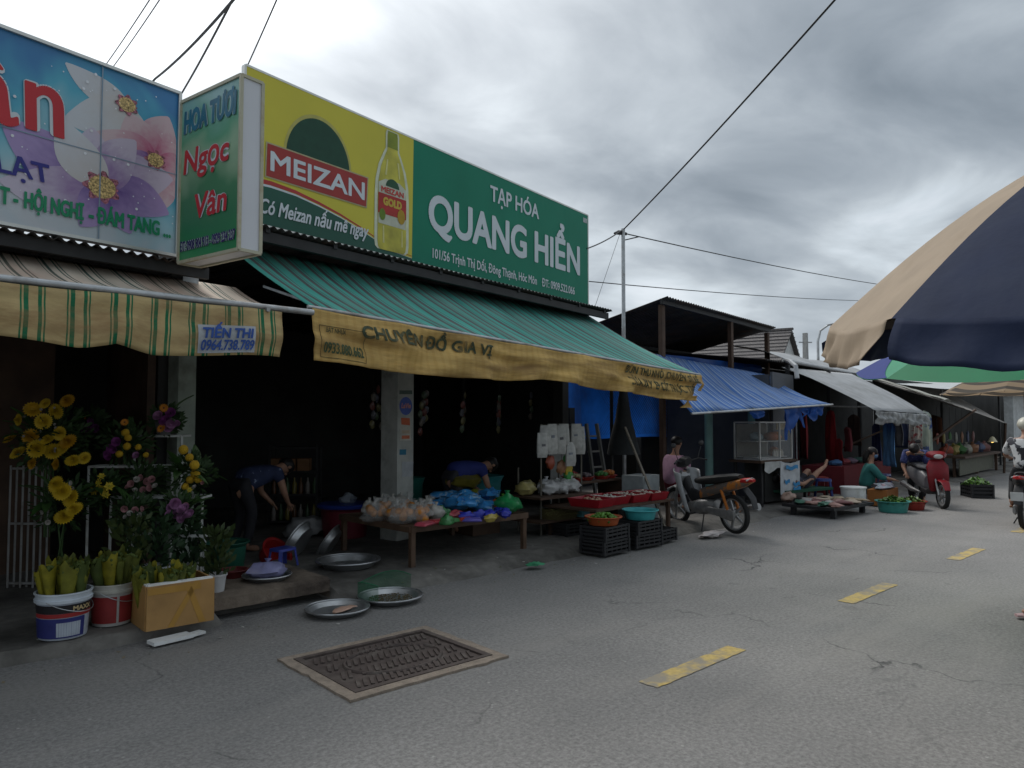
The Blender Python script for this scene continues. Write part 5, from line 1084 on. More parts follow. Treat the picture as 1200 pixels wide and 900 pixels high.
b2 = bucket('paint_bucket', 'red and white paint bucket beside the cardboard box', (1.79, 6.42, .1), .155, .32, plain((.45, .44, .42), .5), [((.26, .03, .03), .03, .23, -3.1, -1.62), ((.26, .03, .03), .03, .23, -1.5, 0.2)], (.48, .47, .42))
def wrap_mesh(i):
    mb = MB(); random.seed(i+50); h = .26
    def fn(a, b):
        th = a*2*math.pi; r = .012 + .05*b**.8; top = 1 + (.10*math.sin(th*2+i) + .06*math.sin(th*5))*(b > .9)
        return (r*math.cos(th), r*.62*math.sin(th), h*b*top)
    mb.grid(fn, 14, 6)
    return mb.mesh('wrap', mat('yellow_green_wrap_%d' % i, [(0.17, 0.17, 0.02), (0.10, 0.115, 0.018), (0.26, 0.23, 0.02), (0.06, 0.085, 0.018)][i], .6, var=.35, scale=14, trans=.2), 50)
WR = [wrap_mesh(i) for i in range(4)]
mb = MB()
for k in range(26):
    random.seed(k+9); mb.ball((random.uniform(-.035, .035), random.uniform(-.02, .02), .23+random.uniform(-.02, .02)), .014, 5, 4)
HEADS = mb.mesh('blossom_tips', plain((.07, .10, .02), .7), 60)
def bundle(loc, rz, tilt, k, label, s=1.0):
    t = thing('flower_bundle', label, 'flower bundle', loc, 0, 'wrapped flower bundles'); t.rotation_euler = (tilt*math.sin(rz), tilt*math.cos(rz), rz); t.scale = (s, s, s)
    inst('wrap', WR[k], t); inst('blossom_tips', HEADS, t)
random.seed(3)
def fill(cx, cy, z, rx, ry, n, label, s=1.0, rz=0):
    for i in range(n):
        a = i*2.4; q = math.sqrt((i+.5)/n); x, y = rx*q*math.cos(a), ry*q*math.sin(a)
        bundle((cx+x*math.cos(rz)-y*math.sin(rz), cy+x*math.sin(rz)+y*math.cos(rz), z), random.uniform(0, 6.28), random.uniform(-.25, .25), random.choice((0, 0, 1, 1, 2, 3)), label, s*random.uniform(.85, 1.15))
fill(1.43, 6.3, .32, .13, .13, 20, 'yellow-green wrapped flower bundle standing in the MAXX paint bucket', 1.1)
fill(1.79, 6.42, .32, .11, .11, 15, 'yellow-green wrapped flower bundle standing in the red and white bucket', 1.15)
M_card = mat('taped_cardboard', (0.36, 0.20, 0.065), .6, var=.15, scale=5, dirt=(.22, .12, .04, .6), dscale=3, spec=.5)
cb = thing('cardboard_box', 'brown taped cardboard box full of wrapped flowers at the kerb', 'box', (2.16, 6.17, .1), R_(-2))
bw, bd, bh = .50, .40, .33
for (c, d) in (((0, -bd/2, bh/2), (bw, .016, bh)), ((0, bd/2, bh/2), (bw, .016, bh)), ((-bw/2, 0, bh/2), (.016, bd-.017, bh)), ((bw/2, 0, bh/2), (.016, bd-.017, bh)), ((0, 0, .01), (bw-.02, bd-.02, .016))):
    mb = MB(); mb.box(c, d); mb.build('panel', M_card, cb, smooth=0)
for (c, d, rz) in (((.02, -bd/2-.0095, .17), (.05, .002, .4), .5), ((.1, -bd/2-.0095, .17), (.05, .002, .36), -.35), ((-.05, -bd/2-.0095, .29), (.39, .0018, .05), 0)):
    mb = MB(); mb.box(c, d, M=Matrix.Rotation(rz, 4, 'Y')); mb.v = [Vector((v.x, v.y, max(.005, min(bh-.003, v.z)))) for v in mb.v]; mb.build('tape', mat('brown_tape', (.40, .22, .05), .3, var=.1), cb, smooth=0)
mb = MB(); mb.box((0, -bd/2+.02, bh+.004), (bw-.02, .04, .02)); mb.box((-bw/2+.02, 0, bh+.002), (.04, bd-.03, .02)); mb.build('foam_rim', M_white, cb, smooth=0)
fp_ = thing('foam_slab', 'white foam slab lying on the road under the cardboard box', 'foam slab', (2.06, 5.88, .016)); mb = MB(); mb.box((0, .03, .016), (.30, .12, .026), .12); mb.box((.2, .06, .011), (.12, .08, .018), .3); mb.build('slab', M_white, fp_, smooth=0)
random.seed(4); fill(2.10, 6.16, .24, .20, .15, 19, 'yellow-green wrapped flower bundle standing in the cardboard box', 1.05)
def leafy(name, label, loc, r, h, n, potc, poth, potr, seed, col=(.022, .05, .02)):
    t = thing(name, label, 'potted plant', loc); mb = MB(); mb.lathe([(0, .004), (potr*.75, .004), (potr*.95, poth*.9), (potr*1.05, poth*.9), (potr*1.05, poth), (potr*.9, poth), (potr*.85, poth*.6), (0, poth*.6)], 18); mb.build('pot', plain(potc, .5), t)
    random.seed(seed); mb = MB()
    for k in range(n):
        a = random.uniform(0, 6.28); q = random.uniform(.1, 1)*r; z = poth + random.uniform(-.02, h); b = Vector((q*math.cos(a), q*math.sin(a), z)); ax = Vector((math.cos(a)*.5+random.uniform(-.4, .4), math.sin(a)*.5+random.uniform(-.4, .4), random.uniform(.2, 1))).normalized(); l = random.uniform(.05, .11); sd = ax.cross(Vector((random.random(), random.random(), .3))).normalized(); mb.add([b, b+ax*l*.5+sd*l*.22, b+ax*l, b+ax*l*.5-sd*l*.22], [(0, 1, 2, 3)])
    tag(mb.build('foliage', plain(col, .55), t, smooth=0), kind='stuff')
    return t
leafy('potted_plant', 'dark leafy bundle in a white plastic pot beside the cardboard box', (2.62, 6.45, .2), .11, .36, 190, (.5, .5, .5), .16, .085, 1, (.035, .055, .015))
leafy('potted_plant', 'low leafy plant in the wide white basin behind the cardboard box', (2.22, 6.75, .1), .2, .42, 260, (.5, .52, .52), .34, .14, 2)
leafy('potted_plant', 'dark leaf bundle in a white pot below the mauve carnations', (2.52, 6.85, .2), .13, .42, 200, (.45, .46, .45), .2, .1, 3)
leafy('potted_plant', 'dark green leaf bunch between the bucket and the box', (2.0, 6.75, .1), .15, .45, 200, (.05, .06, .05), .3, .12, 4, (.04, .06, .015))

# ================================================================== things on the step and pavement
M_alu = mat('scuffed_aluminium', (0.46, 0.47, 0.48), 0.38, var=.12, scale=9, metal=.85, dirt=(.25, .25, .24, .5), dscale=6)
def basin_mb(r, h, flare=1.12, n=28):
    mb = MB(); mb.lathe([(0, .0), (r*.82, .0), (r*.86, .01), (r*.98, h*.95), (r*flare*.98, h), (r*flare, h-.006), (r*flare*.97, h-.012), (r*.96, h*.86), (r*.83, .014), (0, .012)], n); return mb
def basin(name, label, cat, loc, r, h, m, tilt=None):
    t = thing(name, label, cat, loc)
    if tilt: t.rotation_euler = tilt
    basin_mb(r, h).build('bowl', m, t); mb = MB(); mb.tube([(r*1.10*math.cos(a*math.pi/14), r*1.10*math.sin(a*math.pi/14), h) for a in range(29)], .007, 6, caps=False); mb.build('rolled_rim', m, t); return t
basin('metal_tray', 'large round aluminium tray lying on the pavement', 'tray', (4.29, 7.06, .108), .31, .075, M_alu)
basin('metal_tray', 'round aluminium tray on the road with a pink fish on it', 'tray', (3.42, 5.80, .006), .25, .05, M_alu)
basin('metal_tray', 'round aluminium tray on the road holding grain behind green netting', 'tray', (4.0, 5.84, .006), .27, .055, M_alu)
fi = thing('dried_fish', 'pale pink split fish lying in the road-side tray', 'fish', (3.46, 5.76, .025), R_(20)); mb = MB(); mb.loft([((-.13, 0, .01), .02, .006, (0, 1, 0), (0, 0, 1)), ((-.08, 0, .015), .05, .012, (0, 1, 0), (0, 0, 1)), ((.02, 0, .016), .055, .014, (0, 1, 0), (0, 0, 1)), ((.09, 0, .012), .03, .01, (0, 1, 0), (0, 0, 1)), ((.13, 0, .012), .05, .006, (0, 1, 0), (0, 0, 1))], 10); mb.build('body', plain((.5, .32, .24), .5), fi)
mb = MB(); random.seed(8)
for k in range(260):
    a, q = random.uniform(0, 6.28), math.sqrt(random.random())*.2; mb.box((4.0+q*math.cos(a), 5.84+q*math.sin(a), .022+random.random()*.012), (.012, .006, .006), a*3)
tag(mb.build('drying_grain', plain((.14, .11, .06), .8), None), 'brown grain spread in the netted tray', 'grain', kind='stuff')
nt_ = thing('green_net', 'green mesh net standing around the grain tray', 'net', (4.0, 5.84, .06)); mb = MB()
mb.grid(lambda a, b: (.3*math.cos(R_(15+200*a)), .3*math.sin(R_(15+200*a)), .0+.13*b + .03*math.sin(a*9)*b), 30, 3); mb.build('mesh', mat('green_netting', (.01, .13, .06), .6, alpha=.45), nt_, smooth=80)
mb = MB(); mb.tube([(.3*math.cos(R_(15+200*a/24)), .3*math.sin(R_(15+200*a/24)), .13+.03*math.sin(a/24*9)) for a in range(25)], .004, 4); mb.build('hem', plain((.01, .13, .06)), nt_)
basin('metal_tray', 'aluminium tray on the step holding a tied lilac bag', 'tray', (3.16, 6.62, .205), .2, .045, M_alu)
def bag(name, label, loc, size, col, seed, knot=True, m=None, group=None, rough=.3, lump=.5, alpha=1):
    t = thing(name, label, 'bag', loc, 0, group); mm = m or mat('bag_film_%d_%d_%d' % tuple(int(c*99) for c in col), col, rough, var=.2, scale=10, spec=.6, trans=.15, bump=.4, bscale=18)
    mb = MB(); mb.ball((0, 0, size[2]*.93), size, 14, 10, lump, seed); mb.v = [Vector((v.x, v.y, max(v.z, 0.0))) for v in mb.v]; mb.build('bag', mm, t, smooth=60)
    if knot: mb = MB(); mb.tube([(0, 0, size[2]*1.7), (.005, 0, size[2]*1.95), (.01, .005, size[2]*2.35)], [size[0]*.2, size[0]*.07, size[0]*.22], 8); mb.build('knot', mm, t, smooth=60)
    return t
bag('plastic_bag', 'tied lilac plastic bag on the step tray', (3.16, 6.62, .22), (.17, .15, .075), (.28, .28, .48), 3)
sto = thing('plastic_stool', 'small blue plastic stool on the step', 'stool', (3.78, 7.55, .11), .3)
mb = MB(); mb.loft([((0, 0, .17), .13, .10, (1, 0, 0), (0, 1, 0)), ((0, 0, .195), .125, .095, (1, 0, 0), (0, 1, 0))], 16, 5); mb.build('seat', plain((.05, .07, .36), .4), sto)
for sx in (-1, 1):
    for sy in (-1, 1): mb = MB(); mb.bar((sx*.10, sy*.075, .17), (sx*.125, sy*.095, 0), .04, .02); mb.build('leg', plain((.05, .07, .36), .4), sto, smooth=0)
basin('red_basin', 'red plastic basin standing behind the blue stool', 'basin', (3.85, 8.0, .11), .17, .15, plain((.28, .015, .015), .4), (R_(50), 0, R_(20)))
basin('metal_basin', 'aluminium basin leaning upright next to the red basin', 'basin', (4.22, 7.95, .26), .22, .08, M_alu, (R_(-62), 0, R_(35)))
basin('metal_basin', 'aluminium basin leaning furthest from the red basin', 'basin', (4.62, 7.95, .2), .2, .07, M_alu, (R_(-58), 0, R_(40)))
basin('green_tub', 'dark green tub on the step behind the leafy pots', 'tub', (3.05, 7.3, .2), .2, .28, plain((.008, .07, .045), .5))
basin('maroon_box', 'small dark red dish on the step beside the lilac bag', 'dish', (2.98, 6.95, .2), .12, .07, plain((.13, .02, .02), .5))
basin('red_tub', 'dark red tub with a blue lid cloth inside the grocery', 'tub', (5.35, 8.9, .1), .33, .42, plain((.13, .012, .025), .5))
lt = thing('tub_cover', 'blue plastic sheet over the dark red tub', 'cover', (5.35, 8.9, .52)); mb = MB(); mb.lathe([(.37, -.02), (.38, .01), (.36, .03), (.0, .035)], 24); mb.build('sheet', plain((.02, .04, .22), .4), lt); mb = MB(); mb.ball((.05, 0, .07), (.12, .1, .08), 10, 7, .6, 2); mb.build('crumpled_film', plain((.25, .28, .32), .3), lt)
bag('rice_sack', 'whitish sack slumped on the shop floor', (4.95, 9.2, .11), (.3, .2, .14), (.33, .33, .33), 7, False, rough=.7)
# ---- interior shelf with bottles and boxes
sh = thing('goods_shelf', 'dark steel shelf of bottles and boxes deep in the grocery', 'shelf', (5.45, 10.5, .1), R_(-40))
for z in (.05, .45, .8, 1.15): mb = MB(); mb.box((0, 0, z), (.72, .35, .025)); mb.build('shelf_board', M_dsteel, sh, smooth=0)
for x in (-.35, .35):
    for y in (-.16, .16): mb = MB(); mb.box((x, y, .6), (.03, .03, 1.2)); mb.build('upright', M_dsteel, sh, smooth=0)
def bottle_mb(h, r): mb = MB(); mb.lathe([(0, 0), (r, 0), (r, h*.6), (r*.4, h*.8), (r*.35, h), (0, h)], 10); return mb
random.seed(13); shm = Matrix.Translation((5.45, 10.5, .1)) @ Matrix.Rotation(R_(-40), 4, 'Z')
BM = [bottle_mb(.24, .035).mesh('bottle', plain(c, .25), 50) for c in ((.25, .22, .2), (.12, .05, .02), (.2, .16, .03), (.05, .1, .04))]
for r_i, z in enumerate((.063, .463, .813)):
    for k in range(7):
        kk = (k*3 + r_i) % 4; p = shm @ Vector((-.3+k*.1, -.08+random.uniform(-.03, .03), z))
        if r_i == 2 and k < 6:
            if k % 2 == 0:
                o = thing('goods_carton', 'brown goods carton on the top of the dark interior shelf', 'carton', p, R_(-40), 'cartons on the interior shelf'); mb = MB(); mb.box((.05, 0, .09), (.17, .2, .18)); mb.build('carton', plain((.22, .11, .05), .7), o, smooth=0)
            continue
        if r_i == 2: continue
        o = tag(inst('bottle', BM[kk], None, p), 'small sauce bottle on the dark interior shelf', 'bottle', 'bottles on the interior shelf')
# strings of packets hanging under the grocery ceiling
random.seed(17)
pc = [(.14, .12, .10), (.16, .05, .04), (.10, .10, .12), (.17, .15, .07), (.07, .10, .06)]
for k in range(16):
    u = 3.15 + k*.33; p = fp(3, 6.897, u, -1.5 - .25*(k % 3), 2.0 + .12*math.sin(k*1.7))
    t = thing('packet_string', 'strip of snack packets hanging under the grocery ceiling, %s from the pillar' % ORD[k], 'packets', p, R_(20)+.3*math.sin(k), 'packet strips hanging in the grocery')
    for j in range(4):
        mb = MB(); mb.ball((0, .02*(j % 2), -j*.13), (.06, .022, .065), 8, 6, .3, k+j); mb.build('packet', plain(pc[(k+j) % 5], .3), t)
    mb = MB(); mb.tube([(0, 0, .05), (0, 0, 1.25)], .003, 4); mb.build('string', M_dsteel, t)

# ================================================================== wooden table heaped with bagged goods
M_twood = mat('worn_brown_table', (0.10, 0.06, 0.038), .6, var=.3, scale=7)
tb = thing('goods_table', 'low brown wooden table heaped with bagged goods', 'table', (5.65, 7.3, .1))
TX0, TX1, TY0, TY1, TZ = 4.74, 6.50, 6.55, 8.0, .53
for k in range(7):
    mb = MB(); w = (TY1-TY0)/7; mb.box(((TX0+TX1)/2, TY0+w*(k+.5), TZ-.015), (TX1-TX0, w-.008, .03)); mb.build('plank', M_twood, tb, world=True, smooth=0)
mb = MB()
for (a, b) in (((TX0, TY0), (TX1, TY0)), ((TX1, TY0), (TX1, TY1)), ((TX1, TY1), (TX0, TY1)), ((TX0, TY1), (TX0, TY0))): mb.bar((*a, TZ-.025), (*b, TZ-.025), .035, .065)
mb.build('apron', M_twood, tb, world=True, smooth=0)
for x in (TX0+.04, TX1-.04):
    for y in (TY0+.03, TY1-.03): mb = MB(); mb.bar((x, y, TZ-.05), (x, y, .08), .055); mb.build('leg', M_twood, tb, world=True, smooth=0)
def along(px_, py_, z): 
    d = toward(px_, py_, 10.0) - Vector((0, 0, 1.7)); return Vector((0, 0, 1.7)) + d*((z-1.7)/d.z)
def fruitbag(label, p, seed, cols, group=None):
    random.seed(seed); t = thing('fruit_bag', label, 'fruit bag', p, 0, group); mb = MB()
    for k in range(9):
        a = random.uniform(0, 6.28); q = random.uniform(0, .1); mb.ball((q*math.cos(a), q*math.sin(a), .045+random.uniform(0, .10)), random.uniform(.04, .05), 9, 6)
    mb.build('fruit', plain(cols, .5), t, smooth=80)
    mb = MB(); mb.ball((0, 0, .09), (.15, .14, .11), 12, 8, .5, seed); mb.v = [Vector((v.x, v.y, max(0, v.z))) for v in mb.v]; mb.tube([(0, 0, .17), (.01, 0, .21), (.03, 0, .26)], [.04, .015, .05], 8); mb.build('film', mat('clear_film', (.6, .6, .58), .2, var=.1, alpha=.25, spec=.8), t, smooth=60)
OR = (.52, .20, .025)
OB = [(440, 611), (452, 606), (466, 612), (480, 604), (474, 614), (494, 613), (505, 609)]
for i, (x, y) in enumerate(OB):
    fruitbag('clear bag of oranges on the wooden table, %s from the pillar end' % nth([q[0] for q in OB], i), along(x, y, TZ+.005) + Vector((.02, .05, 0)), i, OR, 'bags of oranges on the goods table')
WBG = [(432, 606), (460, 600), (487, 610), (512, 612), (447, 600), (470, 598), (500, 603)]
for i, (x, y) in enumerate(WBG):
    bag('clear_bag', 'whitish knotted bag among the oranges, %s from the left' % nth([q[0] for q in WBG], i), along(x, y, TZ+.005) + Vector((.08, .12, 0)), (.10, .09, .09), (.48, .46, .42), 20+i, True, group='whitish bags on the goods table')
BPK = [(515, 602), (530, 598), (545, 600), (560, 597), (536, 604), (552, 605), (568, 602), (524, 594), (576, 596)]
for i, (x, y) in enumerate(BPK):
    p = along(x, y, TZ+.01) + Vector((.1, .15, 0)); t = thing('blue_packet', 'shiny light blue packet heaped on the table, %s from the oranges' % nth([q[0] for q in BPK], i), 'packet', p, i*1.3, 'light blue packets on the goods table')
    mb = MB(); mb.ball((0, 0, .07 + .05*(i % 3)), (.19, .13, .075), 14, 8, .7, 40+i); mb.build('film', mat('blue_packet_film', (.05, .27, .60), .22, var=.35, scale=6, spec=.7, dirt=(.35, .5, .6, .8), dscale=9, dth=(.56, .6)), t, smooth=60)
for i, (x, y, c, nm) in enumerate([(515, 615, (.42, .04, .05), 'red'), (500, 618, (.45, .07, .10), 'pink-red'), (548, 612, (.35, .05, .03), 'dark red'), (562, 607, (.45, .22, .03), 'orange'), (530, 613, (.05, .2, .06), 'green'), (575, 608, (.42, .32, .05), 'yellow'), (556, 613, (.12, .1, .4), 'violet')]):
    t = thing('flat_packet', '%s flat packet at the front of the goods table' % nm, 'packet', along(x, y, TZ+.008) + Vector((.02, .06, .0)), .4*i); mb = MB(); mb.loft([((-.11, 0, .02), .07, .004, (0, 1, 0), (0, 0, 1)), ((-.08, 0, .03), .075, .025, (0, 1, 0), (0, 0, 1)), ((.08, 0, .03), .075, .025, (0, 1, 0), (0, 0, 1)), ((.11, 0, .02), .07, .004, (0, 1, 0), (0, 0, 1))], 12); mb.build('film', plain(c, .3), t)
for i, (x, y) in enumerate([(546, 611), (560, 609), (573, 608), (585, 604), (592, 607)]):
    t = thing('navy_packet', 'deep blue crinkled packet at the table front, %s from the oranges' % ORD[i], 'packet', along(x, y, TZ+.008) + Vector((.04, .04, 0)), .2*i, 'deep blue packets on the goods table'); mb = MB(); mb.ball((0, 0, .05), (.11, .07, .05), 12, 8, .7, 60+i); mb.build('film', plain((.03, .04, .36), .25), t, smooth=60)
for i, (x, y, c, nm, sz) in enumerate([(520, 608, (.10, .32, .12), 'pale green knotted bag', .08), (585, 599, (.40, .10, .04), 'rust orange crinkled bag', .09), (566, 592, (.45, .44, .40), 'silvery clear bag', .11), (550, 594, (.40, .40, .42), 'grey clear bag', .10), (592, 594, (.12, .30, .05), 'leaf green soft bag', .09), (538, 610, (.50, .10, .12), 'rose red soft bag', .07), (528, 617, (.06, .24, .08), 'dark green soft bag', .07), (578, 613, (.45, .35, .08), 'mustard soft bag', .06)]):
    bag('goods_bag', '%s in the middle of the goods table' % nm, along(x, y, TZ+.01) + Vector((.04, .10, 0)), (sz*1.3, sz, sz*.75), c, 140+i, i % 2 == 0, rough=.25)
bag('green_bag', 'bright green plastic bag at the far table corner', along(602, 603, TZ+.01) + Vector((.0, .12, 0)), (.17, .16, .12), (.02, .26, .08), 71, True)
for i in range(3): bag('bean_sack', ['yellow and black banana-print sack behind the table', 'lime yellow sack under the banana-print sack', 'dull yellow sack behind the green bag'][i], (6.75+.1*i, 8.05-.2*i, [.72, .52, .4][i]), (.26, .2, .10), [(.2, .17, .03), (.28, .30, .03), (.24, .2, .05)][i], 80+i, False)
st_ = thing('sack_stand', 'hidden low box carrying the yellow sacks', 'box', (6.9, 7.9, .1)); mb = MB(); mb.box((-.05, .05, .15), (.5, .5, .3)); mb.box((-.1, .15, .33), (.4, .3, .06)); mb.build('box', M_dkwood, st_, smooth=0)
basin('teal_tub', 'teal plastic tub at the foot of the pillar', 'tub', (6.25, 8.75, .1), .24, .75, plain((.01, .11, .09), .5))
basin('cyan_tub', 'pale cyan tub behind the bending person', 'tub', (7.5, 8.6, .1), .34, .72, plain((.04, .24, .26), .5))
# ---- wire stand with hanging packs
M_post = plain((.12, .11, .09), .6)
ws = thing('display_stand', 'thin steel display stand hung with white packs', 'stand', (7.8, 7.15, .1))
SX0, SX1, SY = 7.36, 8.2, 7.15
for x in (SX0, SX1):
    for y in (SY, SY+.45): mb = MB(); mb.tube([(x, y, .09), (x, y, 1.62 if y == SY else 1.0)], .013, 6); mb.build('upright', M_post, ws, world=True)
mb = MB(); mb.tube([(SX0, SY, 1.6), (SX1, SY, 1.6)], .012, 6); mb.build('top_bar', M_post, ws, world=True)
for z in (.30, .62): mb = MB(); mb.box(((SX0+SX1)/2-.1, SY+.1, z), (SX1-SX0+.25, .62, .03)); mb.build('shelf_board', M_dkwood, ws, world=True, smooth=0)
random.seed(31)
WPK = [(7.40, 1.60, .36), (7.52, 1.62, .42), (7.66, 1.60, .40), (7.78, 1.62, .30), (7.90, 1.36, .34), (8.0, 1.62, .36), (8.12, 1.58, .40), (7.32, 1.5, .34)]
for i, (x, zt, h) in enumerate(WPK):
    t = thing('white_pack', 'white printed pack hanging on the display stand, %s from the left' % nth([q[0] for q in WPK], i), 'pack', (x, SY-.04-.02*(i % 3), zt-h), R_(-30+12*math.sin(i*2)), 'white packs on the display stand')
    mb = MB(); mb.loft([((0, 0, 0), .075, .01, (1, 0, 0), (0, 1, 0)), ((0, -.01, h*.2), .085, .035, (1, 0, 0), (0, 1, 0)), ((0, 0, h*.7), .08, .03, (1, 0, 0), (0, 1, 0)), ((0, .0, h), .07, .006, (1, 0, 0), (0, 1, 0))], 12); mb.build('pouch', mat('white_pack_film', (.45, .45, .43), .35, var=.2, scale=16), t)
    random.seed(i+300); mb = MB(); mb.box((random.uniform(-.02, .02), -.037, h*random.uniform(.45, .62)), (random.uniform(.03, .07), .004, h*random.uniform(.05, .14)), M=Matrix.Rotation(random.uniform(-.15, .15), 4, 'Y')); mb.build('print', plain(random.choice([(.12, .12, .13), (.3, .1, .08), (.2, .22, .26)]), .5), t, smooth=0)
for i, (x, z, c, nm) in enumerate([(7.95, 1.02, (.04, .22, .05), 'green'), (7.97, .9, (.4, .3, .03), 'yellow'), (7.98, .80, (.05, .25, .06), 'bright green'), (7.6, 1.0, (.28, .06, .03), 'red'), (7.83, .92, (.25, .12, .06), 'tan')]):
    t = thing('hanging_pouch', '%s pouch hanging in the display stand' % nm, 'pouch', (x, SY+.05, z)); mb = MB(); mb.ball((0, 0, .08), (.085, .05, .10), 10, 8, .4, i); mb.build('pouch', plain(c, .35), t); mb = MB(); mb.tube([(0, 0, .17), (0, 0, 1.58-z)], .003, 4); mb.build('string', M_dsteel, t)
for i, (x, c) in enumerate([(7.55, (.5, .5, .5)), (7.78, (.52, .52, .52)), (8.0, (.55, .55, .55)), (7.66, (.5, .5, .52)), (7.9, (.54, .54, .52))]):
    bag('noodle_bag', 'puffy white noodle bag on the display stand shelf, %s' % ['front at the left end', 'front in the middle', 'front with a tall knot', 'rear with a knot', 'rear at the right'][i], (x, SY+.02-.03*(i % 2)+(.2 if i > 2 else 0), .637), (.15, .13, .10), c, 90+i, i in (2, 3), group='white noodle bags on the display stand')
for i in range(3): bag('yellow_bag', ['pale yellow bag left of the noodle bags', 'pale yellow bag behind the noodle bags', 'yellowish bag beside the stand upright'][i], (7.3+.12*i-.05, SY+.2+.1*i, .637), (.14, .12, .09), (.42, .36, .14), 110+i, False)
cu = thing('brown_cup', 'round brown tin behind the noodle bags', 'tin', (7.75, SY+.34, .637)); mb = MB(); mb.lathe([(0, 0), (.06, 0), (.065, .17), (.055, .17), (.05, .02), (0, .02)], 14); mb.build('tin', plain((.25, .16, .09), .5), cu)
# baskets under the stand
def basket(name, label, loc, w, d, h, m, rz=0):
    t = thing(name, label, 'basket', loc, rz)
    for (c, s) in (((0, -d/2, h/2), (w, .012, h)), ((0, d/2, h/2), (w, .012, h)), ((-w/2, 0, h/2), (.012, d-.014, h)), ((w/2, 0, h/2), (.012, d-.014, h)), ((0, 0, .008), (w-.02, d-.02, .012))): mb = MB(); mb.box(c, s); mb.build('side', m, t, smooth=0)
    mb = MB()
    for k in range(int(w/.035)):
        mb.box((-w/2+.02+k*.035, -d/2-.008, h*.5), (.008, .006, h*.8))
    mb.box((0, -d/2-.006, h-.015), (w+.02, .02, .03)); tag(mb.build('weave', m, t, smooth=0), kind='stuff'); return t
basket('twig_basket', 'brown basket of dry green twigs under the display stand', (7.62, SY-.08, .316), .42, .3, .13, plain((.09, .075, .03), .8))
tw = MB(); random.seed(2)
for k in range(120): x, y = 7.62+random.uniform(-.22, .22), SY-.1+random.uniform(-.16, .12); tw.bar((x-.08, y+random.uniform(-.05, .05), .36+random.uniform(0, .11)), (x+.08, y+random.uniform(-.05, .05), .36+random.uniform(0, .11)), .006)
tag(tw.build('dry_twigs', plain((.15, .14, .05), .8), None, smooth=0), 'tangle of dry twigs in the brown basket', 'twigs', kind='stuff')
basket('cyan_basket', 'pale cyan plastic basket beside the twig basket', (8.1, SY-.1, .316), .38, .3, .17, plain((.10, .30, .34), .5))
# ---- black crates
def make_crate(label, loc, rz=0, group='black plastic crates by the kerb'):
    t = thing('plastic_crate', label, 'crate', loc, rz, group); w, d, h = .52, .36, .17
    for z in (.02, .07, .115, .157):
        for s in (-1, 1):
            mb = MB(); mb.box((0, s*d/2, z), (w, .012, .026)); mb.build('slat', M_black, t, smooth=0); mb = MB(); mb.box((s*w/2, 0, z), (.012, d-.014, .026)); mb.build('slat', M_black, t, smooth=0)
    for sx in (-1, 1):
        for sy in (-1, 1): mb = MB(); mb.box((sx*(w/2-.004), sy*(d/2-.004), h/2), (.035, .035, h)); mb.build('corner_post', M_black, t, smooth=0)
    for k in range(5): mb = MB(); mb.box((-.2+k*.1, 0, h/2), (.02, d+.004, h-.01)); mb.v = [v for v in mb.v]; mb.build('rib', M_black, t, smooth=0)
    mb = MB(); mb.box((0, 0, .01), (w-.02, d-.02, .012)); mb.build('floor', M_black, t, smooth=0); return t
cr0 = make_crate('lower black crate under the orange basin of limes', (7.3, 5.98, .03), .05)
def crate(label, loc, rz):
    c = copy_tree(cr0); c.location = loc; c.rotation_euler = (0, 0, rz); c['label'] = label; return c
crate('upper black crate directly beneath the orange basin of limes', (7.3, 5.98, .202), .1)
crate('lower black crate under the cyan basin', (8.02, 6.0, .03), -.05); crate('upper black crate directly beneath the cyan basin', (8.02, 6.0, .202), .02)
crate('black crate standing at the end beside the cyan basin', (8.45, 6.05, .03), .08)
crate('lower black crate under the display stand', (7.75, 6.98, .10), .0)
limeb = basin('orange_basin', 'orange plastic basin heaped with limes on black crates', 'basin', (7.27, 5.98, .375), .21, .10, plain((.38, .085, .025), .45))
mb = MB(); random.seed(6)
for k in range(110):
    a, q = random.uniform(0, 6.28), math.sqrt(random.random())*.185; mb.ball((7.27+q*math.cos(a), 5.98+q*math.sin(a), .43 + .075*(1-(q/.19)**2) + random.uniform(-.01, .012)), random.uniform(.018, .024), 7, 5)
tag(mb.build('limes', mat('lime_skin', (.07, .18, .02), .4, var=.6, scale=9), None, smooth=80), 'heap of green limes in the orange basin', 'limes', kind='stuff')
basin('cyan_basin', 'empty cyan plastic basin on black crates', 'basin', (8.02, 5.97, .375), .215, .12, plain((.05, .33, .35), .4))
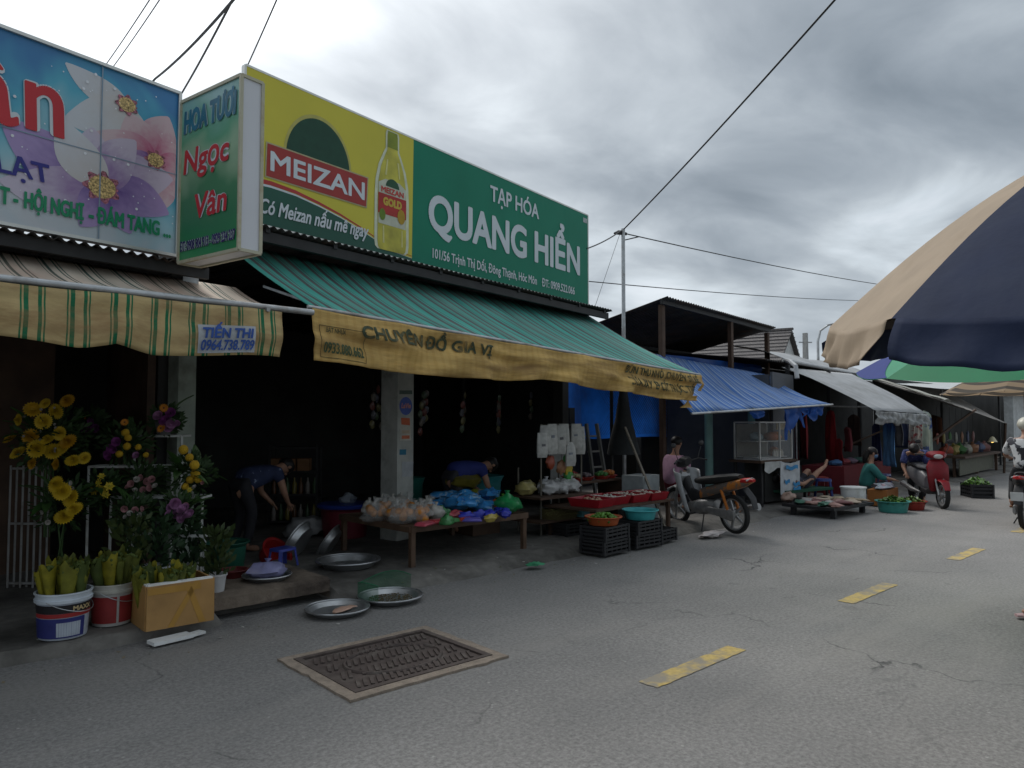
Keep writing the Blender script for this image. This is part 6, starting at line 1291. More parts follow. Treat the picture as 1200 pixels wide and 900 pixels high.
# ---- egg trays on a plank table
et = thing('egg_table', 'plank table holding the red egg trays', 'table', (8.3, 6.65, .06)); mb = MB(); mb.box((8.35, 6.72, .50), (1.9, .9, .03), R_(3)); mb.build('table_top', M_dkwood, et, world=True, smooth=0)
for x in (7.5, 9.2):
    for y in (6.35, 7.1): mb = MB(); mb.box((x, y, .28), (.05, .05, .42)); mb.build('leg', M_dkwood, et, world=True, smooth=0)
EGG = MB(); EGG.ball((0, 0, 0), (.021, .021, .027), 8, 6); EGGM = [EGG.mesh('egg', plain(c, .5), 80) for c in ((.48, .40, .34), (.50, .47, .42), (.42, .26, .18))]
M_redp = plain((.30, .012, .02), .4)
for i, (x, y, rz, ek, lb_) in enumerate([(7.72, 6.55, .1, 2, 'red tray of brown eggs nearest the orange basin'), (8.15, 6.62, .02, 1, 'red tray of white eggs in the middle of the plank table'), (8.58, 6.6, 0, 0, 'red tray of pale eggs behind the cyan basin'), (9.0, 6.58, -.03, 0, 'red tray of pale eggs furthest along the plank table')]):
    t = thing('egg_tray', lb_, 'egg tray', (x, y, .517), rz, 'egg trays on the plank table'); mb = MB(); w, d, h = .20, .26, .11
    mb.add([(sx*w*k, sy*d*k, z) for k, z in ((.85, 0), (1, h), (.94, h), (.8, .015)) for sx, sy in ((-1, -1), (1, -1), (1, 1), (-1, 1))], [(3, 2, 1, 0)] + [(r*4+j, r*4+(j+1) % 4, r*4+4+(j+1) % 4, r*4+4+j) for r in range(3) for j in range(4)] + [(12, 13, 14, 15)]); mb.build('tray', M_redp, t, smooth=0)
    for a in range(6):
        for b in range(7):
            inst('egg', EGGM[ek], t, (-.14+a*.056, -.19+b*.063, .075 + .02*math.sin(a*b+i)), (a*.5, b*.7, 0))
# small vegetable display behind
vd = thing('vegetable_display', 'small raised vegetable display against the grocery side', 'display', (9.0, 7.7, .06)); mb = MB(); mb.box((9.0, 7.75, .72), (1.3, .6, .03), R_(5)); mb.build('shelf_board', M_dkwood, vd, world=True, smooth=0)
for x in (8.45, 9.55): mb = MB(); mb.box((x, 7.7, .38), (.05, .5, .66)); mb.build('side', M_dkwood, vd, world=True, smooth=0)
for i, (x, y, c, nm, r, h) in enumerate([(8.55, 7.6, (.4, .35, .2), 'cream', .13, .09), (8.85, 7.65, (.15, .12, .13), 'purple-grey', .14, .08), (9.2, 7.6, (.06, .2, .05), 'green', .12, .1), (9.45, 7.65, (.45, .15, .03), 'orange', .12, .11), (8.75, 7.85, (.3, .03, .03), 'red', .14, .12)]):
    t = thing('produce_heap', '%s produce heap in a shallow red dish on the raised display' % nm, 'produce', (x, y, .737)); basin_mb(r, .05, n=16).build('dish', plain((.28, .03, .02), .5), t); mb = MB(); random.seed(i)
    for k in range(22): a, q = random.uniform(0, 6.28), math.sqrt(random.random())*r*.75; mb.ball((q*math.cos(a), q*math.sin(a), .05+h*.5*(1-(q/r)**2)), .03, 6, 5, .3, k)
    tag(mb.build('produce', plain(c, .5), t, smooth=60), kind='stuff')
# foam boxes, cloth and prop pole
fb = thing('foam_box', 'stacked grey-white foam boxes beside the seated woman', 'foam box', (9.55, 7.15, .06), .1); mb = MB(); mb.box((0, 0, .2), (.55, .4, .38)); mb.build('lower_box', plain((.3, .33, .34), .8), fb, smooth=0); mb = MB(); mb.box((.02, .02, .44), (.58, .43, .08)); mb.build('lid', plain((.36, .38, .39), .8), fb, smooth=0); mb = MB(); mb.box((.05, -.02, .62), (.5, .38, .25)); mb.build('upper_box', plain((.33, .36, .37), .8), fb, smooth=0)
pq = thing('prop_pole', 'wooden prop pole leaning beside the egg trays', 'pole', (9.1, 6.3, .06)); mb = MB(); mb.bar((9.15, 6.35, .08), (9.75, 7.55, 1.55), .03); mb.build('pole', plain((.25, .22, .18), .7), pq, world=True, smooth=0)
fu = thing('folded_umbrella', 'folded dark umbrella hanging beside the blue tarp', 'umbrella', (9.9, 7.7, 1.1)); mb = MB(); mb.lathe([(.02, 1.25), (.06, 1.1), (.13, .6), (.25, .15), (.28, 0), (.0, .03)], 14); mb.v = [v + Vector((.03*noise.noise(v*6), .03*noise.noise(v*7), 0)) for v in mb.v]; mb.build('cloth', plain((.03, .033, .035), .8), fu); mb = MB(); mb.bar((-.05, -.02, .0), (.0, 0, 1.35), .02); mb.build('pole', M_dsteel, fu, smooth=0)
sdl = thing('wooden_ladder', 'grey wooden board and ladder standing behind the prop pole', 'ladder', (10.1, 8.3, .06))
for dx in (0, .35): mb = MB(); mb.bar((9.95+dx, 8.3, .06), (10.0+dx*.8, 8.6, 1.6), .04, .06); mb.build('side_rail', plain((.2, .2, .19), .8), sdl, world=True, smooth=0)
for k in range(5): mb = MB(); mb.bar((9.96, 8.35+.06*k, .3+.27*k), (10.29, 8.35+.06*k, .3+.27*k), .03); mb.build('rung', plain((.2, .2, .19), .8), sdl, world=True, smooth=0)
# litter by the kerb
for i, (x, y, c, lab) in enumerate([(835, 628, (.5, .45, .44), 'crumpled pinkish white plastic bag on the pavement near the motorbike'), (627, 664, (.05, .28, .14), 'flat scrap of green plastic at the kerb')]):
    p = along(x, y, .03); t = thing('plastic_litter', lab, 'litter', p); mb = MB(); mb.ball((0, 0, .03), (.2 - .1*i, .1 - .02*i, .04 - .02*i), 14, 8, .9, i+4); mb.build('scrap', plain(c, .5), t, smooth=60)

# scraps of leaf and paper swept to the kerb
random.seed(77); lm = MB()
for k in range(150):
    x = random.uniform(0.8, 12.0); y = 6.02 - abs(random.gauss(0, .22)) if random.random() < .6 else random.uniform(6.15, 7.2); z = (road_z(x, y) + .004) if y < 6.0 else sidewalk_z(x, y) + .006
    if y > 6.0 and 2.3 < x < 3.7: continue
    s_ = random.uniform(.008, .028); a = random.uniform(0, 6.28); d = Vector((math.cos(a), math.sin(a), random.uniform(-.1, .1))); e = Vector((-d.y, d.x, random.uniform(-.2, .2)))*.5; c = Vector((x, y, z))
    lm.add([c-d*s_, c+e*s_, c+d*s_+Vector((0, 0, .004)), c-e*s_], [(0, 1, 2, 3)], k % 3)
tag(lm.build('leaf_litter', [plain((.10, .11, .04), .8), plain((.22, .18, .12), .8), plain((.4, .39, .36), .8)], None, smooth=0), 'scraps of leaf and paper scattered along the kerb', 'litter', kind='stuff')
# ================================================================== glass food cabinet
gc = thing('food_cabinet', 'glass food cabinet on a cart with a white banner', 'food cart', (13.4, 7.05, .06), R_(-6))
M_fr = mat('pale_aluminium', (.5, .5, .48), .4, var=.1, metal=.5); M_gl = mat('dirty_glass', (.55, .58, .58), .05, var=.05, alpha=.09, spec=.5)
cw, cd, z0, z1 = 1.05, .55, .86, 1.56
mb = MB()
for x in (-cw/2, .12, cw/2):
    for y in (-cd/2, cd/2): mb.bar((x, y, z0), (x, y, z1), .025)
for z in (z0, z1):
    for y in (-cd/2, cd/2): mb.bar((-cw/2, y, z), (cw/2, y, z), .025)
    for x in (-cw/2, cw/2): mb.bar((x, -cd/2, z), (x, cd/2, z), .025)
mb.build('frame', M_fr, gc, smooth=0)
for (c, d) in (((-.21, -cd/2, 1.21), (.64, .005, .68)), ((.32, -cd/2, 1.21), (.39, .005, .68)), ((-cw/2, 0, 1.21), (.005, .52, .68)), ((cw/2, 0, 1.21), (.005, .52, .68)), ((0, 0, z1+.004), (1.03, .53, .005))): mb = MB(); mb.box(c, d); mb.build('pane', M_gl, gc, smooth=0)
mb = MB(); mb.box((.32, -.2, 1.48), (.37, .02, .12)); mb.build('price_board', plain((.42, .36, .24), .7), gc, smooth=0)
mb = MB(); mb.box((0, .25, 1.2), (1.0, .01, .66)); mb.build('back_panel', plain((.16, .15, .13), .7), gc, smooth=0)
mb = MB(); mb.grid(lambda a, b: (-.5+.55*a, -.36 + .03*noise.noise(Vector((a*4, b*2, 4))), .66+.17*b - .05*math.sin(a*6)*(1-b)), 14, 5); mb.build('cloth_drape', plain((.45, .46, .45), .7), gc, smooth=80)
for z in (.9, 1.2): mb = MB(); mb.box((0, .03, z), (1.0, .45, .012)); mb.build('shelf_board', M_fr, gc, smooth=0)
mb = MB(); mb.box((0, 0, .83), (1.2, .7, .05)); mb.build('counter', M_dkwood, gc, smooth=0)
mb = MB(); mb.box((.2, .1, .42), (.7, .45, .75)); mb.build('cart_body', M_dark, gc, smooth=0)
mb = MB(); mb.grid(lambda a, b: (-.02+.66*a, -.37 + .03*noise.noise(Vector((a*4, b*2, 1))), .20+.63*b - .05*math.sin(a*3)*b), 14, 8); ban = mb.build('banner', plain((.5, .52, .54), .6, dirt=(.3, .32, .33, .5)), gc, smooth=80)
for (x, z, w) in ((.12, .66, .38), (.36, .34, .2), (.08, .40, .14), (.36, .25, .22)):
    mb = MB(); mb.grid(lambda a, b: (x+w*a, -.405+.02*math.sin(a*4), z+.07*b+.02*math.sin(a*9)), 8, 2); mb.build('banner_print', plain((.05, .25, .5), .6), gc, smooth=80)
mb = MB(); mb.box((-.2, -.1, .88), (.6, .4, .02)); mb.build('tray', plain((.4, .4, .4), .5), gc, smooth=0)
for x in (-.5, .5):
    for y in (-.28, .28): mb = MB(); mb.bar((x, y, .0), (x, y, .8), .05); mb.build('leg', M_dsteel, gc, smooth=0)
gm = Matrix.Translation((13.4, 7.05, .06)) @ Matrix.Rotation(R_(-6), 4, 'Z')
for i in range(5):
    o = tag(bottle_mb(.13, .03).build('sauce_bottle', plain((.5, .46, .4), .4), None), 'small white sauce bottle inside the food cabinet', 'bottle', 'sauce bottles in the food cabinet'); o.location = gm @ Vector((.17+.065*i, -.12, .907))
for i, (x, z, c, nm) in enumerate([(.28, 1.21, (.4, .13, .05), 'orange-brown loaf on the upper cabinet shelf'), (.42, 1.21, (.42, .17, .06), 'golden loaf at the end of the upper cabinet shelf'), (.4, .907, (.3, .14, .07), 'brown loaf behind the sauce bottles'), (-.2, 1.21, (.3, .36, .36), 'crumpled pale bag on the upper cabinet shelf')]):
    t = thing('loaf' if i < 3 else 'crumpled_bag', nm, 'bread' if i < 3 else 'bag', gm @ Vector((x, .02, z))); mb = MB(); mb.ball((0, 0, .07), (.11, .13, .095), 12, 8, .25, i); mb.build('crust', plain(c, .6), t, smooth=80)
mb = MB(); mb.lathe([(.045, 0), (.045, 1.1)], 12, cap1=True); o = tag(mb.build('teal_pipe', plain((.15, .32, .32), .5), None), 'pale teal pipe post behind the food cabinet', 'post'); o.location = (14.25, 7.75, .8 - .75); o.scale = (1.6, 1.6, 1.75)
mb = MB(); mb.lathe([(.05, 0), (.05, 1.0)], 12, cap1=True); o = tag(mb.build('teal_pipe', plain((.2, .36, .34), .5), None), 'pale green pipe post at the near side of the food cabinet', 'post'); o.location = (12.85, 7.9, .06); o.scale = (1.6, 1.6, 1.95)

# ================================================================== motorbikes
M_tyre = plain((.018, .018, .018), .85); M_rimw = plain((.30, .30, .30), .4, metal=.5); M_eng = mat('engine_alloy', (.30, .30, .30), .4, var=.25, scale=9, metal=.6); M_seat = plain((.02, .02, .02), .6)
YA = Vector((0, 1, 0)); ZA = Vector((0, 0, 1))
def wheel(t, c, r, w, spokes=5, m=M_rimw):
    X = Matrix.Rotation(R_(90), 4, 'X'); wh = MB(); prof = [(r-.055, -w*.35), (r-.03, -w*.5), (r-.008, -w*.38), (r, 0), (r-.008, w*.38), (r-.03, w*.5), (r-.055, w*.35)]
    wh.lathe(prof, 32, c, X); ty = wh.build('tyre', M_tyre, t)
    mb = MB(); mb.lathe([(r-.05, -w*.34), (r-.075, -w*.3), (r-.075, w*.3), (r-.05, w*.34)], 32, c, X); mb.lathe([(0, -w*.6), (.05, -w*.6), (.055, w*.6), (0, w*.6)], 14, c, X); mb.build('rim', m, t)
    mb = MB()
    for k in range(spokes):
        a = 2*math.pi*k/spokes; d = Vector((math.cos(a), 0, math.sin(a))); mb.bar(Vector(c)+d*.04, Vector(c)+d*(r-.06), .022, .035)
    mb.build('spoke', m, t, smooth=0)
def sec(x, z, hw, hh, pitch=0.0): return ((x, 0, z), hw, hh, YA, Vector((-math.sin(pitch), 0, math.cos(pitch))))
def motorbike(label, loc, rz, shield, cowl, tail, seatc=M_seat, lean=0.0, group='motorbikes', kind='motorbike', plate=None):
    """underbone bike: +X forward, wheelbase 1.22"""
    t = thing(kind, label, 'motorbike', loc, rz, group); t.rotation_euler = (lean, 0, rz); r = .285
    wheel(t, (-.60, 0, r), r, .075); wheel(t, (.62, 0, r), r, .07)
    mb = MB(); mb.loft([sec(-.78, .84, .06, .03, .1), sec(-.64, .82, .11, .055), sec(-.35, .775, .13, .07), sec(-.05, .735, .125, .065), sec(.12, .72, .07, .04, -.2)], 16, 2.6); mb.build('seat', seatc, t)
    mb = MB(); mb.loft([sec(-1.0, .80, .03, .03), sec(-.80, .745, .10, .07), sec(-.5, .67, .125, .08), sec(-.2, .59, .12, .09), sec(.0, .53, .09, .09)], 16, 2.6); mb.build('side_cowl', cowl, t)
    mb = MB(); mb.loft([sec(-.45, .58, .09, .07), sec(-.2, .56, .09, .10), sec(.08, .46, .075, .09), sec(.26, .50, .06, .10), sec(.38, .70, .06, .10, .6)], 14, 2.6); mb.build('frame', M_black, t)
    mb = MB(); mb.loft([((-.85, 0, .68), .06, .012, YA, ZA), ((-.98, 0, .55), .06, .012, YA, Vector((.7, 0, .7))), ((-1.02, 0, .40), .05, .012, YA, Vector((1, 0, .1)))], 10); mb.build('rear_mudguard', M_black, t)
    mb = MB(); mb.loft([sec(-1.02, .80, .03, .02), sec(-.95, .80, .07, .035), sec(-.84, .785, .09, .04)], 12); mb.build('tail_light', tail, t)
    for s in (-1, 1):     # leg shields
        mb = MB(); mb.grid(lambda a, b: (.50 - .20*b**1.3 - .22*a*(1-.35*b), s*(.07 + .16*math.sin(.35+1.9*a)*(1-.3*b)), .90 - .60*b - .06*a), 8, 10); mb.build('leg_shield', shield, t, smooth=80, solid=.012)
    mb = MB(); mb.loft([((.40, 0, .80), .10, .06, YA, Vector((.8, 0, .5))), ((.50, 0, .66), .085, .04, YA, Vector((.9, 0, .3))), ((.44, 0, .48), .05, .03, YA, Vector((1, 0, .0)))], 12); mb.build('front_cover', shield, t)
    mb = MB()
    for s in (-1, 1): mb.tube([(.40, s*.075, .86), (.52, s*.075, .55), (.62, s*.06, .285)], [.022, .025, .022], 8)
    mb.build('fork', M_eng, t)
    mb = MB(); mb.loft([((.86, 0, .40), .03, .01, YA, Vector((.9, 0, .4))), ((.78, 0, .545), .055, .015, YA, Vector((.5, 0, .8))), ((.62, 0, .60), .06, .018, YA, ZA), ((.46, 0, .54), .055, .014, YA, Vector((-.5, 0, .8)))], 12); mb.build('front_mudguard', shield, t)
    mb = MB(); mb.loft([((.30, 0, 1.0), .07, .05, YA, Vector((-.3, 0, 1))), ((.40, 0, .99), .13, .09, YA, Vector((-.2, 0, 1))), ((.49, 0, .96), .09, .06, YA, ZA)], 14); mb.build('headlight_cowl', M_black, t)
    mb = MB(); mb.ball((.485, 0, .955), (.03, .07, .05), 12, 8); mb.build('headlight', mat('lamp_lens', (.5, .5, .48), .1, spec=.8), t)
    for s in (-1, 1):
        mb = MB(); mb.tube([(.36, s*.08, 1.0), (.32, s*.22, 1.03), (.24, s*.33, 1.0)], .014, 8); mb.build('handlebar', M_black, t)
        mb = MB(); mb.tube([(.31, s*.2, 1.04), (.30, s*.27, 1.22)], .006, 6); mr_ = mb.build('mirror_stem', M_black, t); mb = MB(); mb.ball((.30, s*.28, 1.27), (.015, .055, .04), 12, 8); mb.build('mirror', M_black, mr_)
    mb = MB(); mb.loft([((.30, 0, .33), .07, .06, YA, ZA), ((.18, 0, .33), .12, .09, YA, ZA), ((.02, 0, .34), .16, .125, YA, ZA), ((-.14, 0, .36), .14, .12, YA, ZA), ((-.27, 0, .38), .08, .08, YA, ZA)], 14); mb.lathe([(0, -.13), (.085, -.13), (.09, .13), (0, .13)], 16, (.05, 0, .33), Matrix.Rotation(R_(90), 4, 'X')); mb.build('engine', M_eng, t)
    mb = MB(); mb.tube([(.2, -.10, .30), (.05, -.15, .22), (-.3, -.16, .26), (-.42, -.17, .29), (-.9, -.18, .40)], [.018, .02, .022, .05, .055], 10); mb.build('exhaust', M_eng, t)
    mb = MB(); mb.loft([((-.05, .115, .33), .02, .05, YA, ZA), ((-.35, .11, .305), .022, .055, YA, ZA), ((-.62, .105, .285), .025, .085, YA, ZA), ((-.70, .105, .285), .02, .06, YA, ZA)], 12); mb.build('chain_case', M_eng, t)
    for s in (-1, 1):
        mb = MB(); mb.tube([(-.60, s*.10, .30), (-.48, s*.11, .64)], .022, 8); mb.build('rear_shock', plain((.42, .13, .02), .4), t); mb = MB(); mb.tube([(.08, s*.12, .25), (.06, s*.27, .25)], .014, 6); mb.build('foot_peg', M_black, t)
    mb = MB(); mb.tube([(-.08, .10, .24), (-.14, .22, -.01+.02)], .010, 6); mb.build('side_stand', M_black, t)
    if plate is not None: mb = MB(); mb.box((-1.035, 0, .52), (.008, .17, .13), M=Matrix.Rotation(-.15, 4, 'Y')); mb.build('number_plate', plate, t, smooth=0)
    mb = MB(); mb.tube([(-.95, -.08, .80), (-.99, 0, .83), (-.95, .08, .80)], .012, 6); mb.build('grab_rail', M_eng, t)
    return t
M_sil = plain((.42, .43, .44), .35); M_orc = mat('orange_grey_fairing', (.42, .15, .03), .35, var=.1, dirt=(.12, .11, .10, .95), dscale=3.2, dth=(.46, .5)); M_redl = plain((.42, .02, .02), .25)
rear = Vector((9.78, 5.56)); front = Vector((10.12, 6.80)); hd = math.atan2(front.y-rear.y, front.x-rear.x)
mid = (rear+front)/2
motorbike('silver motorbike with orange side fairing parked under the blue awning', (mid.x, mid.y, .03), hd, M_sil, M_orc, M_redl, lean=R_(-4))
# ---- red scooter
def scooter(label, loc, rz, body, seatm):
    t = thing('scooter', label, 'scooter', loc, rz, 'motorbikes'); r = .25
    wheel(t, (-.6, 0, r), r, .1); wheel(t, (.62, 0, r), r, .09)
    mb = MB(); mb.loft([sec(-.85, .80, .06, .03), sec(-.6, .79, .14, .05), sec(-.2, .74, .14, .05), sec(.0, .72, .08, .03)], 14); mb.build('seat', seatm, t)
    mb = MB(); mb.loft([sec(-.95, .70, .06, .05), sec(-.75, .62, .15, .12), sec(-.4, .54, .17, .17), sec(-.1, .48, .14, .20), sec(.02, .42, .10, .16)], 16, 3); mb.build('body_shell', plain((.16, .16, .17), .35), t)
    mb = MB(); mb.loft([sec(-.05, .30, .15, .05), sec(.2, .28, .15, .05), sec(.38, .34, .14, .06)], 12, 4); mb.build('footboard', M_black, t)
    mb = MB(); mb.loft([((.36, 0, .30), .13, .03, YA, Vector((1, 0, .2))), ((.44, 0, .52), .19, .05, YA, Vector((1, 0, .2))), ((.40, 0, .78), .20, .06, YA, Vector((1, 0, .3))), ((.34, 0, .90), .12, .05, YA, Vector((1, 0, .3)))], 16); mb.build('apron', body, t)
    mb = MB(); mb.loft([((.25, 0, 1.0), .10, .05, YA, ZA), ((.36, 0, 1.0), .19, .075, YA, ZA), ((.46, 0, .97), .11, .05, YA, ZA)], 14); mb.build('handlebar_cowl', body, t)
    mb = MB(); mb.ball((.455, 0, .97), (.03, .09, .045), 12, 8); mb.build('headlight', MATS['lamp_lens'], t)
    mb = MB(); mb.loft([((.85, 0, .36), .05, .012, YA, Vector((.8, 0, .5))), ((.74, 0, .50), .075, .015, YA, Vector((.4, 0, .9))), ((.58, 0, .53), .08, .016, YA, ZA), ((.45, 0, .45), .07, .012, YA, Vector((-.5, 0, .8)))], 12); mb.build('front_mudguard', body, t)
    mb = MB()
    for s in (-1, 1): mb.tube([(.44, s*.07, .6), (.62, s*.07, .25)], .02, 8)
    mb.build('fork', M_eng, t)
    for s in (-1, 1):
        mb = MB(); mb.tube([(.32, s*.15, 1.0), (.24, s*.34, 1.0)], .015, 8); mb.build('handlebar', M_black, t); mb = MB(); mb.tube([(.3, s*.2, 1.03), (.28, s*.28, 1.2)], .006, 5); q = mb.build('mirror_stem', M_black, t); mb = MB(); mb.ball((.28, s*.29, 1.25), (.015, .06, .04), 10, 7); mb.build('mirror', M_black, q)
    mb = MB(); mb.tube([(-.1, -.14, .25), (-.4, -.18, .28), (-.85, -.19, .36)], [.02, .05, .055], 10); mb.build('exhaust', M_eng, t)
    mb = MB(); mb.loft([sec(-1.0, .68, .03, .02), sec(-.93, .70, .08, .04)], 10); mb.build('tail_light', M_redl, t); return t
scooter('dark red scooter parked facing the road by the vegetable sellers', (16.0, 4.95, .0), R_(-142), plain((.20, .010, .016), .35), plain((.15, .15, .155), .6))

# ================================================================== people
SKIN = plain((.33, .18, .12), .55); HAIR = plain((.012, .010, .010), .5)
def skin_mesh(name, verts, edges, radii, m, sub=2):
    me = bpy.data.meshes.new(name); me.from_pydata([tuple(v) for v in verts], edges, []); ob = bpy.data.objects.new(name, me); COL.objects.link(ob)
    md = ob.modifiers.new('skin', 'SKIN'); md.use_smooth_shade = True; md.branch_smoothing = .3
    for i, sv in enumerate(me.skin_vertices[0].data):
        r = radii[i]; sv.radius = (r, r) if not isinstance(r, tuple) else r; sv.use_root = (i == 0)
    ob.modifiers.new('sub', 'SUBSURF').levels = sub; ob.modifiers['sub'].render_levels = sub
    dg = bpy.context.evaluated_depsgraph_get(); out_ = bpy.data.meshes.new_from_object(ob.evaluated_get(dg)); bpy.data.objects.remove(ob); bpy.data.meshes.remove(me)
    out_.materials.clear(); out_.materials.append(m); out_.name = name
    out_.polygons.foreach_set('use_smooth', [True]*len(out_.polygons)); return out_
def person(label, loc, rz, J, shirt, trousers, sleeve=.55, leg_to=1.0, hat=None, mask=None, shoes=None, hair=True, scale=1.0, longhair=False):
    """J: joint positions in the person's own frame (facing +Y). One skinned body; clothes and hair are children."""
    V = lambda k: Vector(J[k]); t = thing('person', label, 'person', loc, rz); t.scale = (scale,)*3
    names = ['pelvis', 'waist', 'chest', 'neck', 'head0', 'head1']; vs = []; rad = []; idx = {}
    def av(n, p, r): idx[n] = len(vs); vs.append(Vector(p)); rad.append(r)
    R0 = dict(pelvis=.135, waist=.12, chest=.14, neck=.052)
    for n in ('pelvis', 'waist', 'chest', 'neck'): av(n, V(n), R0[n])
    hd_ = (V('head')-V('neck')).normalized(); av('chin', V('neck')+hd_*.07, .062); av('head', V('head'), .092); av('crown', V('head')+hd_*.075, .075)
    ed = [('pelvis', 'waist'), ('waist', 'chest'), ('chest', 'neck'), ('neck', 'chin'), ('chin', 'head'), ('head', 'crown')]
    for s in 'LR':
        av('sh'+s, V('sh'+s), .06); av('el'+s, V('el'+s), .042); av('wr'+s, V('wr'+s), .028)
        d = (V('wr'+s)-V('el'+s)).normalized(); sd = d.cross(Vector((0, 0, 1))); sd = sd.normalized() if sd.length > .1 else Vector((1, 0, 0)); up_ = sd.cross(d)
        av('palm'+s, V('wr'+s)+d*.065, (.036, .018)); ed += [('chest', 'sh'+s), ('sh'+s, 'el'+s), ('el'+s, 'wr'+s), ('wr'+s, 'palm'+s)]
        for f in range(4):
            o = sd*(.026*(1.5-f)*.8); L1 = (.06, .07, .066, .05)[f]
            av('f%d%s' % (f, s), V('wr'+s)+d*(.10+L1*.4)+o, .0085); av('g%d%s' % (f, s), V('wr'+s)+d*(.10+L1*.9)+o*1.1 - up_*.018, .007); ed += [('palm'+s, 'f%d%s' % (f, s)), ('f%d%s' % (f, s), 'g%d%s' % (f, s))]
        av('t0'+s, V('wr'+s)+d*.06+sd*.05, .010); av('t1'+s, V('wr'+s)+d*.095+sd*.058-up_*.01, .008); ed += [('palm'+s, 't0'+s), ('t0'+s, 't1'+s)]
        av('hip'+s, V('hip'+s), .085); av('kn'+s, V('kn'+s), .056); av('an'+s, V('an'+s), .037)
        fd = (V('toe'+s)-V('an'+s)); av('ball'+s, V('an'+s)+fd*.7, (.04, .026)); av('toe'+s, V('toe'+s), (.036, .016)); ed += [('pelvis', 'hip'+s), ('hip'+s, 'kn'+s), ('kn'+s, 'an'+s), ('an'+s, 'ball'+s), ('ball'+s, 'toe'+s)]
    inst('body', skin_mesh('body', vs, [(idx[a], idx[b]) for a, b in ed], rad, SKIN), t)
    # shirt
    vs2 = [V('pelvis')*1.0+V('waist')*0, V('waist'), V('chest'), V('neck')*.55+V('chest')*.45]; r2 = [.185, .172, .185, .095]; e2 = [(0, 1), (1, 2), (2, 3)]
    for s in 'LR':
        b = len(vs2); q = V('sh'+s).lerp(V('el'+s), min(1, sleeve)); vs2 += [V('sh'+s), q]; r2 += [.088, .07]; e2 += [(2, b), (b, b+1)]
        if sleeve > 1: vs2.append(V('el'+s).lerp(V('wr'+s), sleeve-1)); r2.append(.042); e2.append((b+1, b+2))
    sm_ = skin_mesh('shirt', vs2, e2, r2, shirt); inst('shirt', sm_, t)
    vs3 = [V('waist')*.8+V('pelvis')*.2, V('pelvis')]; r3 = [.145, .165]; e3 = [(0, 1)]
    for s in 'LR':
        b = len(vs3); vs3 += [V('hip'+s), V('kn'+s).lerp(V('hip'+s), 0 if leg_to >= .5 else .3)]; r3 += [.10, .073]; e3 += [(1, b), (b, b+1)]
        if leg_to > .5: vs3.append(V('kn'+s).lerp(V('an'+s), (leg_to-.5)*2*.93)); r3.append(.056); e3.append((b+1, b+2))
    inst('trousers', skin_mesh('trousers', vs3, e3, r3, trousers), t)
    hc = V('head'); fwd = Vector(J['face']).normalized(); sdv = fwd.cross(hd_).normalized()
    Mh = Matrix((sdv, fwd, hd_)).transposed()
    if hair:
        mb = MB(); mb.ball(hc + hd_*.028 - fwd*.018, (.098, .108, .092), 14, 10, .12, 1, M=Mh)
        if longhair: mb.tube([hc - fwd*.09, hc - fwd*.12 - hd_*.1, hc - fwd*.11 - hd_*.24], [.07, .06, .03], 10)
        inst('hair', mb.mesh('hair', HAIR, 80), t)
    mb = MB(); mb.ball(hc + fwd*.09 - hd_*.012, (.014, .02, .022), 8, 6, M=Mh); mb.ball(hc + sdv*.092 - hd_*.01, (.012, .02, .03), 8, 6, M=Mh); mb.ball(hc - sdv*.092 - hd_*.01, (.012, .02, .03), 8, 6, M=Mh); inst('face_features', mb.mesh('face_features', SKIN, 80), t)
    mb = MB(); mb.ball(hc + fwd*.082 + sdv*.033 + hd_*.012, .010, 6, 5); mb.ball(hc + fwd*.082 - sdv*.033 + hd_*.012, .010, 6, 5); inst('eyes', mb.mesh('eyes', plain((.05, .04, .04), .3), 80), t)
    if mask: mb = MB(); mb.ball(hc + fwd*.045 - hd_*.045, (.072, .065, .05), 12, 8, M=Mh); inst('face_mask', mb.mesh('face_mask', mask, 80), t)
    if hat: mb = MB(); mb.ball(hc + hd_*.03, (.125, .14, .12), 16, 12, M=Mh); inst('helmet', mb.mesh('helmet', hat, 80), t)
    if shoes:
        for s in 'LR':
            a, b = V('an'+s), V('toe'+s); mb = MB(); d = (b-a); d.z = 0; d = d.normalized(); c = (a+b)/2; zb = min(a.z, b.z)-.03
            sdn = Vector((d.y, -d.x, 0)); mb.loft([(Vector((0, 0, 0)) + c - d*.14 + Vector((0, 0, zb-c.z)), .03, .012, sdn, ZA), (c - d*.06 + Vector((0, 0, zb-c.z)), .042, .014, sdn, ZA), (c + d*.08 + Vector((0, 0, zb-c.z)), .05, .014, sdn, ZA), (c + d*.14 + Vector((0, 0, zb-c.z)), .03, .012, sdn, ZA)], 12)
            mb.tube([c + d*.05 + sdn*.05 + Vector((0, 0, zb-c.z)), c + d*.05 + Vector((0, 0, zb-c.z+.065)), c + d*.05 - sdn*.05 + Vector((0, 0, zb-c.z))], .012, 6, flat=.4); mb.build('sandal', shoes, t)
    return t
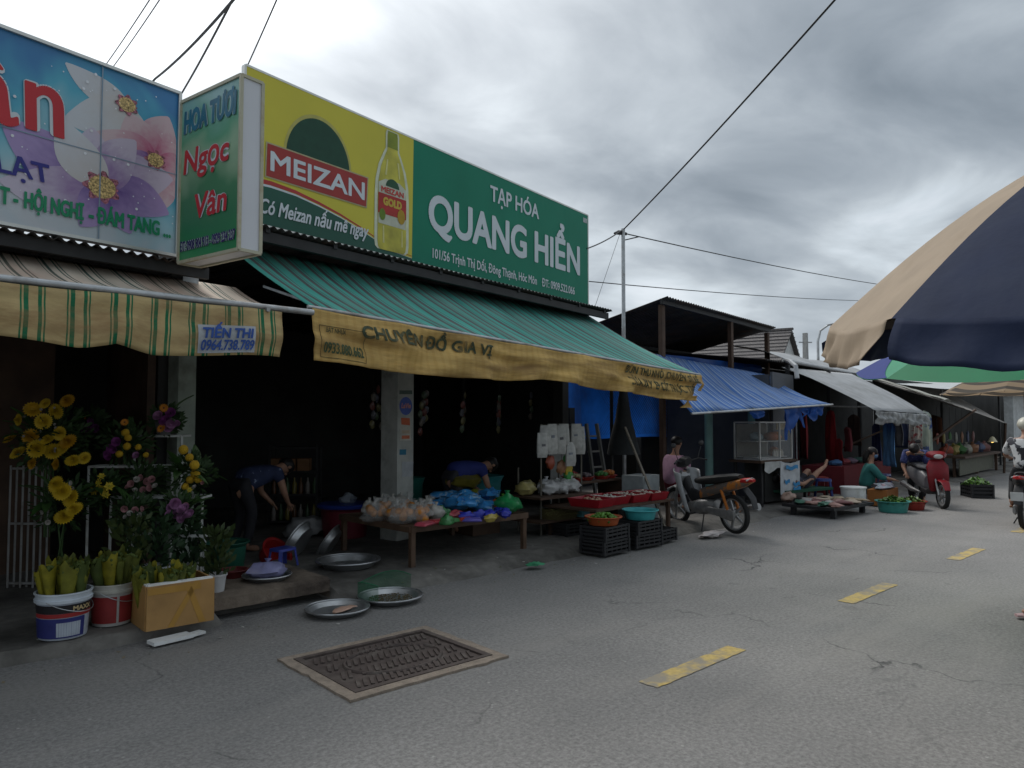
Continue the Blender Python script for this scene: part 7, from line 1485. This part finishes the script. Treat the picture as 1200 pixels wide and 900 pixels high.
def bend_pose(lean=1.25, arm=.45, knee=.05, spread=.11):
    P_ = {}; pz = .86 - knee*.6; P_['pelvis'] = (0, -.08, pz); up = Vector((0, math.sin(lean), math.cos(lean)))
    b = Vector(P_['pelvis']); P_['waist'] = b + up*.18; P_['chest'] = b + up*.40; nk = b + up*.57; P_['neck'] = nk; hd2 = Vector((0, math.sin(lean+.1), math.cos(lean+.1))); P_['head'] = nk + hd2*.17; P_['face'] = Vector((0, math.sin(lean+1.57), math.cos(lean+1.57)))
    for s, x in (('L', -1), ('R', 1)):
        sh_ = b + up*.47 + Vector((x*.17, 0, 0)); P_['sh'+s] = sh_; P_['el'+s] = sh_ + Vector((x*.05, .06, -.26)); P_['wr'+s] = sh_ + Vector((x*.0, .16, -.26-arm*.4)); P_['hip'+s] = (x*spread*.8, -.06, pz-.05); P_['kn'+s] = (x*spread, .03+knee*.5, .46); P_['an'+s] = (x*spread, -.04, .06); P_['toe'+s] = (x*spread*1.15, .15, .03)
    return P_
def squat_pose(seat=.22):
    P_ = dict(pelvis=(0, -.05, seat+.1), waist=(0, -.03, seat+.28), chest=(0, .02, seat+.50), neck=(0, .05, seat+.68), head=(0, .09, seat+.84), face=(0, 1, -.25))
    for s, x in (('L', -1), ('R', 1)):
        P_['sh'+s] = (x*.17, .03, seat+.58); P_['el'+s] = (x*.22, .2, seat+.36); P_['wr'+s] = (x*.12, .4, seat+.32); P_['hip'+s] = (x*.1, .0, seat+.06); P_['kn'+s] = (x*.2, .36, seat+.24); P_['an'+s] = (x*.15, .30, .07); P_['toe'+s] = (x*.17, .48, .03)
    return P_
M_blue = plain((.02, .03, .16), .8, bump=.3, bscale=16); M_print = mat('navy_print_shirt', (.025, .035, .085), .8, var=.3, scale=8, dirt=(.22, .27, .4, .9), dscale=16, dth=(.60, .65))
person('person in a dark blue printed shirt bending over inside the grocery', (3.86, 8.75, .1), R_(-75), bend_pose(1.35, .3), M_print, plain((.02, .02, .025), .8))
person('person in a blue top bending behind the goods table', (6.62, 8.15, .1), R_(-95), bend_pose(1.42, .2, .06), M_blue, plain((.03, .03, .035), .85), leg_to=.75)
person('woman in a pink blouse and dark red trousers seated by the motorbike', (11.05, 7.5, .06), R_(-100), squat_pose(.36), plain((.38, .22, .31), .8), plain((.16, .02, .03), .8), sleeve=.8, leg_to=.9)
lieJ = dict(pelvis=(0, 0, .40), waist=(0, -.2, .42), chest=(0, -.42, .46), neck=(0, -.6, .5), head=(0, -.76, .56), face=(0, .3, 1))
for s, x in (('L', -1), ('R', 1)):
    lieJ['sh'+s] = (x*.17, -.48, .46); lieJ['el'+s] = (x*.25, -.25, .42); lieJ['wr'+s] = (x*.2, 0, .48); lieJ['hip'+s] = (x*.09, .08, .39)
lieJ.update(knL=(-.1, .42, .66), anL=(-.1, .52, .22), toeL=(-.1, .68, .17), knR=(.12, .40, .62), anR=(.05, .76, .72), toeR=(.03, .86, .86))
hb = thing('lounge_bed', 'low bench where the reclining person lies', 'bench', (14.35, 6.78, .06), R_(-100)); mb = MB(); mb.box((0, -.1, .24), (.6, 1.5, .05)); mb.build('seat', plain((.02, .08, .05), .7), hb, smooth=0)
for x in (-.25, .25):
    for y in (-.7, .5): mb = MB(); mb.box((x, y, .11), (.04, .04, .22)); mb.build('leg', M_dsteel, hb, smooth=0)
person('reclining person with bare crossed legs beside the food cabinet', (14.35, 6.78, .0), R_(-100), lieJ, plain((.03, .03, .05), .8), plain((.03, .03, .04), .8), leg_to=.2)
person('seller in a teal top and blue face mask sitting behind the vegetables', (15.75, 6.0, .0), R_(-150), squat_pose(.15), plain((.03, .15, .14), .8), plain((.03, .04, .04), .8), sleeve=1.5, mask=plain((.12, .22, .38), .7), leg_to=.95, longhair=True)
person('shopper in a navy patterned shirt bending by the red scooter', (16.55, 5.35, .0), R_(105), bend_pose(1.2, .3, .05), mat('navy_flower_shirt', (.03, .04, .13), .8, var=.3, dirt=(.12, .14, .28, .8), dscale=18, dth=(.56, .6)), plain((.02, .02, .022), .8), sleeve=.9)
# rider and passing motorbike at the right edge
rb = (13.72, 2.93)
motorbike('black motorbike with its rider leaving the picture at the right edge', (rb[0]+.55, rb[1], 0), R_(2), M_black, M_black, M_redl, plate=plain((.55, .56, .56), .5))
rj = dict(pelvis=(0, -.05, .86), waist=(0, -.02, 1.02), chest=(0, .03, 1.26), neck=(0, .07, 1.42), head=(0, .12, 1.58), face=(0, 1, -.05))
for s, x in (('L', -1), ('R', 1)):
    rj['sh'+s] = (x*.19, .04, 1.34); rj['el'+s] = (x*.30, .16, 1.10); rj['wr'+s] = (x*.29, .42, 1.05); rj['hip'+s] = (x*.12, 0, .82); rj['kn'+s] = (x*.24, .40, .72); rj['an'+s] = (x*.24, .20, .34); rj['toe'+s] = (x*.25, .40, .30)
M_tee = mat('white_black_print_shirt', (.52, .52, .52), .8, var=.06, dirt=(.02, .02, .03, .95), dscale=9, dth=(.55, .57))
rp = person('rider in a white printed shirt, black trousers and helmet', (rb[0]+.28, rb[1], 0), R_(2-90), rj, M_tee, plain((.02, .02, .022), .8), sleeve=.95, hat=plain((.5, .48, .4), .3), shoes=plain((.18, .09, .05), .7))
vs, fs2 = text2d('T', .18, .22, .06); mb = MB(); mb.add([(x-.09, -.165 + .35*(y*0), 1.02+y) for x, y in vs], fs2); mb.v = [Vector((v.x, v.y+.04*(v.z-1.02), v.z)) for v in mb.v]
mb.build('shirt_print', plain((.03, .03, .035), .8), rp, smooth=0)
# standing person whose sandalled foot reaches into the frame
sj = dict(pelvis=(0, 0, .86), waist=(0, 0, 1.0), chest=(0, .02, 1.25), neck=(0, .02, 1.42), head=(0, .05, 1.58), face=(0, 1, 0))
for s, x in (('L', -1), ('R', 1)):
    sj['sh'+s] = (x*.18, .02, 1.34); sj['el'+s] = (x*.24, 0, 1.08); sj['wr'+s] = (x*.22, .12, .86); sj['hip'+s] = (x*.1, 0, .8); sj['kn'+s] = (x*.11, .04, .45); sj['an'+s] = (x*.11, -.02, .085); sj['toe'+s] = (x*.14, .17, .05)
sj.update(pelvis=(0, -.40, .5), waist=(0, -.42, .66), chest=(0, -.42, .9), neck=(0, -.4, 1.07), head=(0, -.37, 1.23))
for s, x in (('L', -1), ('R', 1)):
    sj['sh'+s] = (x*.18, -.41, .99); sj['el'+s] = (x*.24, -.46, .74); sj['wr'+s] = (x*.2, -.3, .56); sj['hip'+s] = (x*.1, -.36, .47); sj['kn'+s] = (x*.11, .04, .47)
sq = thing('roadside_stool', 'red plastic stool under the person in yellow shorts', 'stool', (7.84, 1.16, 0), R_(46)); mb = MB(); mb.loft([((0, -.0, .34), .15, .15, (1, 0, 0), (0, 1, 0)), ((0, 0, .37), .14, .14, (1, 0, 0), (0, 1, 0))], 14, 5); mb.build('seat', plain((.3, .02, .02), .5), sq)
for sx in (-1, 1):
    for sy in (-1, 1): mb = MB(); mb.bar((sx*.11, sy*.11, .35), (sx*.15, sy*.15, 0), .035, .02); mb.build('leg', plain((.3, .02, .02), .5), sq, smooth=0)
person('person in yellow shorts whose pink sandal shows at the right edge', (7.55, 1.42, .01), R_(46), sj, plain((.4, .38, .3), .8), plain((.45, .33, .03), .8), leg_to=.75, shoes=plain((.5, .33, .34), .5), longhair=True)

# ================================================================== street-side produce of the far sellers
mt = thing('cloth_table', 'low dark platform spread with meat and cloths at the roadside', 'platform', (13.2, 5.75, 0)); mb = MB(); mb.box((13.25, 5.75, .17), (1.45, .95, .05), R_(-4)); mb.build('platform_top', M_black, mt, world=True, smooth=0)
for x in (12.65, 13.85):
    for y in (5.4, 6.1): mb = MB(); mb.box((x, y, .08), (.08, .08, .15)); mb.build('leg', M_black, mt, world=True, smooth=0)
random.seed(41)
mc = [((.35, .2, .17), 'pale pink meat piece'), ((.16, .06, .06), 'dark maroon meat piece'), ((.42, .34, .26), 'cream cloth fold'), ((.38, .3, .2), 'tan dried fish fold'), ((.06, .16, .11), 'green cloth edge'), ((.4, .38, .36), 'whitish paper sheet'), ((.3, .17, .14), 'reddish meat slab'), ((.36, .28, .2), 'brown paper sheet')]
for i in range(16):
    c, nm = mc[i % 8]; x, y = 12.72 + (i % 4)*.33 + random.uniform(-.06, .06), 5.42 + (i//4)*.2 + random.uniform(-.04, .04)
    t = thing('meat_slab', '%s lying on the low roadside platform' % nm, 'meat', (x, y, .2), random.uniform(0, 3), 'goods on the roadside platform'); mb = MB(); mb.ball((0, 0, .03), (.17, .10, .035), 10, 6, .8, i); mb.v = [Vector((v.x, v.y, max(v.z, 0))) for v in mb.v]; mb.build('slab', plain(c, .55), t, smooth=60)
bag('pink_bundle', 'pinkish bundle at the cabinet end of the platform', (12.85, 6.3, .2), (.16, .12, .09), (.42, .28, .22), 5, False)
wb = thing('white_drum', 'short white drum between platform and green basin', 'drum', (14.35, 5.75, 0)); mb = MB(); mb.lathe([(0, 0), (.2, 0), (.21, .02), (.22, .38), (.235, .385), (.235, .41), (0, .415)], 22); mb.build('drum', M_white, wb)
basin('teal_basin', 'turquoise basin of greens at the roadside', 'basin', (14.35, 5.05, .0), .27, .2, plain((.05, .25, .22), .45)); basin('red_dish', 'red basin of greens beside the turquoise basin', 'basin', (15.0, 4.95, .0), .24, .16, plain((.28, .03, .02), .45)); basin('red_dish', 'low red basin next to the scooter wheel', 'basin', (15.25, 5.3, .0), .22, .12, plain((.25, .03, .03), .45))
def greens(label, c, r, h, n, seed, col=(.06, .15, .02)):
    random.seed(seed); mb = MB()
    for k in range(n):
        a, q = random.uniform(0, 6.28), math.sqrt(random.random())*r; b = Vector((c[0]+q*math.cos(a), c[1]+q*math.sin(a), c[2] + h*(1-(q/r)**2)*random.uniform(.6, 1))); ax = Vector((random.uniform(-1, 1), random.uniform(-1, 1), random.uniform(0, .8))).normalized(); sd = ax.cross(ZA).normalized() if abs(ax.z) < .99 else Vector((1, 0, 0)); l = random.uniform(.05, .12); mb.add([b-ax*l*.5, b+sd*l*.3, b+ax*l*.5, b-sd*l*.3], [(0, 1, 2, 3)])
    return tag(mb.build('leafy_greens', mat('salad_leaf_%d' % seed, col, .5, var=.6, scale=10), None, smooth=0), label, 'vegetables', kind='stuff')
greens('leafy greens heaped in the turquoise basin', (14.35, 5.05, .16), .25, .14, 220, 1); greens('leafy greens heaped in the red basin', (15.0, 4.95, .12), .22, .12, 180, 2, (.09, .16, .03)); greens('dull greens in the low red basin', (15.25, 5.3, .1), .18, .06, 90, 3, (.04, .09, .03))
ot = thing('orange_tray_table', 'low orange box counter in front of the teal seller', 'counter', (15.4, 5.6, .0), .1); mb = MB(); mb.box((0, 0, .17), (.85, .35, .3)); mb.build('box', plain((.32, .12, .03), .6), ot, smooth=0); mb = MB(); mb.ball((0, 0, .36), (.42, .18, .07), 14, 8, .7, 3); mb.build('plastic_heap', mat('mixed_plastic', (.18, .22, .26), .35, var=.6, scale=14, dirt=(.3, .12, .14, .8), dscale=9), ot, smooth=60)
vc = crate('black crate of green vegetables standing beyond the red scooter', (18.4, 4.75, 0), .6); vc.scale = (1.15, 1.15, 1.7); greens('green vegetables heaped in the far black crate', (18.4, 4.75, .27), .28, .16, 200, 5, (.09, .2, .03))
for i, (x, y, c, nm) in enumerate([(17.3, 6.3, (.07, .08, .2), 'indigo'), (15.0, 6.6, (.03, .05, .2), 'blue'), (15.5, 6.9, (.22, .03, .03), 'red'), (19.2, 6.0, (.05, .06, .1), 'slate')]):
    t = thing('stall_stool', '%s plastic stool in front of the clothes stall' % nm, 'stool', (x, y, .05), i*.4); mb = MB(); mb.loft([((0, 0, .38), .16, .16, (1, 0, 0), (0, 1, 0)), ((0, 0, .42), .15, .15, (1, 0, 0), (0, 1, 0))], 14, 5); mb.build('seat', plain(c, .45), t)
    for sx in (-1, 1):
        for sy in (-1, 1): mb = MB(); mb.bar((sx*.12, sy*.12, .39), (sx*.17, sy*.17, 0), .04, .025); mb.build('leg', plain(c, .45), t, smooth=0)
